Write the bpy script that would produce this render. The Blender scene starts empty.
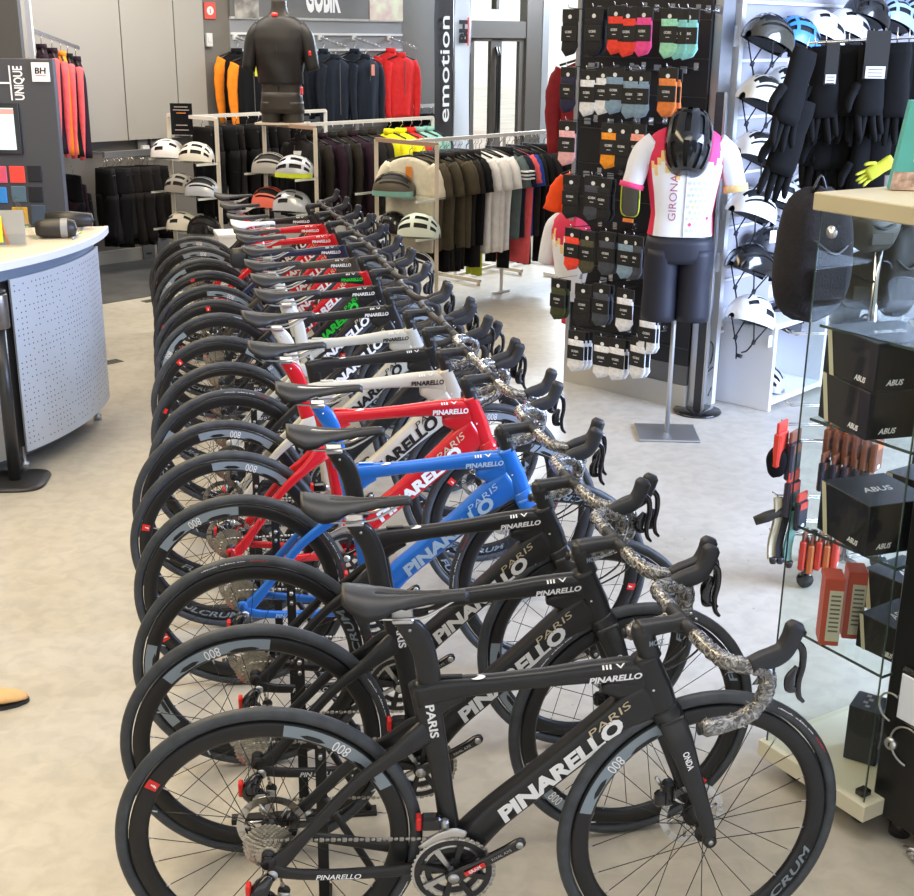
import bpy, math, random
from math import sin, cos, pi, radians, atan2, sqrt, hypot
from mathutils import Vector, Matrix
random.seed(7)
S = bpy.context.scene
COL = S.collection
# ---------------------------------------------------------------- camera
FPX, TH, HC, ROLL = 1233.5, 0.3239, 2.072, -0.0107
_c, _s, _cr, _sr = cos(TH), sin(TH), cos(ROLL), sin(ROLL)
_V = Vector((0, _s, _c)); _X = Vector((1, 0, 0))
_r = _cr * _X - _sr * _V; _u = _sr * _X + _cr * _V; _f = Vector((0, _c, -_s))
cam_d = bpy.data.cameras.new('camera'); cam = bpy.data.objects.new('camera', cam_d); COL.objects.link(cam)
cam_d.sensor_fit = 'HORIZONTAL'; cam_d.sensor_width = 36; cam_d.lens = 36 * FPX / 914
cam_d.clip_start = 0.05; cam_d.clip_end = 200
cam.matrix_world = Matrix(((_r.x, _u.x, -_f.x, 0), (_r.y, _u.y, -_f.y, 0), (_r.z, _u.z, -_f.z, HC), (0, 0, 0, 1)))
S.camera = cam
# ---------------------------------------------------------------- world, exposure, lights
w = bpy.data.worlds.new('world'); S.world = w; w.use_nodes = True
nt = w.node_tree; nt.nodes.clear()
wo = nt.nodes.new('ShaderNodeOutputWorld'); bg = nt.nodes.new('ShaderNodeBackground'); sk = nt.nodes.new('ShaderNodeTexSky')
sk.sky_type = 'HOSEK_WILKIE'; sk.turbidity = 3.0; sk.ground_albedo = 0.4
sk.sun_direction = Vector((0.75, -0.35, 0.55)).normalized()
mx = nt.nodes.new('ShaderNodeMixRGB'); mx.inputs[0].default_value = 0.55; mx.inputs[2].default_value = (1.0, 0.98, 0.95, 1)
nt.links.new(sk.outputs[0], mx.inputs[1]); nt.links.new(mx.outputs[0], bg.inputs[0]); nt.links.new(bg.outputs[0], wo.inputs[0])
bg.inputs[1].default_value = 1.15
S.view_settings.view_transform = 'Standard'; S.view_settings.look = 'None'
S.view_settings.gamma = 1.0; S.view_settings.exposure = 1.0; S.view_settings.use_curve_mapping = False

def area(name, loc, target, sx, sy, power, color):
    l = bpy.data.lights.new(name, 'AREA'); l.shape = 'RECTANGLE'; l.size = sx; l.size_y = sy; l.energy = power; l.color = color
    o = bpy.data.objects.new(name, l); COL.objects.link(o); o.location = loc
    o.rotation_euler = (Vector(target) - Vector(loc)).to_track_quat('-Z', 'Y').to_euler()
    return o
sn = bpy.data.lights.new('sun', 'SUN'); sn.energy = 1.0; sn.angle = 0.02; sn.color = (1.0, 0.97, 0.9)
sno = bpy.data.objects.new('sun', sn); COL.objects.link(sno); sno.rotation_euler = Vector((-0.5, 0.6, -1.1)).to_track_quat('-Z', 'Y').to_euler()
area('daylight_fill_right', (5.9, 3.6, 2.5), (1.2, 5.6, 0.2), 4.0, 2.2, 540, (0.50, 0.64, 1.0))  # added area light inside the room, stands in for daylight from the right
area('daylight_fill_back', (1.6, 15.8, 3.25), (0.4, 9.5, 0.0), 3.4, 0.8, 300, (0.70, 0.83, 1.0))  # added area light in front of the lintel, stands in for daylight at the back
area('ceiling_fill_left', (-2.6, 4.5, 3.7), (-2.6, 4.5, 0), 1.2, 6.0, 112, (1.0, 0.80, 0.50))  # added warm fill under the unseen ceiling, counter side
area('ceiling_fill_back', (-1.5, 10.2, 3.7), (-1.5, 10.6, 0), 5.0, 1.6, 120, (1.0, 0.92, 0.80))  # added fill over the clothes racks, out of view
area('ceiling_fill_front', (0.6, 2.6, 3.7), (0.6, 3.0, 0), 3.0, 1.2, 30, (1.0, 0.93, 0.82))  # added weak fill over the front bikes, out of view

# ---------------------------------------------------------------- geometry of the view, used to find real positions
CC = Vector((0, 0, HC))
def ray(px, py):
    u = (px - 457) / FPX; v = -(py - 448) / FPX
    return _f + _r * u + _u * v
def at(px, py, z=0.0):
    d = ray(px, py); return CC + d * ((z - HC) / d.z)
def onpl(px, py, P0, n):
    d = ray(px, py); n = Vector((n[0], n[1], 0)); return CC + d * ((Vector((P0[0], P0[1], 0)) - Vector((0, 0, 0)) - Vector((CC.x, CC.y, 0))).dot(n) / d.dot(n))
E1 = Vector((0.682, 0.731, 0)).normalized(); E2 = Vector((-0.731, 0.682, 0)).normalized()
A1 = atan2(E1.y, E1.x)            # things on walls that run along E1 face -E2
A2 = A1 - pi / 2                  # things on walls that run along -E2 face -E1

# ---------------------------------------------------------------- materials
MATS = {}
def mat(name, col=(0.5, 0.5, 0.5), rough=0.5, metal=0.0, noise=0.0, nscale=30, bump=0.0, bscale=80, coat=0.0, emit=0.0, trans=0.0, ior=1.45, alpha=1.0, sheen=0.0, col2=None, spec=0.5, weave=0):
    if name in MATS: return MATS[name]
    m = bpy.data.materials.new(name); m.use_nodes = True; nt = m.node_tree; b = nt.nodes['Principled BSDF']; L = nt.links
    b.inputs['Base Color'].default_value = (*col, 1); b.inputs['Roughness'].default_value = rough; b.inputs['Metallic'].default_value = metal
    b.inputs['Coat Weight'].default_value = coat; b.inputs['Coat Roughness'].default_value = 0.08
    b.inputs['Transmission Weight'].default_value = trans; b.inputs['IOR'].default_value = ior; b.inputs['Alpha'].default_value = alpha
    b.inputs['Specular IOR Level'].default_value = spec
    if sheen: b.inputs['Sheen Weight'].default_value = sheen; b.inputs['Sheen Roughness'].default_value = 0.5
    if emit: b.inputs['Emission Color'].default_value = (*col, 1); b.inputs['Emission Strength'].default_value = emit
    if noise or bump:
        tc = nt.nodes.new('ShaderNodeTexCoord')
    if noise:
        n = nt.nodes.new('ShaderNodeTexNoise'); n.inputs['Scale'].default_value = nscale; n.inputs['Detail'].default_value = 5
        L.new(tc.outputs['Object'], n.inputs['Vector'])
        r = nt.nodes.new('ShaderNodeValToRGB'); r.color_ramp.elements[0].position = 0.3; r.color_ramp.elements[1].position = 0.7
        c2 = col2 if col2 else tuple(min(1, c * (1 + noise)) for c in col); c1 = col if col2 else tuple(c * (1 - noise) for c in col)
        r.color_ramp.elements[0].color = (*c1, 1); r.color_ramp.elements[1].color = (*c2, 1)
        L.new(n.outputs['Fac'], r.inputs[0]); L.new(r.outputs[0], b.inputs['Base Color'])
    if bump:
        n2 = nt.nodes.new('ShaderNodeTexNoise'); n2.inputs['Scale'].default_value = bscale; n2.inputs['Detail'].default_value = 3
        bp = nt.nodes.new('ShaderNodeBump'); bp.inputs['Strength'].default_value = bump; bp.inputs['Distance'].default_value = 0.004
        L.new(tc.outputs['Object'], n2.inputs['Vector']); L.new(n2.outputs['Fac'], bp.inputs['Height']); L.new(bp.outputs[0], b.inputs['Normal'])
    MATS[name] = m
    return m
BLK = mat('black_matte', (0.022, 0.022, 0.023), 0.42, noise=0.1)
BLKG = mat('black_gloss', (0.008, 0.008, 0.009), 0.15, coat=0.5)
RUB = mat('tyre_rubber', (0.050, 0.056, 0.064), 0.5, noise=0.25, nscale=25)
RIM = mat('rim_black', (0.012, 0.012, 0.013), 0.38)
GREYD = mat('decal_grey', (0.24, 0.29, 0.33), 0.4)
WHT = mat('decal_white', (0.82, 0.82, 0.80), 0.4)
WHTL = mat('letter_white', (0.88, 0.88, 0.88), 0.35)
BLKL = mat('letter_black', (0.015, 0.015, 0.015), 0.35)
GOLD = mat('letter_gold', (0.62, 0.52, 0.33), 0.35)
GRNL = mat('letter_green', (0.03, 0.62, 0.05), 0.35)
SIL = mat('silver_steel', (0.62, 0.62, 0.62), 0.28, 1.0)
ALU = mat('brushed_aluminium', (0.55, 0.56, 0.57), 0.35, 0.9, bump=0.05)
CAS = mat('cassette_steel', (0.55, 0.52, 0.46), 0.3, 1.0, noise=0.25, nscale=120)
CHA = mat('chain_steel', (0.42, 0.40, 0.36), 0.38, 1.0)
ROT = mat('rotor_steel', (0.62, 0.62, 0.60), 0.25, 1.0)
REDP = mat('red_plastic', (0.75, 0.03, 0.025), 0.35)
SAD = mat('saddle_cover', (0.026, 0.025, 0.024), 0.42, bump=0.04, bscale=400)
HOOD = mat('hood_rubber', (0.022, 0.022, 0.025), 0.5, bump=0.1, bscale=900)
SPK = mat('spoke_black', (0.01, 0.01, 0.01), 0.3)
TAPE = mat('bar_tape_dark', (0.035, 0.03, 0.027), 0.55, bump=0.4, bscale=120)
def wrap_mat():
    m = bpy.data.materials.new('plastic_wrapped_tape'); m.use_nodes = True; nt = m.node_tree; b = nt.nodes['Principled BSDF']; L = nt.links
    tc = nt.nodes.new('ShaderNodeTexCoord')
    v = nt.nodes.new('ShaderNodeTexVoronoi'); v.feature = 'DISTANCE_TO_EDGE'; v.inputs['Scale'].default_value = 95
    n = nt.nodes.new('ShaderNodeTexNoise'); n.inputs['Scale'].default_value = 48; n.inputs['Detail'].default_value = 4; n.inputs['Distortion'].default_value = 2.5
    r = nt.nodes.new('ShaderNodeValToRGB'); e = r.color_ramp.elements
    e[0].position = 0.45; e[0].color = (0.045, 0.042, 0.038, 1); e[1].position = 0.72; e[1].color = (0.48, 0.46, 0.42, 1)  # pale streaks painted into the colour for light caught by the film
    bp = nt.nodes.new('ShaderNodeBump'); bp.inputs['Strength'].default_value = 0.6; bp.inputs['Distance'].default_value = 0.004
    L.new(tc.outputs['Object'], v.inputs['Vector']); L.new(tc.outputs['Object'], n.inputs['Vector'])
    L.new(n.outputs['Fac'], r.inputs[0]); L.new(r.outputs[0], b.inputs['Base Color'])
    L.new(v.outputs['Distance'], bp.inputs['Height']); L.new(bp.outputs[0], b.inputs['Normal'])
    b.inputs['Roughness'].default_value = 0.12; b.inputs['Coat Weight'].default_value = 1.0; b.inputs['Specular IOR Level'].default_value = 0.9
    return m
WRAP = wrap_mat()
def glass_mat(name, col, rough=0.0, refl=0.09, edge=False):
    m = bpy.data.materials.new(name); m.use_nodes = True; nt = m.node_tree; nt.nodes.clear(); L = nt.links
    o = nt.nodes.new('ShaderNodeOutputMaterial'); t = nt.nodes.new('ShaderNodeBsdfTransparent'); g = nt.nodes.new('ShaderNodeBsdfGlossy'); mx = nt.nodes.new('ShaderNodeMixShader'); fr = nt.nodes.new('ShaderNodeFresnel')
    t.inputs[0].default_value = (*col, 1); g.inputs['Roughness'].default_value = rough; fr.inputs[0].default_value = 1.45
    ml = nt.nodes.new('ShaderNodeMath'); ml.operation = 'MULTIPLY'; ml.inputs[1].default_value = 0.8
    gm = nt.nodes.new('ShaderNodeNewGeometry'); m2 = nt.nodes.new('ShaderNodeMath'); m2.operation = 'SUBTRACT'; m2.inputs[0].default_value = 1.0; m3 = nt.nodes.new('ShaderNodeMath'); m3.operation = 'MULTIPLY'
    L.new(gm.outputs['Backfacing'], m2.inputs[1]); L.new(fr.outputs[0], ml.inputs[0]); L.new(ml.outputs[0], m3.inputs[0]); L.new(m2.outputs[0], m3.inputs[1]); L.new(m3.outputs[0], mx.inputs[0]); L.new(t.outputs[0], mx.inputs[1]); L.new(g.outputs[0], mx.inputs[2]); L.new(mx.outputs[0], o.inputs[0])
    return m
GLASS = glass_mat('clear_glass', (0.95, 0.97, 0.955)); GLASSE = mat('glass_edge_green', (0.035, 0.06, 0.05), 0.2, coat=0.4)
PLEX = glass_mat('clear_acrylic', (0.93, 0.95, 0.96))

# ---------------------------------------------------------------- mesh builder
class MB:
    def __init__(s): s.v = []; s.f = []; s.m = []; s.sm = []
    def add(s, vs, fs, m=0, smooth=True, M=None):
        o = len(s.v)
        s.v += [tuple(M @ Vector(p)) for p in vs] if M is not None else [tuple(p) for p in vs]
        for f in fs: s.f.append(tuple(i + o for i in f)); s.m.append(m); s.sm.append(smooth)
        return s
    def box(s, c, d, m=0, M=None, bev=0.0, rz=0):
        x, y, z = d[0] / 2, d[1] / 2, d[2] / 2
        R = Matrix.Translation(Vector(c)) @ Matrix.Rotation(rz, 4, 'Z')
        if M is not None: R = M @ R
        if bev <= 0:
            vs = [(i * x, j * y, k * z) for k in (-1, 1) for j in (-1, 1) for i in (-1, 1)]
            return s.add(vs, [(0, 2, 3, 1), (4, 5, 7, 6), (0, 1, 5, 4), (2, 6, 7, 3), (0, 4, 6, 2), (1, 3, 7, 5)], m, False, R)
        b = min(bev, x * .9, y * .9, z * .9); vs = []; idx = {}
        for i in (-1, 1):
            for j in (-1, 1):
                for k in (-1, 1):
                    for ax in range(3):
                        p = [i * (x - b), j * (y - b), k * (z - b)]; p[ax] = (i * x, j * y, k * z)[ax]
                        idx[(i, j, k, ax)] = len(vs); vs.append(tuple(p))
        fs = []
        for ax in range(3):
            for sgn in (-1, 1):
                o = [a for a in range(3) if a != ax]; q = []
                for a, b2 in ((-1, -1), (1, -1), (1, 1), (-1, 1)):
                    key = [0, 0, 0]; key[ax] = sgn; key[o[0]] = a; key[o[1]] = b2; q.append(idx[(*key, ax)])
                if (sgn > 0) == (ax == 1): q = q[::-1]
                fs.append(tuple(q))
        for ax in range(3):   # edges running along ax
            o = [a for a in range(3) if a != ax]
            for a in (-1, 1):
                for b2 in (-1, 1):
                    k1 = [0, 0, 0]; k1[ax] = -1; k1[o[0]] = a; k1[o[1]] = b2; k2 = list(k1); k2[ax] = 1
                    fs.append((idx[(*k1, o[0])], idx[(*k2, o[0])], idx[(*k2, o[1])], idx[(*k1, o[1])]))
        for i in (-1, 1):
            for j in (-1, 1):
                for k in (-1, 1): fs.append(tuple(idx[(i, j, k, ax)] for ax in range(3)))
        return s.add(vs, fs, m, False, R)
    def rings(s, R, m=0, smooth=True, cap=True, closed=False, M=None):
        n = len(R[0]); vs = [p for r in R for p in r]; fs = []
        k = len(R)
        for i in range(k if closed else k - 1):
            a = i * n; b = ((i + 1) % k) * n
            for j in range(n): fs.append((a + j, a + (j + 1) % n, b + (j + 1) % n, b + j))
        if cap and not closed: fs.append(tuple(range(n))[::-1]); fs.append(tuple((k - 1) * n + j for j in range(n)))
        return s.add(vs, fs, m, smooth, M)
    def tube(s, pts, r, n=8, m=0, cap=True, M=None, smooth=True):
        P = [Vector(p) for p in pts]; k = len(P); rr = r if isinstance(r, (list, tuple)) else [r] * k
        T = [(P[min(i + 1, k - 1)] - P[max(i - 1, 0)]).normalized() for i in range(k)]
        up = Vector((0, 0, 1)) if abs(T[0].z) < 0.9 else Vector((1, 0, 0))
        N = (up - T[0] * up.dot(T[0])).normalized(); R = []
        for i in range(k):
            N = (N - T[i] * N.dot(T[i])).normalized(); B = T[i].cross(N)
            R.append([P[i] + (N * cos(2 * pi * j / n) + B * sin(2 * pi * j / n)) * rr[i] for j in range(n)])
        return s.rings(R, m, smooth, cap, M=M)
    def lathe(s, prof, n=24, m=0, axis='Z', M=None, smooth=True, cap=True, closed=False):
        R = []
        for r, h in prof:
            ring = []
            for j in range(n):
                a = 2 * pi * j / n
                p = {'Z': (r * cos(a), r * sin(a), h), 'Y': (r * cos(a), h, r * sin(a)), 'X': (h, r * cos(a), r * sin(a))}[axis]
                ring.append(p)
            R.append(ring)
        return s.rings(R, m, smooth, cap, closed, M)
    def prism(s, poly, y0, y1, m=0, M=None, smooth=False):
        # polygon in (x,z) swept along y
        n = len(poly); vs = [(p[0], y0, p[1]) for p in poly] + [(p[0], y1, p[1]) for p in poly]
        fs = [tuple(range(n)), tuple(range(2 * n - 1, n - 1, -1))] + [(i, n + i, n + (i + 1) % n, (i + 1) % n) for i in range(n)]
        return s.add(vs, fs, m, smooth, M)
    def grid(s, fn, nu, nv, m=0, smooth=True, M=None, wrapu=False):
        vs = [fn(i / nu, j / nv) for j in range(nv + 1) for i in range(nu + (0 if wrapu else 1))]
        w_ = nu + (0 if wrapu else 1); fs = []
        for j in range(nv):
            for i in range(nu):
                a = j * w_ + i; b = j * w_ + (i + 1) % w_
                fs.append((a, b, b + w_, a + w_))
        return s.add(vs, fs, m, smooth, M)
    def text(s, string, pos, size, ux=(1, 0, 0), uz=(0, 0, 1), m=0, wide=1.0, bold=0.0, shear=0.0, align='C', length=None, warp=None):
        vs, fs, wd = text2d(string, bold)
        ux = Vector(ux).normalized(); uz = Vector(uz).normalized(); pos = Vector(pos)
        sx = size * wide
        if length: sx = length / wd
        x0 = {'C': -wd / 2, 'L': 0, 'R': -wd}[align]
        out = []
        for x, y in vs:
            X = (x + x0) * sx + (y * shear * size); Z = y * size
            out.append(warp(X, Z) if warp else pos + ux * X + uz * Z)
        return s.add(out, fs, m, False)
    def mesh(s, name, mats):
        me = bpy.data.meshes.new(name); me.from_pydata(s.v, [], s.f)
        for x in (mats if isinstance(mats, (list, tuple)) else [mats]): me.materials.append(x)
        me.polygons.foreach_set('material_index', s.m); me.polygons.foreach_set('use_smooth', s.sm); me.update()
        return me
    def build(s, name, mats, parent=None, loc=None, bevel=0, subsurf=0, thick=0):
        o = bpy.data.objects.new(name, s.mesh(name, mats)); COL.objects.link(o)
        if parent: o.parent = parent
        if loc: o.location = loc
        if thick:
            q = o.modifiers.new('solid', 'SOLIDIFY'); q.thickness = thick; q.offset = 0
        if bevel:
            q = o.modifiers.new('bevel', 'BEVEL'); q.width = bevel; q.segments = 2; q.limit_method = 'ANGLE'
        if subsurf:
            q = o.modifiers.new('sub', 'SUBSURF'); q.levels = subsurf; q.render_levels = subsurf
        return o
_T = {}
def text2d(string, bold=0.0):
    k = (string, bold)
    if k in _T: return _T[k]
    cu = bpy.data.curves.new('t', 'FONT'); cu.body = string; cu.size = 1.0; cu.offset = bold; cu.resolution_u = 3
    o = bpy.data.objects.new('t', cu); COL.objects.link(o)
    dg = bpy.context.evaluated_depsgraph_get(); dg.update()
    me = bpy.data.meshes.new_from_object(o.evaluated_get(dg))
    vs = [(v.co.x, v.co.y) for v in me.vertices]; fs = [tuple(p.vertices) for p in me.polygons]
    y0 = min(p[1] for p in vs); y1 = max(p[1] for p in vs); x0 = min(p[0] for p in vs); x1 = max(p[0] for p in vs)
    h = 0.69 if y1 > 0.5 else 0.5
    vs = [((x - x0) / h, y / h - 0.5) for x, y in vs]
    bpy.data.objects.remove(o); bpy.data.curves.remove(cu); bpy.data.meshes.remove(me)
    _T[k] = (vs, fs, (x1 - x0) / h); return _T[k]

def tag(o, label=None, cat=None, group=None, kind=None):
    if label: o['label'] = label
    if cat: o['category'] = cat
    if group: o['group'] = group
    if kind: o['kind'] = kind
    return o
def thing(name, label, cat, loc=(0, 0, 0), rz=0.0, group=None):
    o = bpy.data.objects.new(name, None); COL.objects.link(o); o.empty_display_size = 0.05
    o.location = loc; o.rotation_euler = (0, 0, rz); return tag(o, label, cat, group)
def struct(o): return tag(o, kind='structure')
def copy_tree(o, parent=None):
    c = o.copy(); COL.objects.link(c)
    if parent: c.parent = parent
    for ch in list(o.children): copy_tree(ch, c)
    return c
def spline(P, k=6):
    P = [Vector(p) for p in P]; Q = [P[0] * 2 - P[1]] + P + [P[-1] * 2 - P[-2]]; out = []
    for i in range(1, len(Q) - 2):
        for j in range(k):
            t = j / k; a, b, c, d = Q[i - 1:i + 3]
            out.append(0.5 * ((2 * b) + (c - a) * t + (2 * a - 5 * b + 4 * c - d) * t * t + (3 * b - a - 3 * c + d) * t ** 3))
    out.append(P[-1]); return out
def lerp(a, b, t): return a + (b - a) * t
# ================================================================ the room
def floor_mat():
    m = bpy.data.materials.new('polished_concrete'); m.use_nodes = True; nt = m.node_tree; b = nt.nodes['Principled BSDF']; L = nt.links
    tc = nt.nodes.new('ShaderNodeTexCoord'); n1 = nt.nodes.new('ShaderNodeTexNoise'); n1.inputs['Scale'].default_value = 1.3; n1.inputs['Detail'].default_value = 8; n1.inputs['Roughness'].default_value = 0.65
    n2 = nt.nodes.new('ShaderNodeTexNoise'); n2.inputs['Scale'].default_value = 14; n2.inputs['Detail'].default_value = 6; n2.inputs['Distortion'].default_value = 0.6
    r = nt.nodes.new('ShaderNodeValToRGB'); e = r.color_ramp.elements; e[0].position = 0.3; e[0].color = (0.43, 0.395, 0.325, 1); e[1].position = 0.7; e[1].color = (0.54, 0.505, 0.425, 1)
    r2 = nt.nodes.new('ShaderNodeValToRGB'); e = r2.color_ramp.elements; e[0].position = 0.35; e[0].color = (0.86, 0.86, 0.86, 1); e[1].position = 0.6; e[1].color = (1, 1, 1, 1)
    mx = nt.nodes.new('ShaderNodeMixRGB'); mx.blend_type = 'MULTIPLY'; mx.inputs[0].default_value = 1
    v = nt.nodes.new('ShaderNodeTexVoronoi'); v.inputs['Scale'].default_value = 5.5; v.inputs['Randomness'].default_value = 1
    r3 = nt.nodes.new('ShaderNodeValToRGB'); e = r3.color_ramp.elements; e[0].position = 0.02; e[0].color = (0.55, 0.52, 0.48, 1); e[1].position = 0.045; e[1].color = (1, 1, 1, 1)
    mx2 = nt.nodes.new('ShaderNodeMixRGB'); mx2.blend_type = 'MULTIPLY'; mx2.inputs[0].default_value = 0.7
    for t in (n1, n2, v): L.new(tc.outputs['Object'], t.inputs['Vector'])
    L.new(n1.outputs['Fac'], r.inputs[0]); L.new(n2.outputs['Fac'], r2.inputs[0]); L.new(r.outputs[0], mx.inputs[1]); L.new(r2.outputs[0], mx.inputs[2])
    L.new(v.outputs['Distance'], r3.inputs[0]); L.new(mx.outputs[0], mx2.inputs[1]); L.new(r3.outputs[0], mx2.inputs[2]); L.new(mx2.outputs[0], b.inputs['Base Color'])
    b.inputs['Roughness'].default_value = 0.38; b.inputs['Specular IOR Level'].default_value = 0.4
    return m
FLOOR = floor_mat()
mb = MB(); mb.box((1, 9, -0.1), (16, 26, 0.2)); struct(mb.build('floor', FLOOR))
P0 = at(103, 265, 0)
P0.z = 0
def bw(t, off=0.0, z=0.0):      # point on the back wall: t metres along E1 from P0, off metres into the room
    p = P0 + E1 * t - E2 * off; return Vector((p.x, p.y, z))
WALLG = mat('wall_grey_paint', (0.19, 0.175, 0.155), 0.7, noise=0.05, nscale=3)
WALLD = mat('wall_dark_grey', (0.13, 0.13, 0.13), 0.6)
WHITEP = mat('white_paint', (0.72, 0.72, 0.71), 0.45)
BASEB = mat('baseboard_metal', (0.47, 0.45, 0.40), 0.45)
def wallbox(name, t0, t1, z0, z1, th, off, m, lab=None):
    mb = MB(); mb.box((0, 0, 0), (t1 - t0, th, z1 - z0)); o = mb.build(name, m)
    o.location = bw((t0 + t1) / 2, off - th / 2 if False else off, (z0 + z1) / 2); o.rotation_euler = (0, 0, A1); return o
def tb(px, py, off=0.0):        # metres along the back wall of the point seen at a pixel
    Q = P0 - E2 * off; p = onpl(px, py, (Q.x, Q.y), (E2.x, E2.y)); return (p - P0).dot(E1), p
def onw(px, py, off=0.0): return tb(px, py, off)[1]
TD0 = tb(466, 130)[0]; TD1 = tb(521, 120)[0]; TD2 = tb(536, 120)[0]; TW2 = TD2 + 3.4
HCEIL = 3.8
# ceiling and walls
mb = MB(); mb.box((1, 9, HCEIL + 0.1), (16, 26, 0.2)); struct(mb.build('ceiling', mat('ceiling_white', (0.62, 0.61, 0.59), 0.8)))
struct(wallbox('wall_back', -9.0, TD0 - 0.02, 0, HCEIL, 0.2, -0.1, WALLG))
mb = MB(); L_ = TW2 + 0.4 - TD0
mb.box((L_ / 2 - 0.2, 0, 3.2), (L_, 0.2, 1.2)); o = mb.build('wall_back_lintel', WALLG); o.location = bw(TD0, -0.1); o.rotation_euler = (0, 0, A1); struct(o)
struct(wallbox('wall_far', TW2, TW2 + 3.5, 0, HCEIL, 0.2, -0.1, WALLG))
mb = MB(); mb.box((-6.9, 8, 1.9), (0.2, 24, 3.8)); struct(mb.build('wall_left', WALLG))
mb = MB(); mb.box((8.9, 9, 1.9), (0.2, 26, 3.8)); struct(mb.build('wall_right', mat('wall_light', (0.6, 0.6, 0.6), 0.6)))
# baseboard and dark floor strip by the wall
o = wallbox('baseboard_back', -6, TD0 - 0.3, 0.0, 0.125, 0.03, 0.015, BASEB); struct(o)
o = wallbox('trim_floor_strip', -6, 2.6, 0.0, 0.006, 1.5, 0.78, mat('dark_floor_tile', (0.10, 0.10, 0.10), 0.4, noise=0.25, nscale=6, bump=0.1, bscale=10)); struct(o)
# three light grey sliding panels
PANM = mat('panel_light_grey', (0.36, 0.345, 0.315), 0.5)
ts = [tb(30, 150, 0.1)[0], tb(92, 140, .1)[0] - 0.02, tb(129, 137, .1)[0], tb(181, 134, .1)[0], tb(210, 132, .1)[0]]
ts = [ts[2] - 1.1, ts[2], ts[3], ts[4]]
for i in range(3):
    o = wallbox('wall_panel', ts[i] + 0.006, ts[i + 1] - 0.006, 1.12, 3.6, 0.06, 0.06, PANM)
    tag(o, ['leftmost tall light grey wall panel beside the red jackets', 'middle tall light grey wall panel between two black seams', 'rightmost tall light grey wall panel beside the orange jackets'][i], 'wall panel', 'three light grey wall panels')
# fire alarm sign and light switch
def plate(name, px0, py0, px1, py1, off, m, th=0.012, wallf=onw, ang=A1, bev=0.002):
    a = wallf(px0, py0, off); b = wallf(px1, py0, off); c = wallf(px0, py1, off)
    w_ = (Vector((b.x, b.y, 0)) - Vector((a.x, a.y, 0))).length; h_ = abs(a.z - c.z); mb = MB(); mb.box((0, 0, 0), (w_, th, h_), 0, bev=bev)
    return mb, Vector(((a.x + b.x) / 2, (a.y + b.y) / 2, (a.z + c.z) / 2)), w_, h_
mb, c, w_, h_ = plate('fire_sign', 203.5, 2, 215, 19, 0.01, None); mb.add([(0.3 * w_ * cos(k * pi / 8), -0.008, 0.3 * w_ * sin(k * pi / 8)) for k in range(16)], [tuple(range(16))], 1, False); mb.text('i', (0, -0.010, 0), h_ * .25, m=0, bold=.05)
o = mb.build('alarm_sign', [mat('sign_red', (0.72, 0.10, 0.08), .5), WHT]); o.location = c; o.rotation_euler = (0, 0, A1); tag(o, 'small red square sign with a white disc high on the wall', 'sign')
mb, c, w_, h_ = plate('switch', 205.5, 33, 211.5, 46.5, 0.03, None, 0.03); mb.box((0, -0.018, 0), (w_ * .5, 0.006, h_ * .4), 0, bev=.001)
o = mb.build('wall_switch', WHITEP); o.location = c; o.rotation_euler = (0, 0, A1); tag(o, 'white wall box below the red sign, right of the grey panels', 'switch')
# doors and windows at the far end
FRM = mat('door_frame_brown', (0.11, 0.095, 0.08), 0.5); FRL = mat('window_post_light', (0.5, 0.5, 0.5), 0.35, 0.5)
def up_z(px, py, off=0.0): return onw(px, py, off).z
zh0 = up_z(500, 38); zh1 = up_z(500, 21)
d = bpy.data.objects.new('door_1', None); COL.objects.link(d); d.location = bw(TD0, 0); d.rotation_euler = (0, 0, A1); struct(d)
Wd = TD1 - TD0; tm = tb(494, 80)[0] - TD0
mb = MB(); mb.box((Wd / 2, 0, (zh0 + zh1) / 2), (Wd, 0.10, zh1 - zh0), 0); mb.box((-0.06, 0, 1.3), (0.10, 0.12, 2.6)); w2 = TD2 - TD1
mb.box((Wd + w2 / 2, 0, 1.3), (w2, 0.12, 2.6)); mb.box((tm, 0, 2.5), (0.05, .08, 0.3)); mb.build('door_frame', FRM, d)
for k, (a, b) in enumerate(((0.0, tm), (tm, Wd))):
    mb = MB(); s_ = 0.08 if k == 0 else 0.09; fw = b - a
    mb.box((a + 0.05, 0, zh0 / 2), (0.10, 0.05, zh0)); mb.box((b - 0.045, 0, zh0 / 2), (0.09, 0.05, zh0)); mb.box(((a + b) / 2, 0, 0.12), (fw, 0.05, 0.24)); mb.box(((a + b) / 2, 0, zh0 - 0.02), (fw, 0.05, 0.04))
    lf = mb.build('door_leaf', FRM, d); mb = MB(); mb.box(((a + b) / 2, 0, zh0 / 2), (fw - 0.15, 0.008, zh0 - 0.1)); mb.build('glass_pane', GLASS, lf)
    mb = MB(); x = b - 0.02 if k == 0 else a + 0.02; mb.tube([(x, -0.04, zh0 - 0.1), (x, -0.07, zh0 - .2), (x, -0.07, 1.0), (x, -0.04, 0.9)], 0.016, 8); mb.build('door_handle', BLKG, lf)
mb = MB(); mb.box((Wd / 2, 0, (zh1 + 2.6) / 2 + .15), (Wd, 0.008, 2.6 - zh1 + .3)); mb.build('transom_glass', GLASS, d)
d = bpy.data.objects.new('window_1', None); COL.objects.link(d); d.location = bw(TD2, 0); d.rotation_euler = (0, 0, A1); struct(d)
WL = TW2 - TD2
mb = MB(); mb.box((0.06, 0, 1.3), (0.12, 0.14, 2.6)); mb.box((WL / 2, 0, 0.1), (WL, 0.1, 0.2)); mb.box((1.5, 0, 1.3), (0.08, 0.1, 2.6)); mb.build('window_frame', FRL, d)
mb = MB(); mb.box((WL / 2, 0, 1.4), (WL, 0.008, 2.4)); mb.build('window_pane', GLASS, d)
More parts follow.
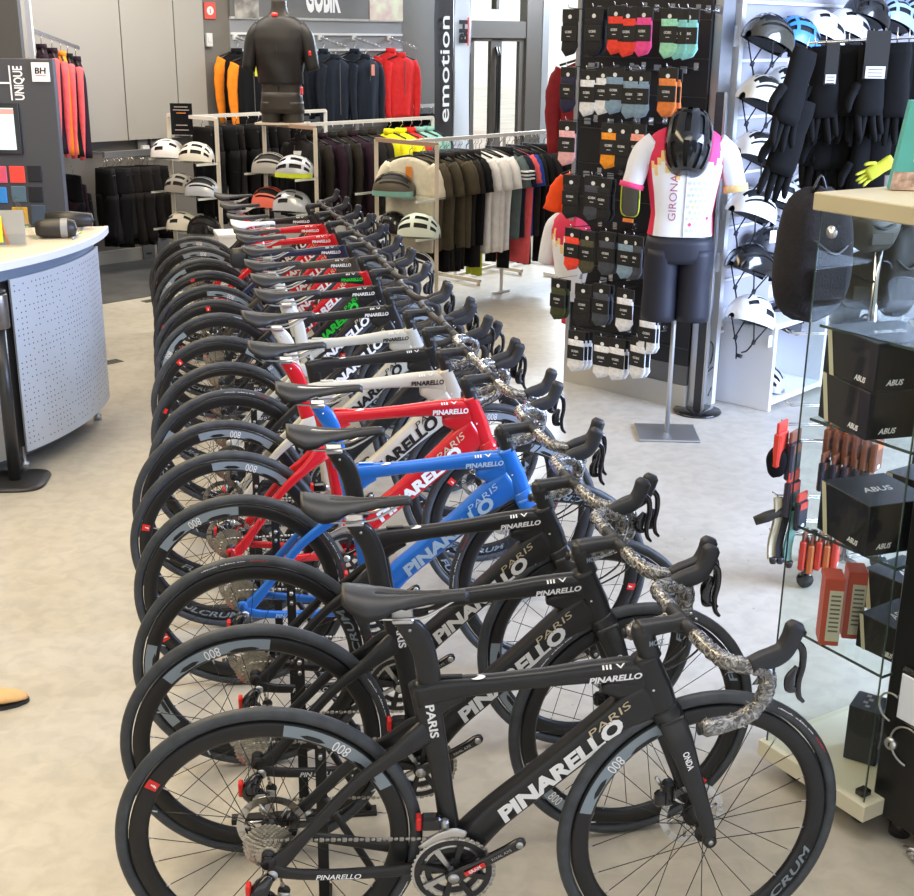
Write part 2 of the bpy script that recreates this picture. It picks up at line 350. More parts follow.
# street beyond the glass
PAV = mat('street_paving', (0.62, 0.60, 0.56), 0.8, noise=0.15, nscale=1.2)
mb = MB(); mb.box((0, 0, -0.25), (60, 40, 0.3)); o = mb.build('ground_street', PAV); o.location = bw(6, -20.2); o.rotation_euler = (0, 0, A1); struct(o)
STN = mat('facade_stone', (0.66, 0.60, 0.50), 0.8, noise=0.12, nscale=3)
t = thing('stone_pillar', 'pale stone block pillar outside the glass door', 'pillar', bw(TD0 + 0.25, -0.8), A1)
for k in range(7): mb = MB(); mb.box((0, 0, 0.25 + k * 0.5), (0.7, 0.6, 0.49), 0, bev=0.01); mb.build('stone_block', STN, t)
t = thing('street_building', 'grey and red house across the street, seen through the door glass', 'building', bw(10.5, -11), A1)
mb = MB(); mb.box((-3.8, 0, 3.5), (9, 1.0, 7), 0); mb.build('facade', mat('facade_blue_grey', (0.34, 0.42, 0.50), .8, noise=.08, nscale=1), t)
mb = MB(); mb.box((3.2, -0.05, 3.5), (5.0, 1.0, 7), 0); mb.build('facade_red', mat('facade_red', (0.62, 0.16, 0.13), .8), t)
for k in range(4):
    mb = MB(); mb.box((-6.2 + k * 3.0, -0.56, 2.5), (0.9, 0.1, 1.5), 0); fr = mb.build('window_frame', WHT, t); mb = MB(); mb.box((-6.2 + k * 3.0, -0.62, 2.5), (0.7, 0.03, 1.3)); mb.build('pane', mat('dark_pane', (0.12, 0.14, 0.16), .2), fr)
t = thing('outdoor_stairs', 'outdoor stairs with a white sloping handrail across the street', 'stairs', bw(8.4, -7.5), A1)
mb = MB()
for k in range(9): mb.box((-1.6 + k * 0.3, 0, 0.08 + (8 - k) * 0.085), (0.3, 1.6, 0.17 * (9 - k)))
mb.build('steps', mat('stair_concrete', (0.5, 0.5, 0.48), .8), t); mb = MB(); mb.tube([(-1.8, -0.7, 2.6), (1.2, -0.7, 1.0)], 0.04, 6); mb.tube([(-1.8, -0.7, 0), (-1.8, -0.7, 2.6)], 0.03, 6); mb.tube([(1.2, -0.7, 0), (1.2, -0.7, 1.0)], 0.03, 6); mb.build('handrail', WHT, t)
t = thing('planter_bench', 'low yellowish bench on the pavement outside the door', 'bench', bw(8.2, -4.6), A1)
mb = MB(); mb.box((0, 0, 0.42), (2.2, 0.5, 0.12), 0, bev=.01); mb.build('seat', mat('bench_ochre', (0.62, 0.46, 0.26), .6), t); mb = MB(); mb.box((-0.8, 0, 0.18), (0.12, .4, .36)); mb.build('leg', STN, t); mb = MB(); mb.box((0.8, 0, 0.18), (0.12, .4, .36)); mb.build('leg', STN, t)
# lamp housings added out of view around the ceiling area lights
for (x, y, sx, sy) in ((-2.6, 4.5, 1.3, 6.1), (-1.5, 10.2, 5.1, 1.7), (0.6, 2.6, 3.1, 1.3)):
    t = thing('added_lamp_housing', 'added white rectangular lamp housing, out of view, at %s' % {-2.6: 'the counter side', -1.5: 'the clothes racks', 0.6: 'the front of the bikes'}[x], 'lamp', (x, y, 3.72))
    mb = MB()
    for a, b, c_, d_ in ((0, sy / 2, sx, 0.05), (0, -sy / 2, sx, 0.05)): mb.box((a, b, 0.03), (c_, d_, 0.12))
    for a, b, c_, d_ in ((sx / 2, 0, 0.05, sy), (-sx / 2, 0, 0.05, sy)): mb.box((a, b, 0.03), (c_, d_, 0.12))
    mb.build('lamp_frame', WHITEP, t)
# ================================================================ the road bikes
def sup(a, b, ex, n):      # superellipse section
    out = []
    for j in range(n):
        t = 2 * pi * j / n; c, s = cos(t), sin(t)
        out.append((a * (abs(c) ** (2 / ex)) * (1 if c >= 0 else -1), b * (abs(s) ** (2 / ex)) * (1 if s >= 0 else -1)))
    return out
def ptube(mb, pts, a, b, y=0.0, ex=2.6, n=20, m=0, k=5, cap=True):
    """tube in the bike's plane: pts (x,z) or (x,z,y), a = half height in plane, b = half width"""
    K = len(pts); A = a if isinstance(a, (list, tuple)) else [a] * K; B = b if isinstance(b, (list, tuple)) else [b] * K
    P = [Vector((p[0], p[2] if len(p) > 2 else y, p[1])) for p in pts]
    Q = spline(P, k) if K > 2 else P; kk = k if K > 2 else 1; R = []
    for i, p in enumerate(Q):
        t = i / kk; i0 = min(int(t), K - 2); ft = t - i0; aa = lerp(A[i0], A[i0 + 1], ft); bb = lerp(B[i0], B[i0 + 1], ft)
        T = (Q[min(i + 1, len(Q) - 1)] - Q[max(i - 1, 0)]).normalized(); Y = Vector((0, 1, 0)); Y = (Y - T * Y.dot(T)).normalized(); N = Y.cross(T)
        R.append([p + N * u + Y * v for u, v in sup(aa, bb, ex, n)])
    mb.rings(R, m, True, cap)
RA = 0.345; FX = 0.985; LEAN = 0.05
STEER_P = Vector((0.874, 0, 0.665)); STEER_D = Vector((-0.048 / 0.1402, 0, 0.132 / 0.1402)).normalized()
FRAME_M = {}
def frame_mats(paint, letters, dtl=None, st=None, ht=None):
    return [paint, letters, GOLD if letters is WHTL else letters, dtl or paint, WHT, st or paint, ht or paint]
def grow(x, z, g):      # taller frame sizes: lift the upper tubes
    t = min(1, max(0, (x - .40) / .42)); z0 = lerp(.35, .66, t); z1 = lerp(.70, .78, t); return g * lerp(1.0, .65, t) * min(1, max(0, (z - z0) / (z1 - z0)))
def make_frame(parent, mats, big='PINARELLO', gold='PARIS', g=0.0, ln=0.0):
    mb = MB()
    # top tube, down tube, head tube, seat tube, bottom bracket
    ptube(mb, [(0.33, 0.712), (0.40, 0.728), (0.50, 0.738), (0.62, 0.7505), (0.74, 0.762), (0.835, 0.755)], [0.034, 0.026, 0.020, 0.0205, 0.026, 0.040], [0.020, 0.019, 0.018, 0.019, 0.021, 0.024], ex=3, m=0)
    ptube(mb, [(0.415, 0.285), (0.50, 0.388), (0.60, 0.482), (0.70, 0.575), (0.79, 0.655), (0.85, 0.70)], [0.040, 0.036, 0.036, 0.037, 0.045, 0.05], [0.033, 0.026, 0.024, 0.024, 0.025, 0.026], ex=4.2, m=3)
    ptube(mb, [(0.823, 0.80), (0.84, 0.755), (0.858, 0.71), (0.877, 0.66)], [0.030, 0.033, 0.036, 0.033], [0.024, 0.026, 0.027, 0.029], ex=2.6, m=6)
    ptube(mb, [(0.339, 0.742), (0.356, 0.67), (0.374, 0.58), (0.392, 0.46), (0.405, 0.36), (0.412, 0.28)], [0.028, 0.030, 0.025, 0.022, 0.024, 0.03], [0.019, 0.018, 0.017, 0.019, 0.026, 0.033], ex=3, m=5)
    ptube(mb, [(0.366, 0.660), (0.388, 0.692), (0.432, 0.712)], [0.012, 0.022, 0.013], [0.013, 0.015, 0.014], ex=2.6, m=0)
    ptube(mb, [(0.735, 0.722), (0.785, 0.722), (0.845, 0.728)], [0.012, 0.034, 0.052], [0.014, 0.020, 0.0245], ex=2.8, m=6)
    mb.lathe([(0.0, -0.044), (0.022, -0.044), (0.025, -0.042), (0.025, 0.042), (0.022, 0.044), (0, 0.044)], 20, 0, 'Y', Matrix.Translation((0.412, 0, 0.272)))
    for s in (-1, 1):
        ptube(mb, [(0.355, 0.625, s * 0.004), (0.325, 0.612, s * 0.022), (0.27, 0.572, s * 0.034), (0.19, 0.512, s * 0.044), (0.09, 0.40, s * 0.056), (0.03, 0.335, s * 0.063), (0.0, 0.315, s * 0.066)],
              [0.034, 0.026, 0.016, 0.013, 0.013, 0.02, 0.020], [0.012, 0.010, 0.0095, 0.009, 0.008, 0.006, 0.006], ex=2.6, m=5)
        ptube(mb, [(0.0, 0.315, s * 0.066), (0.05, 0.298, s * 0.066), (0.14, 0.287, s * 0.060), (0.25, 0.277, s * 0.045), (0.34, 0.272, s * 0.030), (0.40, 0.272, s * 0.024)],
              [0.018, 0.014, 0.0125, 0.014, 0.018, 0.02], [0.006, 0.007, 0.009, 0.009, 0.009, 0.01], ex=2.8, m=5)
        mb.lathe([(0, -0.006), (0.017, -0.006), (0.017, 0.006), (0, 0.006)], 16, 5, 'Y', Matrix.Translation((0.0, s * 0.066, 0.33)))
    # lettering on the side that faces the aisle
    d = Vector((0.30, 0, 0.275)).normalized()
    p = Vector((0.505, 0, 0.393)); q = Vector((0.765, 0, 0.636)); dd = (q - p).normalized(); up = Vector((-dd.z, 0, dd.x))
    c = (p + q) / 2 + Vector((0.0, -0.0262, 0)) - up * 0.004 + dd * 0.018
    mb.text(big, c, 0.035, dd, up, 1, bold=0.05, shear=0.25, length=(q - p).length)
    c2 = Vector((0.752, -0.0270, 0.6545)) - up * 0.001; mb.text(gold, c2, 0.018, dd, up, 2, bold=0.0, shear=0.35, length=0.115)
    a = Vector((0.662, 0, 0.748)); b2 = Vector((0.80, 0, 0.762)); dt = (b2 - a).normalized(); ut = Vector((-dt.z, 0, dt.x))
    mb.text('PINARELLO', (a + b2) / 2 + Vector((0.030, -0.0236, 0.001)), 0.0135, dt, ut, 1, bold=0.04, shear=0.25, length=0.115)
    mb.text('III V', Vector((0.755, -0.020, 0.7835)), 0.010, dt, Vector((-dt.z * 0.4, 0.7, 0.7)), 4, bold=0.02, length=0.05)
    sd = Vector((0.018, 0, -0.12)).normalized(); su = Vector((0.12, 0, 0.018)).normalized()
    mb.text('PARIS', Vector((0.364, -0.0192, 0.655)), 0.018, sd, su, 1, bold=0.03, length=0.085)
    mb.text('PINARELLO', Vector((0.155, -0.0685, 0.286)), 0.013, Vector((0.2, 0.022, -0.02)), Vector((0.02, 0, 0.2)), 1, bold=0.02, shear=0.2, length=0.10)
    # oval badge on the top tube, screw on the head tube
    zb = 0.757
    mb.add([(0.463 + 0.016 * cos(t * pi / 8), -0.006 + 0.010 * sin(t * pi / 8), zb - 0.0005 + 0.016 * cos(t * pi / 8) * 0.1) for t in range(16)], [tuple(range(16))], 4, False)
    mb.add([(0.845 + 0.003 * cos(t * pi / 4), -0.0268, 0.725 + 0.003 * sin(t * pi / 4)) for t in range(8)], [tuple(range(8))], 4, False)
    mb.box((0.405, 0, 0.757), (0.05, 0.012, 0.006), 5, bev=0.002)
    mb.v = [(x - .34 * grow(x, z, g) * (x > .6) + ln * min(1, max(0, (x - .42) / .36)), y, z + grow(x, z, g)) for x, y, z in mb.v]
    return mb.build('frame', mats, parent)
_CACHE = {}
def cached(key, fn, name, mats, parent, M=None):
    k = (key, tuple(x.name for x in mats))
    if k not in _CACHE: mb = MB(); fn(mb); _CACHE[k] = mb.mesh(name, mats)
    o = bpy.data.objects.new(name, _CACHE[k]); COL.objects.link(o); o.parent = parent
    if M is not None: o.matrix_local = M
    return o
def m_tyre(mb):
    R = 0.3302; r = 0.0148
    prof = [(R + r * cos(t) * (1.0), r * sin(t)) for t in [2 * pi * j / 14 for j in range(14)]]
    mb.lathe(prof, 84, 0, 'Y', closed=True)
def arc_warp(y, r0, a0, rot=0):
    # text along an arc; X along the arc clockwise as seen from the -y side, tops toward the hub if rot
    def f(X, Z):
        a = a0 + (X / r0) * (1 if rot else -1); r = r0 + (-Z if rot else Z)
        return (r * cos(a), y, r * sin(a))
    return f
def arc_band(mb, y, r0, r1, a0, a1, m, n=14, y1=None, taper=False):
    vs = []; y1 = y if y1 is None else y1
    for i in range(n + 1):
        a = lerp(a0, a1, i / n); k = min(1, min(i, n - i) / 2.0) if taper else 1; mid = (r0 + r1) / 2
        vs += [(lerp(mid, r0, k) * cos(a), lerp((y + y1) / 2, y, k), lerp(mid, r0, k) * sin(a)), (lerp(mid, r1, k) * cos(a), lerp((y + y1) / 2, y1, k), lerp(mid, r1, k) * sin(a))]
    mb.add(vs, [(2 * i, 2 * i + 1, 2 * i + 3, 2 * i + 2) for i in range(n)], m, False)
def m_tyre_text(mb):
    m_tyre(mb)
    R = 0.3302; r = 0.0152; 
    for ph in (-1.05 - pi / 2,):
        f = arc_warp(-r * 0.94, R + 0.004, pi / 2 + ph); y = -0.0143
        mb.text('vittoria  rubino pro', (0, 0, 0), 0.007, m=1, bold=0.03, length=0.125, warp=f)
        mb.text('GRAPHENE 2.0', (0, 0, 0), 0.006, m=2, bold=0.01, length=0.05, warp=arc_warp(y, R + 0.004, pi / 2 + ph - 0.30))
def m_rim(deep, grey):
    def fn(mb):
        rin = 0.341 - 0.028 - deep
        half = [(0.313, 0.0105), (0.308, 0.0125), (rin + 0.02, 0.0125), (rin + 0.008, 0.010), (rin, 0.004)]
        prof = half + [(a, -b) for a, b in half[::-1]]
        mb.lathe(prof, 72, 0, 'Y', closed=True)
        y = -0.0132
        ra, rb = rin + 0.019, 0.3095
        if deep > 0.035:
            if grey:
                arc_band(mb, y, rin + 0.010, rb, 0.0, 0.95, 1, y1=y)
                arc_band(mb, y - 0.0004, rin + 0.008, rin + 0.018, 0.08, 0.36, 0, 8, taper=True)
                arc_band(mb, y - 0.0004, rin + 0.012, rin + 0.023, 0.62, 0.82, 0, 8, taper=True)
                mb.text('800', (0, 0, 0), 0.026, m=2, length=0.040, warp=arc_warp(y - 0.0006, rin + 0.021, 0.49, 1))
            mb.text('FULCRUM', (0, 0, 0), 0.020, m=1, bold=0.02, shear=0.5, length=0.24, warp=arc_warp(y - 0.0006, rin + 0.022, 0.47 + pi, 1))
            arc_band(mb, y, rin + 0.012, rb, 2.05, 2.13, 3, 2)
            mb.text('f', (0, 0, 0), 0.012, m=2, bold=0.05, warp=arc_warp(y - 0.0006, rin + 0.022, 2.09, 1))
        else:
            mb.text('FULCRUM', (0, 0, 0), 0.012, m=1, bold=0.02, shear=0.3, length=0.16, warp=arc_warp(y, rin + 0.018, 0.47 + pi, 1))
            arc_band(mb, y, rin + 0.012, rb, 1.75, 1.83, 3, 2)
    return fn
def m_spokes(rin, rear):
    def fn(mb):
        N = 24
        for i in range(N):
            side = 1 if i % 2 else -1; a = 2 * pi * i / N; tang = (1 if (i // 2) % 2 else -1) * 1.15
            fl = 0.030 if not (rear and side < 0) else 0.018
            h = a + tang; rh = 0.024
            mb.tube([(rin * cos(a), side * 0.002, rin * sin(a)), (rh * cos(h), side * fl, rh * sin(h))], 0.0011, 5, 0)
            mb.tube([((rin + .002) * cos(a), side * 0.002, (rin + .002) * sin(a)), ((rin - 0.012) * cos(a + tang * 0.004), side * 0.003, (rin - 0.012) * sin(a))], 0.0019, 5, 1)
    return fn
def m_hub(rear):
    def fn(mb):
        w_ = 0.066 if rear else 0.048
        mb.lathe([(0, -w_), (0.009, -w_), (0.009, -0.036), (0.025, -0.033), (0.025, -0.029), (0.013, -0.022), (0.012, 0.022), (0.025, 0.029), (0.025, 0.033), (0.010, 0.036), (0.009, w_), (0, w_)], 20, 0, 'Y')
    return fn
def m_rotor(mb):
    y = 0.044; n = 36
    for (r0, r1) in ((0.062, 0.080),):
        A = []
        mb.lathe([(r0, y - 0.001), (r1, y - 0.001), (r1, y + 0.001), (r0, y + 0.001)], 48, 0, 'Y', closed=True, smooth=False)
    for i in range(6):
        a = i * pi / 3; b = a + 0.45
        mb.tube([(0.02 * cos(a), y, 0.02 * sin(a)), (0.064 * cos(b), y, 0.064 * sin(b))], 0.0035, 5, 0)
    mb.lathe([(0, y - 0.006), (0.024, y - 0.006), (0.024, y + 0.004), (0, y + 0.004)], 18, 1, 'Y')
def m_cassette(mb):
    for k in range(11):
        r = 0.058 - k * 0.0034; y = -0.028 - k * 0.0031; nt_ = 34 - 2 * k; ring0 = []; ring1 = []
        for j in range(nt_ * 2):
            a = pi * j / nt_ + k * 0.05; rr = r + (0.0022 if j % 2 else -0.0018)
            ring0.append((rr * cos(a), y + 0.0008, rr * sin(a))); ring1.append((rr * cos(a), y - 0.0008, rr * sin(a)))
        mb.rings([ring1, ring0], 0, False)
    mb.lathe([(0, -0.064), (0.015, -0.064), (0.017, -0.028), (0, -0.028)], 16, 1, 'Y')
def make_wheel(parent, rear, M, spec):
    deep = spec.get('deep', 0.042); rin = 0.341 - 0.028 - deep; grey = spec.get('grey', 1)
    R0 = Matrix.Rotation(-spec.get('rot_r' if rear else 'rot_f', 0.0), 4, 'Y')
    hub = cached('hub%d' % rear, m_hub(rear), 'rear_wheel' if rear else 'front_wheel', [BLK], parent, M @ R0)
    cached('tyre%d' % spec.get('ttext', 1), m_tyre_text if spec.get('ttext', 1) else m_tyre, 'tyre', [RUB, WHTL, REDP] if spec.get('ttext', 1) else [RUB], hub)
    cached('rim%g%d' % (deep, grey), m_rim(deep, grey), 'rim', [RIM, GREYD, WHTL, REDP], hub)
    cached('spk%g%d' % (deep, rear), m_spokes(rin, rear), 'spokes', [SPK, ALU], hub)
    cached('rotor', m_rotor, 'brake_rotor', [ROT, BLK], hub)
    if rear: cached('cassette', m_cassette, 'cassette', [CAS, BLK], hub)
    return hub
def m_fork(mb):
    ptube(mb, [(0.872, 0.672), (0.882, 0.655), (0.893, 0.635)], [0.034, 0.036, 0.034], [0.032, 0.042, 0.048], ex=2.4)
    for s in (-1, 1):
        ptube(mb, [(0.884, 0.650, s * 0.030), (0.902, 0.60, s * 0.047), (0.930, 0.52, s * 0.053), (0.958, 0.44, s * 0.055), (0.980, 0.37, s * 0.056), (0.986, 0.335, s * 0.056)],
              [0.032, 0.030, 0.024, 0.020, 0.017, 0.016], [0.014, 0.013, 0.010, 0.009, 0.008, 0.008], ex=2.4, m=0)
        mb.lathe([(0, -0.009), (0.015, -0.009), (0.016, 0.0), (0.015, 0.009), (0, 0.009)], 16, 0, 'Y', Matrix.Translation((0.985, s * 0.056, 0.34)))
    mb.lathe([(0, -0.0015), (0.006, -0.0015), (0.006, 0.0015), (0, 0.0015)], 10, 2, 'Y', Matrix.Translation((0.985, -0.066, 0.34)))
    dd = Vector((0.042, -0.006, -0.12)).normalized(); mb.text('ONDA', (0.917, -0.0630, 0.560), 0.014, dd, Vector((0.94, 0, 0.34)), 1, bold=0.03, length=0.048)
def m_stem(mb):
    mb_t = [(0.838, 0.795), (0.832, 0.812), (0.824, 0.835), (0.817, 0.857), (0.813, 0.875)]
    ptube(mb, mb_t, [0.026, 0.024, 0.025, 0.025, 0.020], [0.024, 0.022, 0.023, 0.023, 0.016], ex=2.2)
    ptube(mb, [(0.808, 0.861), (0.845, 0.865), (0.885, 0.868), (0.912, 0.870)], [0.020, 0.018, 0.016, 0.021], [0.022, 0.019, 0.018, 0.024], ex=2.8)
    for z in (-0.010, 0.010): mb.tube([(0.932, -0.014, 0.870 + z), (0.936, -0.014, 0.870 + z)], 0.003, 6, 1); mb.tube([(0.932, 0.014, 0.870 + z), (0.936, 0.014, 0.870 + z)], 0.003, 6, 1)
    mb.text('MOST', (0.842, -0.0235, 0.838), 0.012, (1, 0, 0.1), (-0.1, 0, 1), 2, bold=0.03, length=0.034)
BX, BZ = 0.910, 0.870
def bar_path(s):
    return [(BX, s * 0.03, BZ), (BX + 0.001, s * 0.09, BZ), (BX + 0.004, s * 0.145, BZ - 0.001), (BX + 0.016, s * 0.180, BZ - 0.003), (BX + 0.042, s * 0.198, BZ - 0.007), (BX + 0.072, s * 0.203, BZ - 0.012),
            (BX + 0.096, s * 0.206, BZ - 0.028), (BX + 0.100, s * 0.208, BZ - 0.058), (BX + 0.086, s * 0.211, BZ - 0.092), (BX + 0.052, s * 0.214, BZ - 0.118), (BX + 0.008, s * 0.217, BZ - 0.128), (BX - 0.045, s * 0.219, BZ - 0.131)]
def m_bar(mb):
    mb.tube([(BX, -0.06, BZ), (BX, 0.06, BZ)], 0.0155, 14)
    for s in (-1, 1): mb.tube(spline([Vector(p) for p in bar_path(s)], 3), 0.0118, 10)
def m_tape(s, wrap):
    def fn(mb):
        P = spline([Vector(p) for p in bar_path(s)], 5)[3:]; rnd = random.Random(3)
        r = [(0.0172 if wrap else 0.0155) + (rnd.uniform(-0.0016, 0.0022) if wrap else 0.0006 * (i % 2)) for i in range(len(P))]
        r[-1] = 0.012
        mb.tube(P, r, 12, 0)
        if wrap:    # loose ends of the plastic film
            for _ in range(7):
                p = P[rnd.randrange(8, len(P) - 2)]; q = [p + Vector((rnd.uniform(-.03, .03), s * rnd.uniform(-.03, .03), rnd.uniform(-.03, .02))) for _ in range(2)]
                mb.add([p, q[0], q[1]], [(0, 1, 2)], 0, False)
        mb.tube([P[-1], P[-1] + Vector((-0.006, 0, 0))], 0.0125, 12, 1)
    return fn
def m_shifter(s):
    def fn(mb):
        y = s * 0.2045; n = 14
        pts = [(BX + 0.058, BZ - 0.006), (BX + 0.085, BZ + 0.002), (BX + 0.112, BZ + 0.008), (BX + 0.132, BZ + 0.020), (BX + 0.145, BZ + 0.046), (BX + 0.152, BZ + 0.070), (BX + 0.156, BZ + 0.080)]
        ptube(mb, pts, [0.016, 0.020, 0.022, 0.0205, 0.0195, 0.0205, 0.013], [0.0155, 0.0165, 0.017, 0.0165, 0.0165, 0.0165, 0.011], y=y, ex=2.9, n=14, k=4)
    return fn
def m_lever(s):
    def fn(mb):
        y = s * 0.206
        ptube(mb, [(BX + 0.150, BZ + 0.040), (BX + 0.172, BZ + 0.018), (BX + 0.176, BZ - 0.020), (BX + 0.170, BZ - 0.056), (BX + 0.174, BZ - 0.088), (BX + 0.186, BZ - 0.104)], [0.009, 0.008, 0.007, 0.0065, 0.006, 0.004], [0.008, 0.007, 0.006, 0.006, 0.0055, 0.004], y=y, ex=2.5, n=10, k=4)
        ptube(mb, [(BX + 0.162, BZ - 0.018), (BX + 0.150, BZ - 0.042), (BX + 0.152, BZ - 0.066), (BX + 0.166, BZ - 0.074)], [0.006, 0.014, 0.013, 0.005], [0.003, 0.004, 0.004, 0.003], y=y + s * 0.003, ex=2.4, n=8, k=4)
    return fn
def m_saddle(white):
    def fn(mb):
        # upper surface as a closed shell: u from the tail (0) to the nose (1)
        x0, x1, zt = 0.148, 0.415, 0.984
        W = [(0, 0.040), (0.06, 0.058), (0.18, 0.070), (0.30, 0.062), (0.42, 0.046), (0.55, 0.033), (0.70, 0.023), (0.86, 0.0195), (0.95, 0.0165), (1.0, 0.009)]
        def wd(t):
            for (a, b), (c, d) in zip(W, W[1:]):
                if t <= c: k = (t - a) / (c - a); k = k * k * (3 - 2 * k); return b + (d - b) * k
            return W[-1][1]
        R = []
        N = 26
        for i in range(N + 1):
            t = i / N; x = lerp(x0, x1, t); wv = wd(t); z = zt + 0.014 * (1 - t) ** 3 - 0.006 * sin(pi * min(1, t * 1.15)) + (-0.006 if t > 0.97 else 0)
            dr = 0.020 + 0.042 * math.exp(-((t - 0.20) / 0.20) ** 2); ring = []
            for k in range(11):      # top, from -side to +side
                q = -1 + 2 * k / 10; ring.append((x, q * wv, z - dr * abs(q) ** 3.2 * (0.62 if t < 0.5 else 0.9) - (0.0035 * max(0, 1 - abs(q) / 0.25) if 0.25 < t < 0.8 else 0)))
            for k in range(9):       # underside back
                q = 1 - 2 * (k + 0.5) / 9; ring.append((x, q * wv * 0.96, z - dr * abs(q) ** 3.2 * (0.62 if t < 0.5 else 0.9) - 0.006 - 0.004 * (1 - abs(q))))
            R.append(ring)
        mb.rings(R, 0, True)
        # centre channel
        mb.add([(lerp(x0, x1, t), q * 0.007 * sin(pi * (t - 0.18) / 0.62) ** 0.6 if 0.18 < t < 0.80 else 0, zt + 0.0004 + 0.014 * (1 - t) ** 3 - 0.006 * sin(pi * min(1, t * 1.15)) - 0.0028) for t in [0.181 + 0.0619 * j for j in range(11)] for q in (-1, 1)],
               [(2 * j, 2 * j + 1, 2 * j + 3, 2 * j + 2) for j in range(10)], 1, False)
    return fn
def m_rails(mb):
    for s in (-1, 1):
        mb.tube(spline([(0.178, s * 0.028, 0.962), (0.205, s * 0.026, 0.938), (0.24, s * 0.022, 0.930), (0.31, s * 0.022, 0.932), (0.345, s * 0.018, 0.945), (0.385, s * 0.010, 0.966)], 4), 0.0036, 6, 0)
def m_post(mb):
    ptube(mb, [(0.345, 0.715), (0.336, 0.75), (0.328, 0.80), (0.318, 0.845), (0.300, 0.885), (0.278, 0.910), (0.262, 0.918)], [0.025, 0.0255, 0.0255, 0.026, 0.027, 0.022, 0.012], [0.0135, 0.0135, 0.0135, 0.0135, 0.014, 0.016, 0.014], ex=2.8)
    mb.box((0.275, 0, 0.925), (0.045, 0.056, 0.012), 1, bev=0.003)
    mb.tube([(0.29, -0.0165, 0.898), (0.29, 0.0165, 0.898)], 0.0035, 8, 1)
def m_crank(mb):
    M = Matrix.Translation((0.412, 0, 0.272)); a = radians(32)
    for s, ang in ((-1, a), (1, a + pi)):
        y = s * (0.070); d = Vector((cos(ang), 0, sin(ang))); u = Vector((-sin(ang), 0, cos(ang)))
        R = []
        for t, h_ in ((-0.016, 0.010), (-0.012, 0.017), (0, 0.020), (0.03, 0.015), (0.08, 0.0125), (0.14, 0.012), (0.168, 0.0135), (0.180, 0.011), (0.186, 0.005)):
            c = d * t + Vector((0, y - s * 0.006 * (1 - min(1, t / 0.1)), 0)); R.append([c + u * (q * h_) + Vector((0, w_ * 0.0065, 0)) for q, w_ in ((-1, -.6), (-.7, -1), (.7, -1), (1, -.6), (1, .6), (.7, 1), (-.7, 1), (-1, .6))])
        mb.rings(R, 0, True, M=M)
        if s < 0:
            mb.box((0, 0, 0), (0.052, 0.001, 0.011), 1, M=M @ Matrix.Translation(d * 0.055 + Vector((0, y - 0.0072, 0))) @ Matrix.Rotation(-ang, 4, 'Y'))
            mb.text('SRAM', tuple(M @ (d * 0.055 + Vector((0, y - 0.0082, 0)))), 0.008, d, u, 3, bold=0.02, length=0.03)
            mb.text('RIVAL AXS', tuple(M @ (d * 0.125 + Vector((0, y - 0.0068, 0)))), 0.007, d, u, 2, bold=0.0, length=0.05)
            mb.lathe([(0, y - 0.009), (0.008, y - 0.009), (0.009, y)], 12, 2, 'Y', M @ Matrix.Translation(d * 0.172))
    mb.tube([tuple(M @ Vector((0, -0.072, 0))), tuple(M @ Vector((0, 0.072, 0)))], 0.013, 12, 2)
def m_ring(mb):
    for r, nt_, y in ((0.0945, 46, -0.047), (0.070, 33, -0.040)):
        def rg(rr, yy, teeth): return [((rr + (0.0016 if (j % 4 in (0, 1)) and teeth else -0.0016 if teeth else 0)) * cos(2 * pi * j / (nt_ * 4)), yy, (rr + (0.0016 if (j % 4 in (0, 1)) and teeth else -0.0016 if teeth else 0)) * sin(2 * pi * j / (nt_ * 4))) for j in range(nt_ * 4)]
        ri = r - 0.020
        mb.rings([rg(ri, y - 0.002, 0), rg(r - 0.006, y - 0.002, 0)], 0, False, cap=False); 
        mb.rings([rg(r - 0.006, y - 0.002, 0), rg(r, y - 0.0012, 1), rg(r, y + 0.0012, 1), rg(ri, y + 0.002, 0), rg(ri, y - 0.002, 0)], 2, False, cap=False)
        mb.rings([rg(r - 0.006, y - 0.0022, 0), rg(r - 0.012, y - 0.0022, 0)], 0, False, cap=False)
    for k in range(8):       # blades of the spider
        a = 2 * pi * k / 8 + radians(32)
        P = [(0.016, -0.30), (0.076, -0.10), (0.076, 0.10), (0.016, 0.30)]
        vs = [(r * cos(a + t), y, r * sin(a + t)) for y in (-0.051, -0.044) for r, t in P]
        mb.add(vs, [(0, 1, 2, 3), (7, 6, 5, 4), (0, 4, 5, 1), (1, 5, 6, 2), (2, 6, 7, 3), (3, 7, 4, 0)], 1 if k in (2, 4) else 0, False)
def chain_path():
    P = []
    # ring arc, lower run to the derailleur, pulleys, cassette arc, upper run
    C = Vector((0.412, 0, 0.272)); r = 0.093
    for k in range(17):
        a = radians(94) - radians(190) * k / 16; P.append(Vector((C.x + r * cos(a), -0.047, C.z + r * sin(a))))
    P += [Vector((0.22, -0.048, 0.192)), Vector((0.06, -0.050, 0.200)), Vector((0.030, -0.050, 0.196))]
    for k in range(5): a = radians(90 + 45 * k); P.append(Vector((0.020 + 0.020 * cos(a), -0.050, 0.176 + 0.020 * sin(a))) if k < 3 else Vector((0.020 + 0.020 * cos(a), -0.050, 0.176 + 0.020 * sin(a))))
    P += [Vector((0.030, -0.050, 0.235))]
    for k in range(9):
        a = radians(-60) - radians(210) * k / 8; P.append(Vector((0.036 * cos(a), -0.049, 0.34 + 0.036 * sin(a))))
    return P
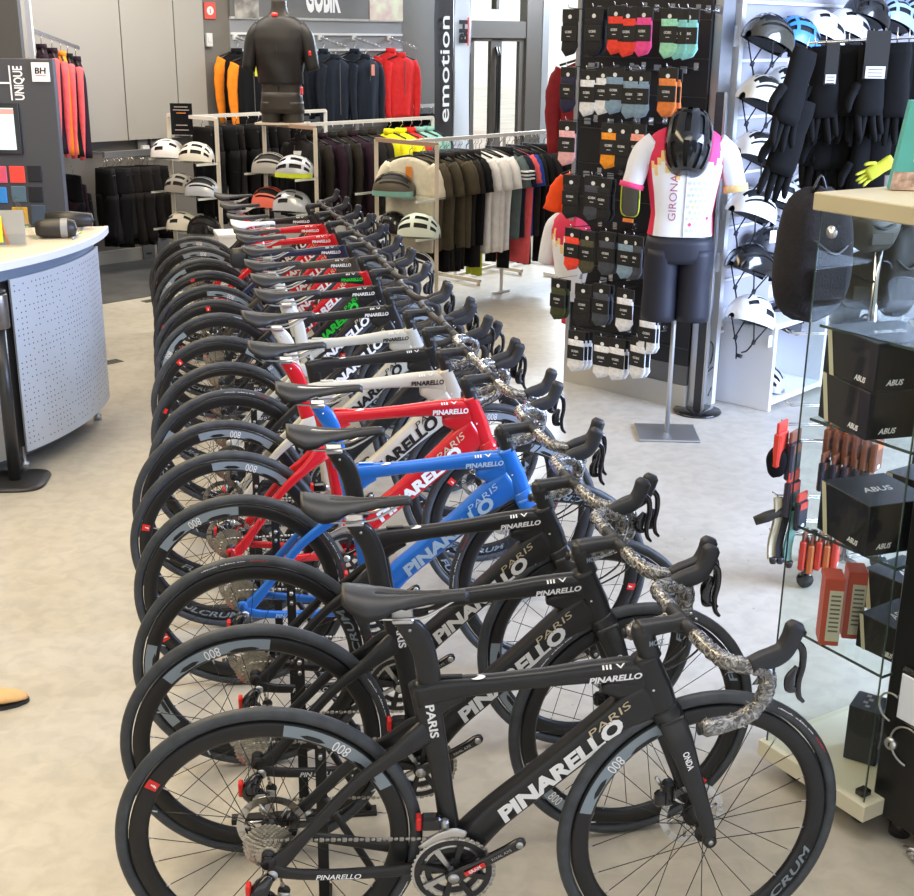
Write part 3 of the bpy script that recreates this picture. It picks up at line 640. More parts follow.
def m_chain(mb):
    P = chain_path(); P.append(P[0]); L = 0.0127 / 1.0; acc = 0; out = []
    for a, b in zip(P, P[1:]):
        d = (b - a).length; t = L - acc if acc else 0
        while t <= d: out.append((a + (b - a) * (t / d), (b - a).normalized())); t += L
        acc = d - (t - L)
    for i, (p, t) in enumerate(out):
        up = Vector((0, 1, 0)).cross(t)
        M = Matrix(((t.x, 0, up.x, p.x), (t.y, 1, up.y, p.y), (t.z, 0, up.z, p.z), (0, 0, 0, 1)))
        mb.box((0, 0, 0), (0.0115 if i % 2 else 0.0100, 0.0072 if i % 2 else 0.0050, 0.0098 if i % 2 else 0.0076), 0, M=M, bev=0.0022)
def m_derail(mb):
    mb.lathe([(0, -0.078), (0.012, -0.078), (0.014, -0.066), (0, -0.066)], 14, 1, 'Y', Matrix.Translation((0.008, 0, 0.300)))
    ptube(mb, [(0.006, 0.302, -0.076), (-0.012, 0.285, -0.086), (-0.020, 0.262, -0.090), (0.0, 0.238, -0.086), (0.024, 0.226, -0.078)], [0.010, 0.018, 0.024, 0.022, 0.012], [0.010, 0.016, 0.018, 0.016, 0.010], ex=3, n=14, m=0)
    mb.box((0.0, -0.1045, 0.252), (0.034, 0.004, 0.020), 1, bev=0.002)
def m_cage(mb):
    for y in (-0.058, -0.042):
        ptube(mb, [(0.030, 0.238, y), (0.026, 0.205, y), (0.020, 0.172, y)], [0.014, 0.010, 0.013], 0.0014, ex=2.2, n=10)
    for x, z, r in ((0.030, 0.238, 0.0145), (0.020, 0.174, 0.0165)): mb.lathe([(0, -0.054), (r, -0.052), (r, -0.048), (0, -0.046)], 14, 1, 'Y', Matrix.Translation((x, 0, z)))
def m_fd(mb):
    mb.box((0.362, -0.034, 0.402), (0.046, 0.030, 0.036), 0, bev=0.006); mb.box((0.392, -0.036, 0.388), (0.020, 0.022, 0.042), 2, bev=0.006)
    ptube(mb, [(0.44, 0.376, -0.052), (0.412, 0.383, -0.053), (0.375, 0.372, -0.053), (0.335, 0.345, -0.052)], [0.008, 0.012, 0.010, 0.005], 0.0015, ex=2.4, n=10, m=1)
    ptube(mb, [(0.44, 0.372, -0.040), (0.412, 0.378, -0.040), (0.375, 0.368, -0.040), (0.34, 0.348, -0.040)], [0.006, 0.009, 0.008, 0.005], 0.0015, ex=2.4, n=10, m=1)
def m_rcal(mb):
    mb.box((0.075, 0.052, 0.345), (0.062, 0.024, 0.030), 0, bev=0.008, M=None); mb.box((0.050, 0.047, 0.352), (0.030, 0.030, 0.040), 0, bev=0.008)
    mb.tube([(0.07, 0.052, 0.36), (0.09, 0.052, 0.375)], 0.006, 8, 1)
def m_fcal(mb):
    mb.box((0.925, 0.052, 0.405), (0.034, 0.030, 0.068), 0, bev=0.009); mb.box((0.905, 0.048, 0.395), (0.030, 0.024, 0.042), 0, bev=0.008)
    mb.tube([(0.905, 0.050, 0.43), (0.893, 0.050, 0.45)], 0.005, 8, 1)
def m_hose(mb):
    mb.tube(spline([(0.925, 0.03, 0.852), (0.935, 0.024, 0.83), (0.925, 0.012, 0.80), (0.888, 0.006, 0.775), (0.862, 0.004, 0.765)], 5), 0.0026, 6)
    mb.tube(spline([(0.925, -0.03, 0.852), (0.945, -0.02, 0.82), (0.930, -0.010, 0.79), (0.888, -0.005, 0.765), (0.862, -0.004, 0.755)], 5), 0.0026, 6)
SADW = mat('saddle_cover_white', (0.75, 0.75, 0.74), 0.4)
def make_bike(spec, label, loc, yaw):
    t = thing('road_bike', label, 'bicycle', (loc[0], loc[1], 0), yaw, 'road bikes parked in one long row'); t.rotation_euler = (LEAN, 0, yaw)
    paint = spec['paint']; letters = spec.get('letters', WHTL)
    make_frame(t, frame_mats(paint, letters, spec.get('down'), spec.get('seat'), spec.get('head')), spec.get('big', 'PINARELLO'), spec.get('gold', 'PARIS'), spec.get('g', 0.0), spec.get('ln', 0.0))
    de = spec.get('steer', 0.0) + 0.07; MS = Matrix.Translation(STEER_P) @ Matrix.Rotation(de, 4, STEER_D) @ Matrix.Translation(-STEER_P); MS = Matrix.Translation((spec.get('ln', 0.0), 0, 0)) @ MS
    I = Matrix.Identity(4); g = spec.get('g', 0.0); dz = spec.get('post', 0.0) + g; PD = Matrix.Translation((-dz * 0.30 + spec.get('sx', 0.0), 0, dz)); MB_ = MS @ Matrix.Translation((-.22 * g, 0, .62 * g))
    make_wheel(t, True, Matrix.Translation((0, 0, RA)), spec); make_wheel(t, False, MS @ Matrix.Translation((FX, 0, RA)), spec)
    cached('fork', m_fork, 'fork', [spec.get('fork', paint), letters, SIL], t, MS)
    cached('stem', m_stem, 'stem', [BLK, SIL, GREYD], t, MB_)
    bar = cached('bar', m_bar, 'handlebar', [BLK], t, MB_)
    wr = spec.get('wrap', 0)
    for s in (-1, 1):
        cached('tape%d%d' % (s, wr), m_tape(s, wr), 'bar_tape', [WRAP if wr else TAPE, BLK], bar)
        cached('shift%d' % s, m_shifter(s), 'shifter_hood', [HOOD], bar); cached('lever%d' % s, m_lever(s), 'brake_lever', [BLKG], bar)
    cached('hose', m_hose, 'brake_hose', [BLKG], bar)
    cached('post', m_post, 'seatpost', [spec.get('postm', paint), SIL], t, PD)
    sd = cached('saddle%d' % spec.get('wsad', 0), m_saddle(0), 'saddle', [SADW if spec.get('wsad') else SAD, BLKG], t, PD)
    cached('rails', m_rails, 'saddle_rails', [SIL], sd)
    cr = cached('crank', m_crank, 'crankset', [BLKG, REDP, ALU, WHTL], t, I)
    cached('ring', m_ring, 'chainring', [BLK, ALU, SIL], cr, Matrix.Translation((0.412, 0, 0.272)))
    cached('chain', m_chain, 'chain', [CHA], t, I)
    dr = cached('rd', m_derail, 'rear_derailleur', [BLKG, ALU], t, I)
    mbx = 'batt'; cached(mbx, lambda mb: mb.box((-0.044, -0.088, 0.272), (0.012, 0.024, 0.040), 0, bev=0.003), 'battery', [REDP], dr)
    cached('cage', m_cage, 'pulley_cage', [ALU, BLK], dr)
    fd = cached('fd', m_fd, 'front_derailleur', [BLKG, SIL, ALU], t, I)
    cached('fbatt', lambda mb: mb.box((0.334, -0.034, 0.402), (0.012, 0.026, 0.034), 0, bev=0.003), 'battery', [REDP], fd)
    cached('rcal', m_rcal, 'rear_brake_caliper', [BLKG, SIL], t, I); cached('fcal', m_fcal, 'front_brake_caliper', [BLKG, SIL], t, MS)
    return t
def m_stand(mb):
    mb.box((0.11, 0.135, 0.27), (0.026, 0.012, 0.54), 0); mb.tube([(0.11, 0.125, 0.525), (0.11, 0.062, 0.525), (0.135, 0.055, 0.53)], 0.006, 8, 1)
STANDM = mat('stand_black_steel', (0.014, 0.014, 0.014), 0.45)
def make_stand(loc, yaw, label):
    t = thing('bike_stand', label, 'bicycle stand', (loc[0], loc[1], 0), yaw, 'black display stands behind the bikes')
    k = 'standpost'
    def post(mb):
        mb.box((0.11, 0.14, 0.27), (0.026, 0.012, 0.54)); mb.lathe([(0, 0.122), (0.006, 0.122), (0.006, 0.134)], 10, 1, 'Y', Matrix.Translation((0.11, 0, 0.49)))
        mb.lathe([(0, 0.122), (0.005, 0.1175), (0.005, 0.134)], 8, 1, 'Y', Matrix.Translation((0.11, 0, 0.46)))
    def base(mb):
        mb.box((0.11, 0.14, 0.008), (0.40, 0.030, 0.016)); mb.box((0.11, 0.14, 0.008), (0.03, 0.20, 0.016)); 
    def brace(mb):
        mb.tube([(0.115, 0.14, 0.34), (0.29, 0.14, 0.015)], 0.010, 6, 0)
    cached('sp', post, 'post', [STANDM, SIL], t); cached('sb', base, 'base', [STANDM], t); cached('sbr', brace, 'brace', [STANDM], t)
    return t
P_BLK = mat('frame_black', (0.018, 0.018, 0.019), 0.33, noise=0.08); P_BLU = mat('frame_blue', (0.018, 0.17, 0.66), 0.28, coat=0.5)
P_RED = mat('frame_red', (0.62, 0.012, 0.018), 0.25, coat=0.6); P_CRM = mat('frame_cream', (0.60, 0.58, 0.49), 0.3, coat=0.4)
P_WHT = mat('frame_pale_grey', (0.58, 0.58, 0.52), 0.3, coat=0.4); P_NVY = mat('frame_navy', (0.02, 0.028, 0.07), 0.3, coat=0.4); P_TAN = mat('frame_dark_bronze', (0.07, 0.06, 0.045), 0.35)
ROW = [[-0.414, 2.380, 0.070], [-0.504, 2.774, 0.128], [-0.578, 3.194, 0.15], [-0.694, 3.669, 0.138], [-0.814, 4.094, 0.222], [-0.898, 4.453, 0.25], [-0.942, 4.881, 0.25], [-1.032, 5.315, 0.199],
       [-1.149, 5.805, 0.204], [-1.252, 6.316, 0.181], [-1.337, 6.66, 0.16], [-1.435, 7.064, 0.201], [-1.537, 7.505, 0.206], [-1.642, 7.927, 0.208], [-1.769, 8.40, 0.168], [-1.883, 8.83, 0.155]]
SPECS = [
 (dict(paint=P_BLK, wrap=1, steer=0.10, rot_r=0.48, rot_f=1.92, post=-.018, sx=.02), 'matt black road bike at the very front of the row, nothing standing before it'),
 (dict(paint=P_BLK, wrap=1, steer=0.06, rot_r=1.43, rot_f=3.4, post=.036, sx=-.01), 'matt black road bike second in the row, right behind the frontmost one'),
 (dict(paint=P_BLK, wrap=1, steer=0.05, rot_r=2.85, rot_f=3.0, post=.075, sx=-.015), 'matt black road bike third in the row, just in front of the blue one'),
 (dict(paint=P_BLU, wrap=1, steer=0.03, letters=mat('letter_pale_blue', (0.45, 0.62, 0.80), .4), rot_r=1.57, rot_f=4.0, g=.025, post=.035, ln=.03), 'blue road bike with pale lettering, between a black and a red bike'),
 (dict(paint=P_RED, wrap=1, steer=-0.02, rot_r=0.78, rot_f=0.4, g=.065, post=.02, sx=-.03, ln=.055), 'bright red road bike with white lettering right behind the blue one'),
 (dict(paint=P_CRM, wrap=1, steer=-0.05, letters=BLKL, rot_r=0.9, rot_f=1.0, g=.065, post=.045, sx=-.02, ln=.05), 'cream road bike with black lettering right behind the bright red one'),
 (dict(paint=P_BLK, steer=-0.05, letters=BLKL, down=P_BLK, postm=P_WHT, rot_r=2.5, rot_f=2.0, g=.045, post=.06, ln=.02), 'black road bike with black lettering between two pale framed bikes'),
 (dict(paint=P_WHT, steer=0.0, letters=BLKL, rot_r=0.9, rot_f=1.0, g=.025, post=.06), 'pale grey road bike with slim white top tube, behind the cream one'),
 (dict(paint=P_BLK, steer=0.0, rot_r=0.2, rot_f=1.0, postm=P_WHT, g=.03, post=.03), 'black road bike with white lettering and pale seatpost, behind the pale grey one'),
 (dict(paint=P_BLK, steer=0.02, rot_r=2.2, rot_f=1.0, g=.03, post=.01), 'black road bike with big white lettering, in front of the green lettered one'),
 (dict(paint=P_BLK, steer=0.02, letters=GRNL, head=P_RED, rot_r=-0.4, rot_f=1.0, g=.05, post=0.0), 'black road bike with green lettering and red head tube'),
 (dict(paint=P_TAN, down=P_RED, steer=0.04, rot_r=0.7, rot_f=0.0, g=.05, post=-.03, postm=P_RED), 'dark bronze road bike with white lettering on a red down tube'),
 (dict(paint=P_NVY, down=P_RED, steer=0.04, rot_r=0.1, rot_f=1.0, g=.05, post=-.05, wsad=1), 'navy blue road bike with a white saddle in the rear part of the row'),
 (dict(paint=P_RED, steer=0.05, rot_r=2.0, rot_f=1.0, g=.05, post=-.07), 'red road bike third from the far end of the row'),
 (dict(paint=P_RED, steer=0.05, rot_r=1.0, rot_f=1.0, g=.05, post=-.06), 'red road bike with a black saddle, second from the far end of the row'),
 (dict(paint=P_BLK, steer=0.05, rot_r=1.0, rot_f=1.0, g=.05, post=-.05), 'black road bike at the far end of the row, below the helmet shelves'),
]
SL = ['front black bike', 'second black bike', 'third black bike', 'blue bike', 'bright red bike', 'cream bike', 'black lettered black bike', 'pale grey bike']
for i, ((x, y, yaw), (sp, lab)) in enumerate(zip(ROW, SPECS)):
    sp.setdefault('deep', 0.042 if i not in (7, 12) else 0.03)
    make_bike(sp, lab, (x, y), yaw)
    if i < 8: make_stand((x, y), yaw, 'black steel post stand behind the rear wheel of the ' + SL[i])

# black tool bag strapped below the saddle of the bronze bike
x, y, yaw = ROW[11]; v = Vector((x, y, 0)) + Matrix.Rotation(yaw, 3, 'Z') @ Vector((0.20, 0.0, 0.0))
t = thing('saddle_bag', 'black tool bag strapped under a saddle in the rear half of the row', 'bag', v + Vector((0.0, -0.045, 0.86)), yaw)
mb = MB(); R = []
for u, hh, ww in ((-.075, .035, .030), (-.06, .055, .042), (0, .062, .045), (.05, .050, .035), (.075, .025, .018)): R.append([(u, ww * (abs(cos(a)) ** .7) * (1 if cos(a) > 0 else -1), hh * (abs(sin(a)) ** .7) * (1 if sin(a) > 0 else -1) - .02) for a in [2 * pi * j / 18 for j in range(18)]])
mb.rings(R, 0, True); mb.build('bag_body', BLK, t)
mb = MB(); mb.tube([(.02, -.046, -.02), (.02, -.03, .055), (.02, .03, .055), (.02, .046, -.02)], .006, 6); mb.build('strap', BLKG, t)
# ================================================================ shared builders for the shop
FAB = {}
def fab(name, col, rough=0.8, sheen=0.0): return mat('fabric_' + name, col, rough, noise=0.10, nscale=18, bump=0.25, bscale=14, sheen=sheen, spec=0.15)
F_BLK = fab('black', (0.008, 0.008, 0.009)); F_CHAR = fab('charcoal', (0.018, 0.016, 0.017)); F_RED = fab('red', (0.72, 0.03, 0.03)); F_CORAL = fab('coral', (0.78, 0.12, 0.13))
F_ORG = fab('orange', (0.85, 0.25, 0.02)); F_BLU = fab('blue', (0.03, 0.20, 0.60)); F_NVY = fab('navy', (0.014, 0.018, 0.028)); F_BRN = fab('olive_brown', (0.075, 0.062, 0.038)); F_DRK = fab('dark_brown', (0.022, 0.018, 0.014))
F_CRM = fab('cream', (0.72, 0.67, 0.52)); F_WHT = fab('white', (0.72, 0.70, 0.66)); F_YEL = fab('yellow', (0.80, 0.74, 0.02)); F_TEAL = fab('teal', (0.25, 0.50, 0.44)); F_RBLU = fab('royal_blue', (0.02, 0.06, 0.30))
F_MAR = fab('maroon', (0.22, 0.02, 0.025)); F_LIME = fab('lime', (0.55, 0.62, 0.05)); F_GRN = fab('grey_green', (0.10, 0.13, 0.13)); F_ORR = fab('orange_red', (0.85, 0.09, 0.02)); F_PUR = fab('dark_purple', (0.022, 0.010, 0.018))
CHROME = mat('chrome', (0.75, 0.75, 0.75), 0.15, 1.0); HANGM = mat('hanger_black', (0.01, 0.01, 0.01), 0.3)
def m_garment(kind, w, h, seed, stripe=0):
    def fn(mb):
        rnd = random.Random(seed); ph = rnd.uniform(0, 6); n = 28; R = []; N = 16
        if kind in ('shirt', 'jacket', 'vest'):
            top = -0.085; SL_ = 0.075 if kind == 'jacket' else 0.055
            for i in range(N + 1):
                t = i / N; z = top - h * t
                if t < 0.12: hw = lerp(0.055, w / 2 * 0.93, (t / 0.12) ** 0.7); z = top - (SL_ * (t / 0.12))
                else: hw = w / 2 * (0.93 + 0.06 * sin(4 * t + ph) - (0.10 * t if kind == 'jacket' else 0)); z = top - SL_ - (h - SL_) * (t - 0.12) / 0.88
                dp = lerp(0.035, 0.045 if kind != 'jacket' else 0.06, min(1, t * 5))
                ring = []
                for j in range(n):
                    a = 2 * pi * j / n; c, s = cos(a), sin(a)
                    fold = 1 + (0.30 * t) * sin(5 * a + ph + 2 * t) + 0.12 * t * sin(9 * a + 1.3 * ph)
                    ring.append((hw * (abs(c) ** 0.8) * (1 if c >= 0 else -1) * (1 + 0.02 * sin(7 * t + ph)), dp * fold * (abs(s) ** 0.8) * (1 if s >= 0 else -1), z + 0.006 * t * sin(3 * a + ph)))
                R.append(ring)
            mb.rings(R, 0, True)
        else:   # shorts / tights: a waist that splits into two legs
            top = -0.06; hs = 0.22 if kind == 'tights' else 0.24
            for i in range(7):
                t = i / 6; z = top - hs * t; hw = w / 2 * (0.85 + 0.15 * t)
                R.append([(hw * cos(2 * pi * j / n), 0.035 * (1 + .3 * t * sin(4 * 2 * pi * j / n + ph)) * sin(2 * pi * j / n), z) for j in range(n)])
            mb.rings(R, 0, True)
            for s in (-1, 1):
                R = []
                for i in range(9):
                    t = i / 8; z = top - hs + 0.02 - (h - hs) * t; r = w / 4 * (1.0 - (0.25 if kind == 'tights' else 0.0) * t)
                    R.append([(s * w / 4 * (1 + .15 * t * sin(ph + s)) + r * (1 + .10 * sin(7 * t + ph + s)) * cos(2 * pi * j / 18), 0.036 * (1 + .45 * t * sin(4 * 2 * pi * j / 18 + ph + 4 * t)) * sin(2 * pi * j / 18) + .02 * t * sin(ph * 2 + s), z + .02 * t * sin(ph * 3 + s)) for j in range(18)])
                mb.rings(R, 0, True)
    return fn
def m_sleeve(s, w, ln, long_, seed):
    def fn(mb):
        x = s * (w / 2 - 0.045); z = -0.150
        if long_: P = [(x, 0, z), (x + s * 0.045, -0.01, z - 0.10), (x + s * 0.06, -0.015, z - ln * 0.5), (x + s * 0.045, -0.03, z - ln)]; r = [0.062, 0.062, 0.052, 0.036]
        else: P = [(x, 0, z), (x + s * 0.05, 0, z - 0.07), (x + s * 0.085, -0.005, z - ln)]; r = [0.052, 0.060, 0.062]
        Q = spline(P, 4); K = len(Q); R = []
        for i, p in enumerate(Q):
            t = i / (K - 1) * (len(r) - 1); a = min(int(t), len(r) - 2); rr = lerp(r[a], r[a + 1], t - a); wob = 1 + 0.07 * sin(seed + 9 * i / K * 3)
            T = (Q[min(i + 1, K - 1)] - Q[max(i - 1, 0)]).normalized(); Y = Vector((0, 1, 0)); N_ = Y.cross(T).normalized()
            R.append([p + N_ * (rr * wob * cos(2 * pi * j / 12)) + Y * (rr * 0.62 * sin(2 * pi * j / 12)) for j in range(12)])
        mb.rings(R, 0, True)
    return fn
def m_hanger(w):
    def fn(mb):
        mb.tube(spline([(0.0, 0, -0.075), (0, 0, -0.03), (0.022, 0, -0.012), (0.018, 0, 0.012), (0, 0, 0.018), (-0.018, 0, 0.008)], 3), 0.0028, 5, 1)
        mb.tube([(-w * 0.46, 0, -0.118), (-w * .2, 0, -0.085), (0, 0, -0.07), (w * .2, 0, -0.085), (w * 0.46, 0, -0.118)], 0.008, 6, 0)
    return fn
def garment(kind, label, cat, group, pos, rz, w=0.46, h=0.66, body=F_BLK, sleeve=None, long_=False, seed=1, name=None, collar=None, tagm=None, stripes=None, sl=None, hanger=True):
    nm = name or {'shirt': 't_shirt', 'jacket': 'jacket', 'vest': 'jersey', 'shorts': 'cycling_shorts', 'tights': 'cycling_tights'}[kind]
    t = thing(nm, label, cat, pos, rz, group); sleeve = sleeve or body
    cached('g%s%.2f%.2f%d' % (kind, w, h, seed), m_garment(kind, w, h, seed), 'legwear' if kind in ('shorts', 'tights') else 'body_panel', [body], t)
    if kind in ('shirt', 'jacket'):
        ln = sl or (0.58 if long_ else 0.20)
        for s in (-1, 1): cached('s%d%.2f%.2f%d%d' % (s, w, ln, long_, seed), m_sleeve(s, w, ln, long_, seed), 'sleeve', [sleeve], t)
    if kind == 'jacket' or collar:
        cached('collar', lambda mb: mb.lathe([(0.058, -0.10), (0.062, -0.07), (0.058, -0.045), (0.052, -0.045), (0.052, -0.10)], 16, 0, 'Z', Matrix.Scale(0.7, 4, (0, 1, 0)), closed=True), 'collar', [collar or body], t)
    if kind == 'jacket': cached('zip', lambda mb: mb.box((0, -0.062, -0.38), (0.008, 0.004, 0.50)), 'zip', [mat('zip_grey', (0.10, 0.10, 0.10), .3)], t)
    if stripes:
        mb = MB()
        for k in range(3):
            for s in (-1, 1): mb.box((s * (w / 2 + 0.045), -0.01, -0.235 - k * 0.028), (0.115, 0.105, 0.011), 0)
        mb.build('sleeve_stripes', stripes, t)
    if tagm: cached('tag' + tagm.name, lambda mb: mb.box((0.03, -0.072, -0.20), (0.05, 0.004, 0.11), 0), 'hang_tag', [tagm], t)
    if hanger: cached('hanger%.2f' % w, m_hanger(w), 'hanger', [HANGM, CHROME], t)
    return t
# helmets -------------------------------------------------------------
def helm_pt(s, th, L=0.29, W=0.205, H=0.145, k=1.0):
    x = L / 2 * cos(pi * s) * k; e = max(0.0, sin(pi * s)) ** 0.55
    return (x, W / 2 * e * cos(th) * k, (H * (0.92 + 0.10 * sin(pi * s)) * e * max(0, sin(th)) ** 0.85) * k + (-0.02 * (1 - e)))
def m_helmet(vent):
    def fn(mb):
        ns, nt_ = 36, 26; V = [helm_pt(0.02 + 0.96 * i / ns, pi * j / nt_) for i in range(ns + 1) for j in range(nt_ + 1)]; F = []
        for i in range(ns):
            for j in range(nt_):
                s = (i + .5) / ns; q = j
                hole = False
                if vent == 3 and q in (4, 8, 9, 16, 17, 21) and 0.3 < s < 0.85: hole = True
                if vent == 1 and ((q in (3, 4, 7, 8, 12, 13, 17, 18, 21, 22) and (0.10 < s - 0.03 * (q in (3, 4, 21, 22)) < 0.38 or 0.46 < s < 0.70 or 0.76 < s < 0.90))): hole = True
                if vent == 2 and ((q in (3, 4, 21, 22) and 0.30 < s < 0.50) or (q in (6, 7, 18, 19) and (0.18 < s < 0.36 or 0.60 < s < 0.78)) or (q in (12, 13) and (0.22 < s < .34 or 0.5 < s < 0.66)) or (q in (9, 16) and .42 < s < .6)): hole = True
                if vent == 3 and (q in (6, 7, 11, 14, 18, 19) and 0.20 < s < 0.80): hole = True
                if not hole: a = i * (nt_ + 1) + j; F.append((a, a + 1, a + nt_ + 2, a + nt_ + 1))
        mb.add(V, F, 0, True)
    return fn
def m_liner(mb):
    ns, nt_ = 18, 14; V = [helm_pt(0.03 + 0.94 * i / ns, pi * j / nt_, k=0.93) for i in range(ns + 1) for j in range(nt_ + 1)]
    F = [(i * (nt_ + 1) + j, i * (nt_ + 1) + j + 1, (i + 1) * (nt_ + 1) + j + 1, (i + 1) * (nt_ + 1) + j) for i in range(ns) for j in range(nt_)]
    mb.add(V, F, 0, True); mb.add([(0.93 * 0.125 * cos(2 * pi * k / 20), 0.08 * sin(2 * pi * k / 20), -0.004) for k in range(20)], [tuple(range(20))], 0)
def m_visor(mb):
    mb.grid(lambda u, v: (0.105 + 0.075 * v, (u - 0.5) * (0.17 - 0.05 * v), 0.052 - 0.12 * (u - .5) ** 2 + 0.012 * v), 8, 4, 0)
    mb.grid(lambda u, v: (0.105 + 0.075 * v, (u - 0.5) * (0.17 - 0.05 * v), 0.046 - 0.12 * (u - .5) ** 2 + 0.012 * v), 8, 4, 0)
def m_straps(mb):
    for s in (-1, 1):
        mb.tube([(0.06, s * 0.085, 0.01), (0.01, s * 0.07, -0.10)], 0.004, 5); mb.tube([(-0.06, s * 0.085, 0.01), (0.01, s * 0.07, -0.10)], 0.004, 5)
        mb.tube(spline([(0.01, s * 0.07, -0.10), (0.015, s * 0.04, -0.15), (0.01, s * 0.01, -0.19 - 0.02 * s)], 3), 0.0045, 5); mb.box((0.012, s * 0.068, -0.10), (0.022, 0.008, 0.026))
    mb.box((0.012, 0.0, -0.19), (0.02, 0.03, 0.02))
HEL = {'white': mat('helmet_white', (0.78, 0.79, 0.78), .25, coat=.3), 'cream': mat('helmet_cream', (0.72, 0.68, 0.56), .3), 'grey': mat('helmet_grey', (0.32, 0.30, 0.27), .3), 'black': mat('helmet_black', (0.012, 0.012, 0.012), .15, coat=.6),
       'bronze': mat('helmet_bronze', (0.055, 0.05, 0.035), .12, coat=.8), 'blue': mat('helmet_blue', (0.05, 0.25, 0.60), .25), 'lightblue': mat('helmet_light_blue', (0.35, 0.50, 0.68), .3), 'dark': mat('helmet_dark_grey', (0.06, 0.06, 0.065), .4), 'teal': mat('helmet_teal', (0.05, 0.25, 0.24), .3),
       'coral': mat('helmet_coral', (0.70, 0.14, 0.09), .35), 'mint': mat('helmet_mint_white', (0.66, 0.74, 0.64), .3), 'silver': mat('helmet_silver', (0.55, 0.57, 0.60), .25, .3), 'olive': mat('helmet_olive', (0.09, 0.075, 0.05), .4)}
LIN = mat('helmet_liner_black', (0.01, 0.01, 0.01), .7); STRAP = mat('strap_black', (0.01, 0.01, 0.011), .7); TAGW = mat('price_tag_white', (0.78, 0.78, 0.76), .5); VISD = mat('visor_smoke', (0.06, 0.09, 0.12), .12, coat=.8)
def helmet(color, vent, label, pos, rz, pitch=0.0, group=None, visor=None, straps=False, tagp=False, roll=0.0, sc=1.0, cat='helmet', rim=None):
    t = thing('bicycle_helmet', label, cat, pos, rz, group); t.rotation_euler = (roll, pitch, rz); t.scale = (sc, sc, sc)
    cached('helm%d' % vent, m_helmet(vent), 'shell', [HEL[color]], t); cached('liner', m_liner, 'liner', [LIN], t)
    if visor: cached('visor', m_visor, 'visor', [visor], t)
    if rim: cached('rimband', lambda mb: mb.add([helm_pt(s, th, k=1.015)[:2] + (z,) for th, sg in ((0, 1), (pi, -1)) for s in [0.04 + 0.92 * i / 16 for i in range(17)] for z in (-0.012, 0.022)], [(34 * b + 2 * i, 34 * b + 2 * i + 1, 34 * b + 2 * i + 3, 34 * b + 2 * i + 2) for b in (0, 1) for i in range(16)], 0), 'edge_band', [rim], t)
    if straps: cached('straps', m_straps, 'chin_strap', [STRAP], t)
    if tagp:
        o = cached('ptag', lambda mb: mb.box((0, 0, -0.05), (0.045, 0.002, 0.065)).tube([(0, 0, -0.02), (0, 0, 0.03)], 0.001, 4), 'price_tag', [TAGW], t); o.location = (0.115, -0.075, -0.015); o.rotation_euler = (0, -pitch, 0)
    return t
# metal frames -------------------------------------------------------------
CRMM = mat('rack_cream_metal', (0.60, 0.53, 0.42), .4); CRMW = mat('rack_white_metal', (0.74, 0.72, 0.67), .4); BRNM = mat('rack_copper_metal', (0.36, 0.24, 0.17), .4)
def bar(mb, a, b, s=0.03, m=0):
    a, b = Vector(a), Vector(b); d = (b - a).normalized(); up = Vector((0, 0, 1)) if abs(d.z) < .9 else Vector((1, 0, 0)); x = d.cross(up).normalized(); y = x.cross(d)
    R = [[p + x * (i * s / 2) + y * (j * s / 2) for i, j in ((-1, -1), (1, -1), (1, 1), (-1, 1))] for p in (a, b)]
    mb.rings(R, m, False)
RZ_ = 1.30
HA, HB_, HD = 1.38, 1.34, 1.30
def gondola(name, label, L, R, top, post, shelves, rail_from=None, rail_to=None, RZ_=1.30):
    """end frame with two posts and glass shelves; L and R are floor points"""
    t = thing(name, label, 'display rack', (L.x, L.y, 0), 0, 'helmet and clothes racks on the shop floor'); o = Vector((L.x, L.y, 0)); l = Vector((0, 0, 0)); r = Vector((R.x - L.x, R.y - L.y, 0))
    for p in (l, r): mb = MB(); bar(mb, p, p + Vector((0, 0, RZ_))); mb.build('post', post, t)
    mb = MB(); bar(mb, l + Vector((0, 0, RZ_)), r + Vector((0, 0, RZ_))); mb.build('top_bar', top, t)
    mb = MB(); bar(mb, l - E1 * .25 + Vector((0, 0, .03)), l + E1 * .25 + Vector((0, 0, .03))); bar(mb, r - E1 * .25 + Vector((0, 0, .03)), r + E1 * .25 + Vector((0, 0, .03))); mb.build('foot', post, t)
    c = (l + r) / 2; w_ = r.length
    for z in shelves:
        mb = MB(); mb.box((0, 0, 0), (w_ + 0.22, 0.30, 0.008), 0); g = mb.build('glass_shelf', [GLASS, GLASSE], t); g.location = c - E1 * 0.10 + Vector((0, 0, z)); g.rotation_euler = (0, 0, A2)
        mb = MB()
        for p in (l, r): bar(mb, p - E1 * .22 + Vector((0, 0, z - .014)), p + Vector((0, 0, z - .014)), .016)
        bar(mb, l - E1 * .02 + Vector((0, 0, z - .014)), r - E1 * .02 + Vector((0, 0, z - .014)), .018); mb.build('shelf_bracket', CRMW, t)
    if rail_from is not None:
        mb = MB(); a = Vector((rail_from.x, rail_from.y, RZ_)) - o; b = Vector((rail_to.x, rail_to.y, RZ_)) - o; bar(mb, a, b, .028); mb.build('rail', CRMW, t)
        mb = MB(); bar(mb, Vector((b.x, b.y, 0.02)), b); bar(mb, Vector((b.x, b.y, .02)) - E2 * .25, Vector((b.x, b.y, .02)) + E2 * .25); mb.build('rail_leg', CRMW, t)
    return t
def zat(px, py, P):      # height of a pixel on the vertical line over floor point P
    d = ray(px, py); return HC + d.z * (hypot(P.x, P.y) / hypot(d.x, d.y))
def flat(px, py, z): p = at(px, py, z); return Vector((p.x, p.y, 0))
AL, AR = None, flat(216, 119, HA); BL, BR = None, flat(315, 128, HB_); DL, DR = None, flat(437, 145, HD)
def fixw(L, R, px=0):   # left post on the line through R along E2
    q = onpl(px, 130, (R.x, R.y), (E1.x, E1.y)); return Vector((q.x, q.y, 0)), R
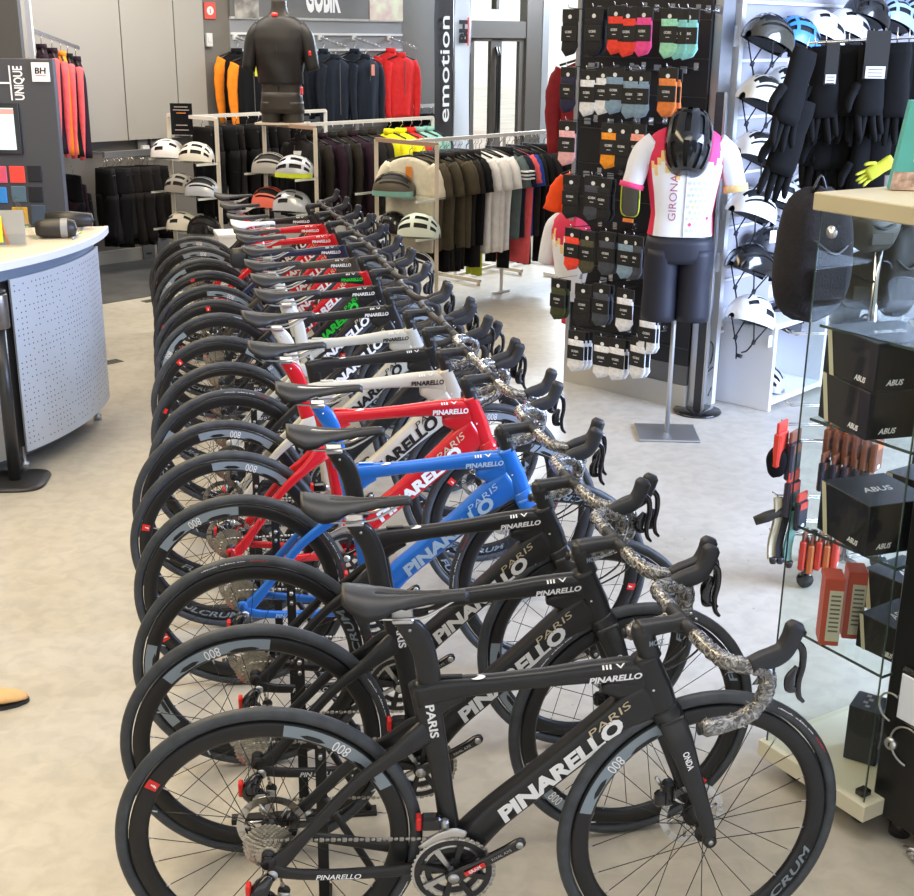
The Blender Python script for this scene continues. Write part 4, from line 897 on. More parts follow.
AL, AR = fixw(AL, AR, 169); BL, BR = fixw(BL, BR, 264); DL, DR = fixw(DL, DR, 376)
zsA = [zat(217, y, AR) for y in (162, 196, 234)]; zsB = [zat(315, y, BR) for y in (177, 212)]; zsD = [zat(438, y, DR) for y in (198, 236, 272)]
Am = (AL + AR) / 2; Bm = (BL + BR) / 2; Dm = (DL + DR) / 2
rA0, rA1 = Am, Am + E1 * 1.5; rB0, rB1 = Bm, Bm + E1 * 1.7; rD0, rD1 = Dm, Dm + E1 * 2.0
gondola('display_rack', 'pale metal rack with white helmets on glass shelves, left of the black tights', AL, AR, CRMW, CRMM, zsA, rA0, rA1, HA)
gondola('display_rack', 'metal rack under the black torso, with grey and red helmets on two shelves', BL, BR, BRNM, CRMM, zsB, rB0, rB1, HB_)
gondola('display_rack', 'copper framed rack before the cream t-shirt, holding a mint white helmet', DL, DR, BRNM, CRMM, zsD, rD0, rD1, HD)
t_ = onpl(504.5, 130, (rD0.x, rD0.y), (E2.x, E2.y)); t = thing('rack_leg', 'thin white leg standing under the white t-shirts on the long rail', 'rack leg', (t_.x, t_.y, 0)); mb = MB(); bar(mb, (0, 0, .01), (0, 0, HD - .014), .026); mb.build('upright', CRMW, t); mb = MB(); bar(mb, -E1 * .10 + Vector((0, 0, .01)), E1 * .10 + Vector((0, 0, .01)), .02); mb.build('foot', CRMW, t)
F3 = [at(455, 281, 0), at(497, 271, 0), at(531, 262, 0)]
t = thing('floor_rack', 'low metal rack frame with crossed feet on the bright floor behind the t-shirts', 'rack frame', (F3[0].x, F3[0].y, 0))
for p_ in F3:
    q_ = p_ - F3[0]; q_.z = 0; mb = MB(); bar(mb, q_ + Vector((0, 0, .03)), q_ + Vector((0, 0, 1.05)), .03)
    for k in range(18): mb.box((q_.x, q_.y - .016, .25 + k * .04), (.006, .003, .014), 1)
    mb.build('upright', [CRMW, BLK], t); mb = MB(); bar(mb, q_ - E2 * .30 + Vector((0, 0, .04)), q_ + E2 * .30 + Vector((0, 0, .04)), .03); mb.box(tuple(q_ - E2 * .28 + Vector((0, 0, .015))), (.03, .03, .03)); mb.box(tuple(q_ + E2 * .28 + Vector((0, 0, .015))), (.03, .03, .03)); mb.build('foot', CRMM, t)
q_ = F3[2] - F3[0]; mb = MB(); bar(mb, (0, 0, .05), (q_.x, q_.y, .05), .025); mb.build('base_bar', CRMW, t)
# helmets on the racks
def onshelf(px, z, P, d=0.10):   # point on a shelf: pixel column px, on the line through the frame
    q = onpl(px, 200, (P - E1 * d).to_2d().to_tuple() if False else ((P - E1 * d).x, (P - E1 * d).y), (E1.x, E1.y)); return Vector((q.x, q.y, z + 0.012))
HG = 'helmets on the glass rack shelves'
for px, k, c, v, lab, rz in [(171, 0, 'white', 2, 'white helmet on the top glass shelf of the left rack, left one', 2.9), (199, 0, 'cream', 1, 'beige helmet on the top glass shelf of the left rack, right one', 2.9), (182, 1, 'grey', 1, 'grey helmet on the middle shelf of the left rack, left one', 2.7), (203, 1, 'silver', 3, 'silver helmet on the middle shelf of the left rack, right one', 2.9),
                       (182, 2, 'cream', 2, 'cream helmet with large vents on the lowest shelf of the left rack', 2.8), (203, 2, 'black', 3, 'black helmet on the lowest shelf of the left rack', 2.9)]:
    helmet(c, v, lab, onshelf(px, zsA[k], AR), rz, 0, HG, sc=1.02)
for px, k, c, v, lab, rz in [(272, 0, 'grey', 3, 'grey helmet on the upper shelf below the black torso', 2.9), (296, 0, 'silver', 1, 'silver helmet with a yellow edge on the upper shelf below the black torso', 2.9), (270, 1, 'coral', 3, 'red helmet on the lower shelf below the black torso', 2.7), (292, 1, 'silver', 2, 'grey camouflage helmet right of the red helmet', 2.9)]:
    helmet(c, v, lab, onshelf(px, zsB[k], BR), rz, 0, HG, sc=1.1, rim=F_LIME if 'yellow' in lab else None)
TEALM = mat('visor_teal', (0.20, 0.42, 0.35), .4)
helmet('olive', 3, 'dark helmet with teal trim on the upper shelf of the copper rack', onshelf(394, zsD[0], DR), 2.9, 0, HG, rim=TEALM, sc=1.1)
helmet('black', 1, 'black helmet left of the mint white one on the copper rack', onshelf(394, zsD[1], DR), 2.2, 0, HG); helmet('mint', 1, 'mint white helmet with long vents on the copper rack', onshelf(419, zsD[1], DR), 2.9, 0, HG, sc=1.1)
helmet('white', 3, 'white helmet on the lowest shelf, just behind the handlebars', onshelf(416, zsD[2], DR), 2.8, 0, HG)
# sign on the left rack and cards
t = thing('sign_holder', 'small black advertising card on top of the left helmet rack', 'sign', (AR + E2 * 0.42 - E1 * .05) + Vector((0, 0, HA - .17)), -0.1)
mb = MB(); mb.box((0, 0, 0.01), (0.12, 0.06, 0.01)); mb.build('foot', BLKG, t)
mb = MB(); mb.box((0, 0, 0.15), (0.19, 0.008, 0.26), 0)
for k, (w_, z_) in enumerate(((0.12, .25), (.14, .225), (.08, .2), (.10, .10), (.12, .06))): mb.box((0, -0.0055, z_), (w_, 0.002, 0.008), 1 if k != 2 else 2)
mb.build('card', [BLKG, mat('print_grey', (.35, .30, .28), .5), mat('print_orange', (.6, .2, .05), .5)], t)
t = thing('info_card', 'small white card standing on the upper shelf under the black torso', 'card', onshelf(301, zsB[0], BR, -0.05), 0.1); mb = MB(); mb.box((0, 0, 0.09), (0.10, .004, .17), 0); mb.box((0, -.003, 0.10), (0.06, .002, .08), 1); mb.build('card', [TAGW, mat('print_dark', (.08, .08, .08), .5)], t)
# saddles for sale, on a small stand between the racks
SP = flat(246, 208, 0.72)
t = thing('storage_box', 'low white box on the floor behind the far saddles', 'box', SP, 0.3); mb = MB(); mb.box((0.0, 0, 0.26), (0.5, 0.3, 0.50), 0, bev=.004); mb.build('box_body', WHITEP, t); mb = MB(); mb.box((0, 0, .52), (.51, .31, .03), 0, bev=.004); mb.build('lid', WHITEP, t)
# garments on the rails ---------------------------------------------------
def hang(rail0, s, off=0.0): p = rail0 + E1 * s; return Vector((p.x, p.y, {id(rA0): HA, id(rB0): HB_}.get(id(rail0), HD) - 0.03 + off))
for k in range(11):
    garment('tights', 'black cycling tights in the tight bunch beside the left helmet rack', 'trousers', 'black tights on the left rail', hang(rA0, 0.10 + k * 0.12), A2 + random.uniform(-.25, .25), w=0.34, h=0.78 + .04 * (k % 3), body=(F_BLK, F_CHAR)[k % 2], seed=k % 4)
for k in range(8):
    garment('jacket', 'charcoal long sleeve jacket on the rail right of the helmets with red one', 'jacket', 'charcoal jackets on the middle rail', hang(rB0, 0.12 + k * 0.115), A2 + random.uniform(-.15, .15), w=0.46, h=0.68, body=(F_CHAR, F_DRK, F_PUR)[k % 3], long_=True, seed=k % 4)
DT = [('cream', 0.00, F_CRM), ('brown', 0.22, F_BRN), ('brown', 0.32, F_BRN), ('brown', 0.42, F_BRN), ('brown', 0.52, F_BRN), ('brown', 0.62, F_BRN), ('brown', 0.72, F_DRK), ('black', 0.84, F_BLK), ('white', 0.95, F_WHT), ('white', 1.04, F_WHT), ('white', 1.13, F_WHT), ('white', 1.22, F_WHT),
      ('stripe', 1.36, F_GRN), ('navy', 1.48, F_NVY), ('blue', 1.60, F_RBLU), ('dark', 1.72, F_CHAR), ('dark', 1.84, F_BLK), ('dark', 1.96, F_CHAR), ('dark', 2.08, F_BLK)]
for k, (n_, s, m_) in enumerate(DT):
    lab = {'cream': 'cream t-shirt with an orange hang tag, frontmost on the long rail', 'brown': 'olive brown t-shirt in the bunch behind the cream one', 'black': 'black t-shirt between the brown and the white ones', 'white': 'white t-shirt in the pale bunch in the middle of the long rail',
           'stripe': 'dark t-shirt with three white stripes on the sleeve', 'navy': 'navy t-shirt between the striped and the royal blue one', 'blue': 'royal blue t-shirt near the far end of the long rail', 'dark': 'dark t-shirt at the far end of the long rail'}[n_]
    grp = {'brown': 'olive brown t-shirts on the long rail', 'white': 'white t-shirts on the long rail', 'dark': 'dark t-shirts on the long rail'}.get(n_)
    garment('shirt', lab, 't-shirt', grp, hang(rD0, s * (0.78 if k else 1) + (.01 if k else .04)), A2 + (0.3 if k == 0 else random.uniform(-.16, .16)), w=0.46 if k else .42, h=0.70 if n_ != 'white' else 0.78, body=m_, seed=k % 5, sl=0.22, stripes=WHT if n_ == 'stripe' else None, tagm=mat('hang_tag_orange', (0.75, 0.25, 0.03), .5) if k == 0 else None)
# long trousers hanging lower, under the shirts
for k in range(7):
    garment('tights', 'dark olive trousers hanging below the brown t-shirts', 'trousers', 'dark trousers under the brown shirts', hang(rD0, 0.22 + k * 0.075), A2 + random.uniform(-.1, .1), w=0.34, h=0.92, body=(F_DRK, F_BLK)[k % 2], seed=k % 4)
garment('shirt', 'coral red shirt hanging low under the striped t-shirt', 'shirt', None, hang(rD0, 1.22), A2 + .05, w=0.44, h=0.92, body=F_CORAL, seed=2)
for k in range(3): garment('tights', 'long black tights reaching lower than the coral shirt', 'trousers', 'black tights on the long rail', hang(rD0, 1.06 + k * .22), A2, w=0.34, h=0.98, body=F_BLK, seed=k)
garment('vest', 'lime coloured bib hanging low below the white t-shirts', 'garment', None, hang(rD0, 0.78), A2, w=0.16, h=0.98, body=F_LIME, seed=2)
# far rail with yellow, teal and black clothes
CL, CR_ = flat(357, 109, 1.3), flat(430, 105, 1.3)
CR_ = CL + E1 * (CR_ - CL).dot(E1) if (CR_ - CL).dot(E1) > 0.8 else CL + E1 * 1.3
t = thing('clothes_rail', 'white framed clothes rail with yellow and teal clothes, behind the copper rack', 'clothes rail', CL, 0); dv = CR_ - CL
mb = MB(); bar(mb, (0, 0, RZ_), dv + Vector((0, 0, RZ_)), .035); mb.build('rail', CRMW, t)
for p in (Vector((0, 0, 0)), dv): mb = MB(); bar(mb, p, p + Vector((0, 0, RZ_)), .035); bar(mb, p - E2 * .25 + Vector((0, 0, .02)), p + E2 * .25 + Vector((0, 0, .02)), .03); mb.build('upright', CRMW, t)
SW = flat(372, 128, 1.18)
for k, (s, m_, lab, knd) in enumerate([(0.02, F_YEL, 'yellow long sleeve jacket nearest the copper rack', 'jacket'), (0.14, F_YEL, 'yellow jacket behind the first yellow one', 'jacket'), (.24, F_RED, 'red jacket showing only its collar beside the yellow ones', 'jacket'), (0.34, F_TEAL, 'pale teal striped jacket beside the yellow jackets', 'jacket'), (0.44, F_TEAL, 'pale teal jacket behind the striped teal one', 'jacket')]):
    garment(knd, lab, 'jacket', None, hang(rB0, 1.12 + s * 1.2), A2 + .1 * (k % 2), w=0.46, h=0.72, body=m_, long_=True, seed=k)
for k in range(6): garment('shorts', 'black shorts clipped in a bunch on the white framed rail', 'shorts', 'black shorts on the white framed rail', CL + E1 * (0.55 + .14 * k) + Vector((0, 0, RZ_ - .03)), A2, w=0.34, h=0.45, body=F_BLK, seed=k % 3)
# ---------------------------------------------------------------- GOBIK wall
GZ0 = onw(300, 20).z; gl, gr = tb(228, 18)[0], tb(400, 20)[0]
t = thing('wall_poster', 'wide grey poster with white capital letters above the hanging jackets', 'poster', bw((gl + gr) / 2, 0.03, GZ0), A1)
mb = MB(); Wp = gr - gl; mb.box((0, 0, 0.5), (Wp, 0.02, 1.0), 0)
lx = (tb(303, 5)[0] + tb(338, 5)[0]) / 2 - (gl + gr) / 2; lw = tb(338, 5)[0] - tb(303, 5)[0]; lz = onw(300, 10).z - GZ0
mb.text('GOBIK', (lx, -0.013, lz + 0.15), 0.30, m=1, bold=0.045, length=lw)
mb.build('poster_board', [mat('poster_grey', (0.16, 0.155, 0.15), .5, noise=.25, nscale=1.5), WHTL], t)
for x0, x1, mm, nm in ((tb(232, 10)[0], tb(256, 10)[0], mat('photo_dim', (0.30, 0.28, 0.25), .5, noise=.6, nscale=9), 'photo_print'), (tb(367, 10)[0], tb(400, 10)[0], mat('photo_pink', (0.62, 0.42, 0.40), .5, noise=.5, nscale=8, col2=(0.75, 0.78, 0.55)), 'photo_print')):
    mb = MB(); mb.box(((x0 + x1) / 2 - (gl + gr) / 2, -0.012, 0.5), (x1 - x0, 0.006, 0.98)); mb.build(nm, mm, t)
t = thing('slat_wall', 'grey rail wall board with three white strips below the poster', 'wall board', bw((gl + gr) / 2, 0.012, 0), A1)
z1, z2, z3 = onw(300, 19).z, onw(300, 34).z, onw(300, 50).z
mb = MB(); mb.box((0, 0, (GZ0 + 1.1) / 2), (Wp, 0.02, GZ0 - 1.1), 0); mb.build('board', mat('board_grey', (0.26, 0.265, 0.275), .55), t)
for z_ in (z1, z2, z3): mb = MB(); mb.box((0, -0.018, z_), (Wp, 0.02, 0.022)); mb.build('white_strip', WHITEP, t)
t0m = (gl + gr) / 2
for k, px in enumerate((233, 318, 352, 387)):
    s = tb(px, 37)[0]; t = thing('face_out_rail', 'chrome sloping display arm on the jacket wall, %s from the left' % ('first', 'second', 'third', 'fourth')[k], 'display arm', bw(s, 0.02, z2 - 0.03), A1, 'display arms on the jacket wall')
    mb = MB(); mb.box((0, -0.01, 0), (0.05, 0.02, 0.06), 0, bev=.004); mb.build('mount', WHITEP, t)
    mb = MB(); bar(mb, (0, 0, 0), (0, -0.42, -0.10), .018)
    for q in range(7): mb.tube([(0, -0.06 - q * .055, -0.012 - q * .0131 + 0.004), (0, -0.06 - q * .055, 0.008 - q * .0131)], 0.005, 5)
    mb.build('arm', CHROME, t)
def gob(px, off, body, sleeve, lab, seed=1, w=0.42, h=0.62, tagm=None, drop=0.0):
    s = tb(px, 80, off)[0]; return garment('jacket', lab, 'jacket', 'jackets on the wall arms', bw(s, off, z2 - 0.06 - off * .24 - drop), A1 + random.uniform(-.1, .1), w=w, h=h, body=body, sleeve=sleeve, long_=True, seed=seed, tagm=tagm)
gob(238, 0.12, F_BLK, F_ORG, 'black jacket with orange sleeves, left of the black torso, rear one', 1); gob(250, 0.30, F_BLK, F_ORG, 'black jacket with orange sleeves and a yellow tag, front one', 2, tagm=mat('hang_tag_yellow', (.75, .70, .03), .5))
gob(312, 0.12, F_NVY, F_BLU, 'dark jacket with bright blue sleeves right of the black torso', 3)
gob(324, 0.14, F_NVY, F_NVY, 'dark hooded jacket behind the black one on the second arm', 1); gob(336, 0.36, F_NVY, F_NVY, 'black jacket with a small white logo, frontmost on the second arm', 2)
gob(355, 0.14, F_NVY, F_NVY, 'dark jacket at the back of the third arm', 3); gob(366, 0.36, F_NVY, F_NVY, 'black jacket with a white and red hang tag on the third arm', 4, tagm=mat('hang_tag_red', (.7, .25, .2), .5))
gob(391, 0.12, F_RED, F_RED, 'red jacket at the back of the rightmost arm', 2); gob(401, 0.30, F_RED, F_RED, 'bright red jacket frontmost on the rightmost arm', 1)
# ---------------------------------------------------------------- left corner: red jackets and black shorts
P_ = onw(30, 30, 0.9); Q_ = onw(78, 48, 0.45)
t = thing('clothes_rail', 'chrome wall rail holding the coral red jackets at the left', 'clothes rail', P_, 0); mb = MB(); bar(mb, (0, 0, 0), Q_ - P_, .03); mb.build('rail', CHROME, t); mb = MB(); bar(mb, (0, 0, 0.0), (0, 0, -1.6), .04); mb.build('upright', WHITEP, t); mb = MB(); bar(mb, (0, 0, 0), (0, 0, 1.2), .04); mb.build('upright', WHITEP, t)
mb = MB(); bar(mb, Vector((0, 0, -1.6)), Vector((0, 0, -P_.z + 0.01)), .05); mb.build('foot', WHITEP, t)
for k, (f_, b_, s_, lab) in enumerate([(0.20, F_PUR, F_PUR, 'dark maroon jacket with a high collar, leftmost on the chrome rail'), (0.42, F_PUR, F_CORAL, 'coral sleeved jacket left of the others on the chrome rail'), (0.60, F_ORG, F_CORAL, 'orange jacket with coral sleeves squeezed between the coral ones'), (0.75, F_BLK, F_CORAL, 'coral sleeved jacket with black collar, second from the right'), (0.93, F_PUR, F_CORAL, 'coral sleeved jacket with an orange back, rightmost on the chrome rail')]):
    p = P_.lerp(Q_, f_); garment('jacket', lab, 'jacket', 'jackets on the chrome rail', p + Vector((0, 0, -0.03)), A2 - 0.45, w=0.44, h=0.78, body=b_, sleeve=s_, long_=True, seed=k, sl=0.72)
Pb = onw(103, 155, 0.30); Qb = onw(160, 151, 0.30)
t = thing('clothes_rail', 'silver wall rail with black shorts below the grey panels', 'clothes rail', Pb, 0); mb = MB(); v_ = Qb - Pb; v_.z = 0; R_ = MB(); bar(R_, (0, 0, 0), v_, .05); R_.build('rail', ALU, t)
R_ = MB(); bar(R_, v_ * .1, v_ * .1 + E2 * .29, .02); bar(R_, v_ * .9, v_ * .9 + E2 * .29, .02); R_.build('bracket', ALU, t)
for k in range(11): garment('shorts', 'black cycling shorts in the bunch on the silver wall rail', 'shorts', 'black shorts on the silver wall rail', Pb + v_ * (-0.10 + k * 0.085) + Vector((0, 0, -0.05)) - E2 * random.uniform(0, .12), A2 + random.uniform(-.1, .7), w=0.30, h=0.62 + .04 * (k % 3), body=(F_BLK, F_CHAR)[k % 2], seed=k % 4)
for px in (141, 154):
    c_ = onw(px, 137, 0.04); t = thing('wall_bracket', 'dark grey slotted bracket with a white tip under the grey panels, %s one' % ('left' if px < 150 else 'right'), 'bracket', c_, A1); mb = MB(); mb.box((0, 0, 0), (0.10, 0.04, 0.22)); mb.build('plate', WALLD, t); mb = MB(); mb.box((0.01, -0.04, -0.09), (0.07, 0.04, 0.03)); mb.build('tip', WHITEP, t)
for px in (147, 162):
    c_ = onw(px, 232, 0.03); t = thing('wall_bracket', 'dark grey wall channel below the black shorts, %s one' % ('left' if px < 155 else 'right'), 'bracket', c_, A1); mb = MB(); mb.box((0, 0, 0), (0.13, 0.03, 0.50)); 
    for q in range(4): mb.box((0, -0.017, -0.2 + q * 0.13), (0.06, 0.004, 0.01), 1)
    mb.build('channel', [WALLD, BLK], t)
for k in range(5):
    c_ = onw(72 + (k % 3) * 5, 168 + k * 9, 0.35); garment('shorts', 'black garment with clips in the dark corner below the coral jackets', 'shorts', 'clipped black garments in the left corner', c_, A2, w=0.30, h=0.42, body=(F_BLK, F_PUR)[k % 2], seed=k % 3)
# ---------------------------------------------------------------- flags by the door
def flag(name, label, px0, px1, py1, off, m, txt, tm, base_z=1.0, ztop=2.75):
    a, b = tb(px0, py1, off)[0], tb(px1, py1, off)[0]; t = thing(name, label, 'banner', bw((a + b) / 2, off, 0), A1); w_ = b - a
    mb = MB(); mb.grid(lambda u, v: ((u - .5) * w_ * (1 if v < .8 else 1 - (v - .8) * 1.2), 0.006 * sin(9 * v + 3 * u), 0.15 + v * (ztop - .15)), 8, 30, 0); 
    for z_, h_, ln, s_, b_ in txt: mb.text(s_, (0, -0.016, z_), h_, (0, 0, 1), (-1, 0, 0), 1, bold=b_, length=ln)
    mb.build('cloth', [m] + [tm], t); mb = MB(); mb.tube([(w_ / 2 + .012, 0.01, 0.02), (w_ / 2 + .012, .01, ztop)], 0.009, 6); mb.build('pole', BLKG, t); mb = MB(); mb.lathe([(0, 0), (.2, 0), (.2, .02), (0, .03)], 20); mb.build('base', BLKG, t); return t
zt_, zb_ = up_z(443, 16, .45), up_z(443, 122, .45)
flag('feather_banner', 'tall black banner with white sideways lettering left of the doors', 434, 452, 120, 0.45, mat('banner_black', (.02, .015, .015), .6), [((zt_ + zb_) / 2, 0.15, (zt_ - zb_), 'emotion', 0.01)], WHTL)
zt2, zb2 = up_z(460, 20, .3), up_z(460, 43, .3)
o = flag('feather_banner', 'tall white banner with black sideways letters beside the black banner', 454, 469, 120, 0.30, mat('banner_white', (.60, .62, .66), .6), [((zt2 + zb2) / 2, 0.13, (zt2 - zb2), 'BH', 0.06)], BLKL)
mb = MB(); mb.box((.075, -.016, (zt2 + zb2) / 2), (.02, .002, .30)); mb.build('red_line', REDP, o)
# ================================================================ sock wall and helmet wall
SR = at(684, 409, 0); SR = Vector((SR.x, SR.y, 0)); LS = 0.86
def ons(px, py, off=0.0): Q = SR - E1 * off; return onpl(px, py, (Q.x, Q.y), (E1.x, E1.y))
mS = mat('slatwall_black', (0.014, 0.013, 0.013), .4); mSg = mat('slatwall_grey', (0.13, 0.13, 0.13), .5)
hb = ons(684, 366).z
o = bpy.data.objects.new('wall_socks', None); COL.objects.link(o); o.location = SR; o.rotation_euler = (0, 0, A2); struct(o)   # local x = -E2, local y = E1
mb = MB(); mb.box((-LS / 2, 0.10, (HCEIL + hb) / 2), (LS, 0.2, HCEIL - hb)); mb.build('slat_panel', mS, o)
mb = MB()
for k in range(17): mb.box((-LS / 2, -0.003, hb + 0.1 + k * 0.2), (LS, 0.008, 0.006))
mb.build('slat_groove', mat('groove_dark', (.04, .04, .04), .3), o)
mb = MB(); mb.box((-LS / 2, 0.10, (hb + .14) / 2), (LS, 0.21, hb - .14)); mb.build('grey_panel', mSg, o)
mb = MB(); mb.box((-LS / 2, 0.10, .07), (LS + .01, 0.23, .14)); mb.build('base_strip', BASEB, o)
mb = MB(); mb.box((0.03, 0.08, HCEIL / 2), (0.05, 0.12, HCEIL)); mb.box((-LS - .02, 0.10, HCEIL / 2), (0.03, 0.22, HCEIL)); mb.build('metal_trim', ALU, o)
# helmet wall along E1, starting behind the trim
HW0 = SR + E1 * 0.20; HWD = HW0 - E2 * 0.02
def onh(px, py, off=0.0): Q = HWD - E2 * off; return onpl(px, py, (Q.x, Q.y), (E2.x, E2.y))
def th_(px, py, off=0.0): return (onh(px, py, off) - HWD).dot(E1)
o = bpy.data.objects.new('wall_helmets', None); COL.objects.link(o); o.location = HWD; o.rotation_euler = (0, 0, A1); struct(o)
LHW = 4.6
mb = MB(); mb.box((LHW / 2, 0.06, HCEIL / 2), (LHW, 0.12, HCEIL)); mb.build('slat_panel', mat('slatwall_light', (0.36, 0.35, 0.37), .5), o)
zl = [onh(726, 1).z, onh(726, 59).z, onh(722, 112).z, onh(716, 172).z, onh(714, 232).z, onh(712, 282).z]
dz = (zl[0] - zl[5]) / 5
for k in range(12):
    z_ = zl[0] + dz * 3 - k * dz
    if z_ > .15: mb = MB(); mb.box((LHW / 2, -0.014, z_), (LHW, 0.028, 0.016)); mb.build('white_strip', WHITEP, o)
mb = MB(); mb.box((0.02, -0.01, HCEIL / 2), (0.04, 0.06, HCEIL)); mb.build('metal_trim', WHITEP, o)
struct(o)
# helmets in rows on brackets
hel = [  # px, py (centre), colour, vent, visor, offset from wall, straps, label
 (768, 34, 'bronze', 3, 0, .20, 1, 'glossy dark bronze helmet, leftmost of the top row on the light wall'), (795, 36, 'blue', 1, 0, .20, 0, 'bright blue helmet second in the top row'), (820, 30, 'white', 2, 0, .20, 0, 'white helmet with square vents beside the bright blue one'),
 (846, 28, 'white', 2, 0, .20, 0, 'white helmet behind the hanging black gloves, right of another white one'), (866, 12, 'black', 1, 0, .26, 0, 'black helmet high up between the white and the light blue ones'), (893, 17, 'lightblue', 1, 0, .20, 0, 'light blue helmet at the upper right'), (914, 14, 'lightblue', 1, 0, .20, 0, 'pale blue helmet cut by the right edge of the picture'),
 (762, 95, 'cream', 3, 1, .22, 1, 'cream helmet with smoked visor in the second row'), (786, 86, 'white', 3, 0, .16, 0, 'white and black helmet behind the cream visor helmet of the second row'),
 (757, 150, 'white', 3, 1, .22, 1, 'white helmet with smoked visor in the third row'), (785, 146, 'dark', 3, 0, .18, 0, 'dark grey helmet right of the third row visor helmet'), (816, 145, 'teal', 1, 0, .18, 0, 'teal helmet between the dark gloves'), (849, 166, 'coral', 3, 0, .18, 0, 'coral red helmet low behind the cabinet top'),
 (830, 172, 'dark', 1, 0, .14, 0, 'dark blue grey helmet just above the wooden cabinet top'),
 (751, 207, 'white', 3, 1, .22, 1, 'white helmet with smoked visor in the fourth row'), (777, 194, 'silver', 1, 0, .18, 0, 'silver helmet behind the fourth row visor helmet'), (800, 192, 'white', 1, 0, .18, 0, 'white vented helmet left of the cabinet top'),
 (750, 262, 'black', 3, 1, .22, 1, 'glossy black helmet in the fifth row'), (770, 245, 'dark', 3, 0, .14, 0, 'dark helmet behind the glossy black one of the fifth row'),
 (750, 313, 'white', 2, 0, .24, 1, 'white helmet with square vents and a tag, lowest on the light wall'), (778, 318, 'dark', 1, 0, .14, 0, 'dark helmet with white edge right of the lowest white helmet'), (803, 316, 'black', 3, 0, .14, 0, 'black helmet standing on the white cabinet'), (832, 312, 'white', 3, 0, .12, 0, 'white helmet on the cabinet behind the glass')]
for px, py, c, v, vs, off, st, lab in hel:
    p = onh(px, py, off); helmet(c, v, lab, p + Vector((0, 0, -0.05)), A1 - 0.25, 0.36, 'helmets shown on the light wall', VISD if vs else None, bool(st), bool(st) or px in (820, 785, 816, 849, 866), sc=1.06)
for k, (px, py) in enumerate([(733, 36), (733, 97), (722, 152), (722, 210), (715, 262), (716, 318)]):
    p = onh(px, py, 0.0); t = thing('wall_shelf', 'white plastic bracket on the light wall, %s from the top' % ('first', 'second', 'third', 'fourth', 'fifth', 'sixth')[k], 'shelf', p, A1, 'white brackets on the light wall')
    mb = MB(); mb.box((0.06, -0.012, 0), (0.16, 0.024, 0.11), 0, bev=.004); mb.build('plate', mat('bracket_white', (.62, .64, .68), .3), t); mb = MB(); mb.box((0.09, -0.11, -0.02), (0.12, 0.20, 0.02), 0, bev=.004); mb.build('tray', MATS['bracket_white'], t)
# ---------------------------------------------------------------- sock packs
CARD = mat('card_black', (0.014, 0.013, 0.012), .5)
def sk(n, c): return mat('sock_' + n, c, .85, noise=.15, nscale=60, bump=.3, bscale=90)
SK = {'black': sk('black', (.016, .015, .015)), 'red': sk('red', (.85, .06, .03)), 'pink': sk('pink', (.85, .08, .28)), 'mint': sk('mint', (.35, .75, .50)), 'aqua': sk('aqua', (.25, .62, .55)), 'white': sk('white', (.78, .78, .78)), 'steel': sk('steel_blue', (.22, .32, .40)), 'orange': sk('orange', (.75, .22, .05)),
      'amber': sk('amber', (.85, .30, .02)), 'peach': sk('peach', (.85, .35, .25)), 'navy': sk('navy', (.02, .02, .05)), 'rose': sk('rose', (.80, .42, .42)), 'green': sk('dark_green', (.05, .06, .02)), 'grey': sk('grey', (.06, .065, .08)), 'olive': sk('olive', (.08, .075, .04))}
def m_card(mb):
    mb.box((0, 0, -0.035), (0.105, 0.010, 0.07), 0, bev=.002); mb.box((0, -0.009, -0.135), (0.100, 0.010, 0.085), 0, bev=.002)
    mb.add([(0.012 * cos(k * pi / 6), -0.0062, -0.042 + 0.012 * sin(k * pi / 6)) for k in range(12)], [tuple(range(12))], 1, False)
    mb.text('GOBIK', (0.0, -0.0150, -0.125), 0.013, m=1, bold=.02, length=.045); mb.box((0, -0.0145, -0.150), (0.022, .001, .003), 1)
def m_sock(mb):
    P = [(-0.002, 0, -0.055), (0.0, 0, -0.10), (0.0, 0, -0.17), (0.0, 0, -0.215), (0.006, 0, -0.25)]
    R = []
    for x, y, z in P:
        w_ = 0.050 if z > -.2 else 0.055 if z > -.24 else 0.030
        R.append([(x + w_ * (abs(cos(a)) ** .5) * (1 if cos(a) > 0 else -1), y + 0.009 * (abs(sin(a)) ** .7) * (1 if sin(a) > 0 else -1), z + (0.012 * cos(a) if z < -.2 else 0)) for a in [2 * pi * j / 14 for j in range(14)]])
    mb.rings(R, 0, True)
def m_hook(mb): mb.box((0, 0.0, 0.01), (0.03, 0.006, 0.04)); mb.tube([(0, 0, 0), (0, -0.28, 0.012), (0, -0.285, 0.03)], 0.0028, 6)
def pack(col, label, pos, grp=None, rz=0.0, sc=1.0):
    t = thing('sock_pack', label, 'sock pack', pos, A2 + rz, grp); t.scale = (sc, 1, sc * .86)
    cached('card', m_card, 'card', [CARD, TAGW], t); cached('sock', m_sock, 'sock', [SK[col]], t); return t
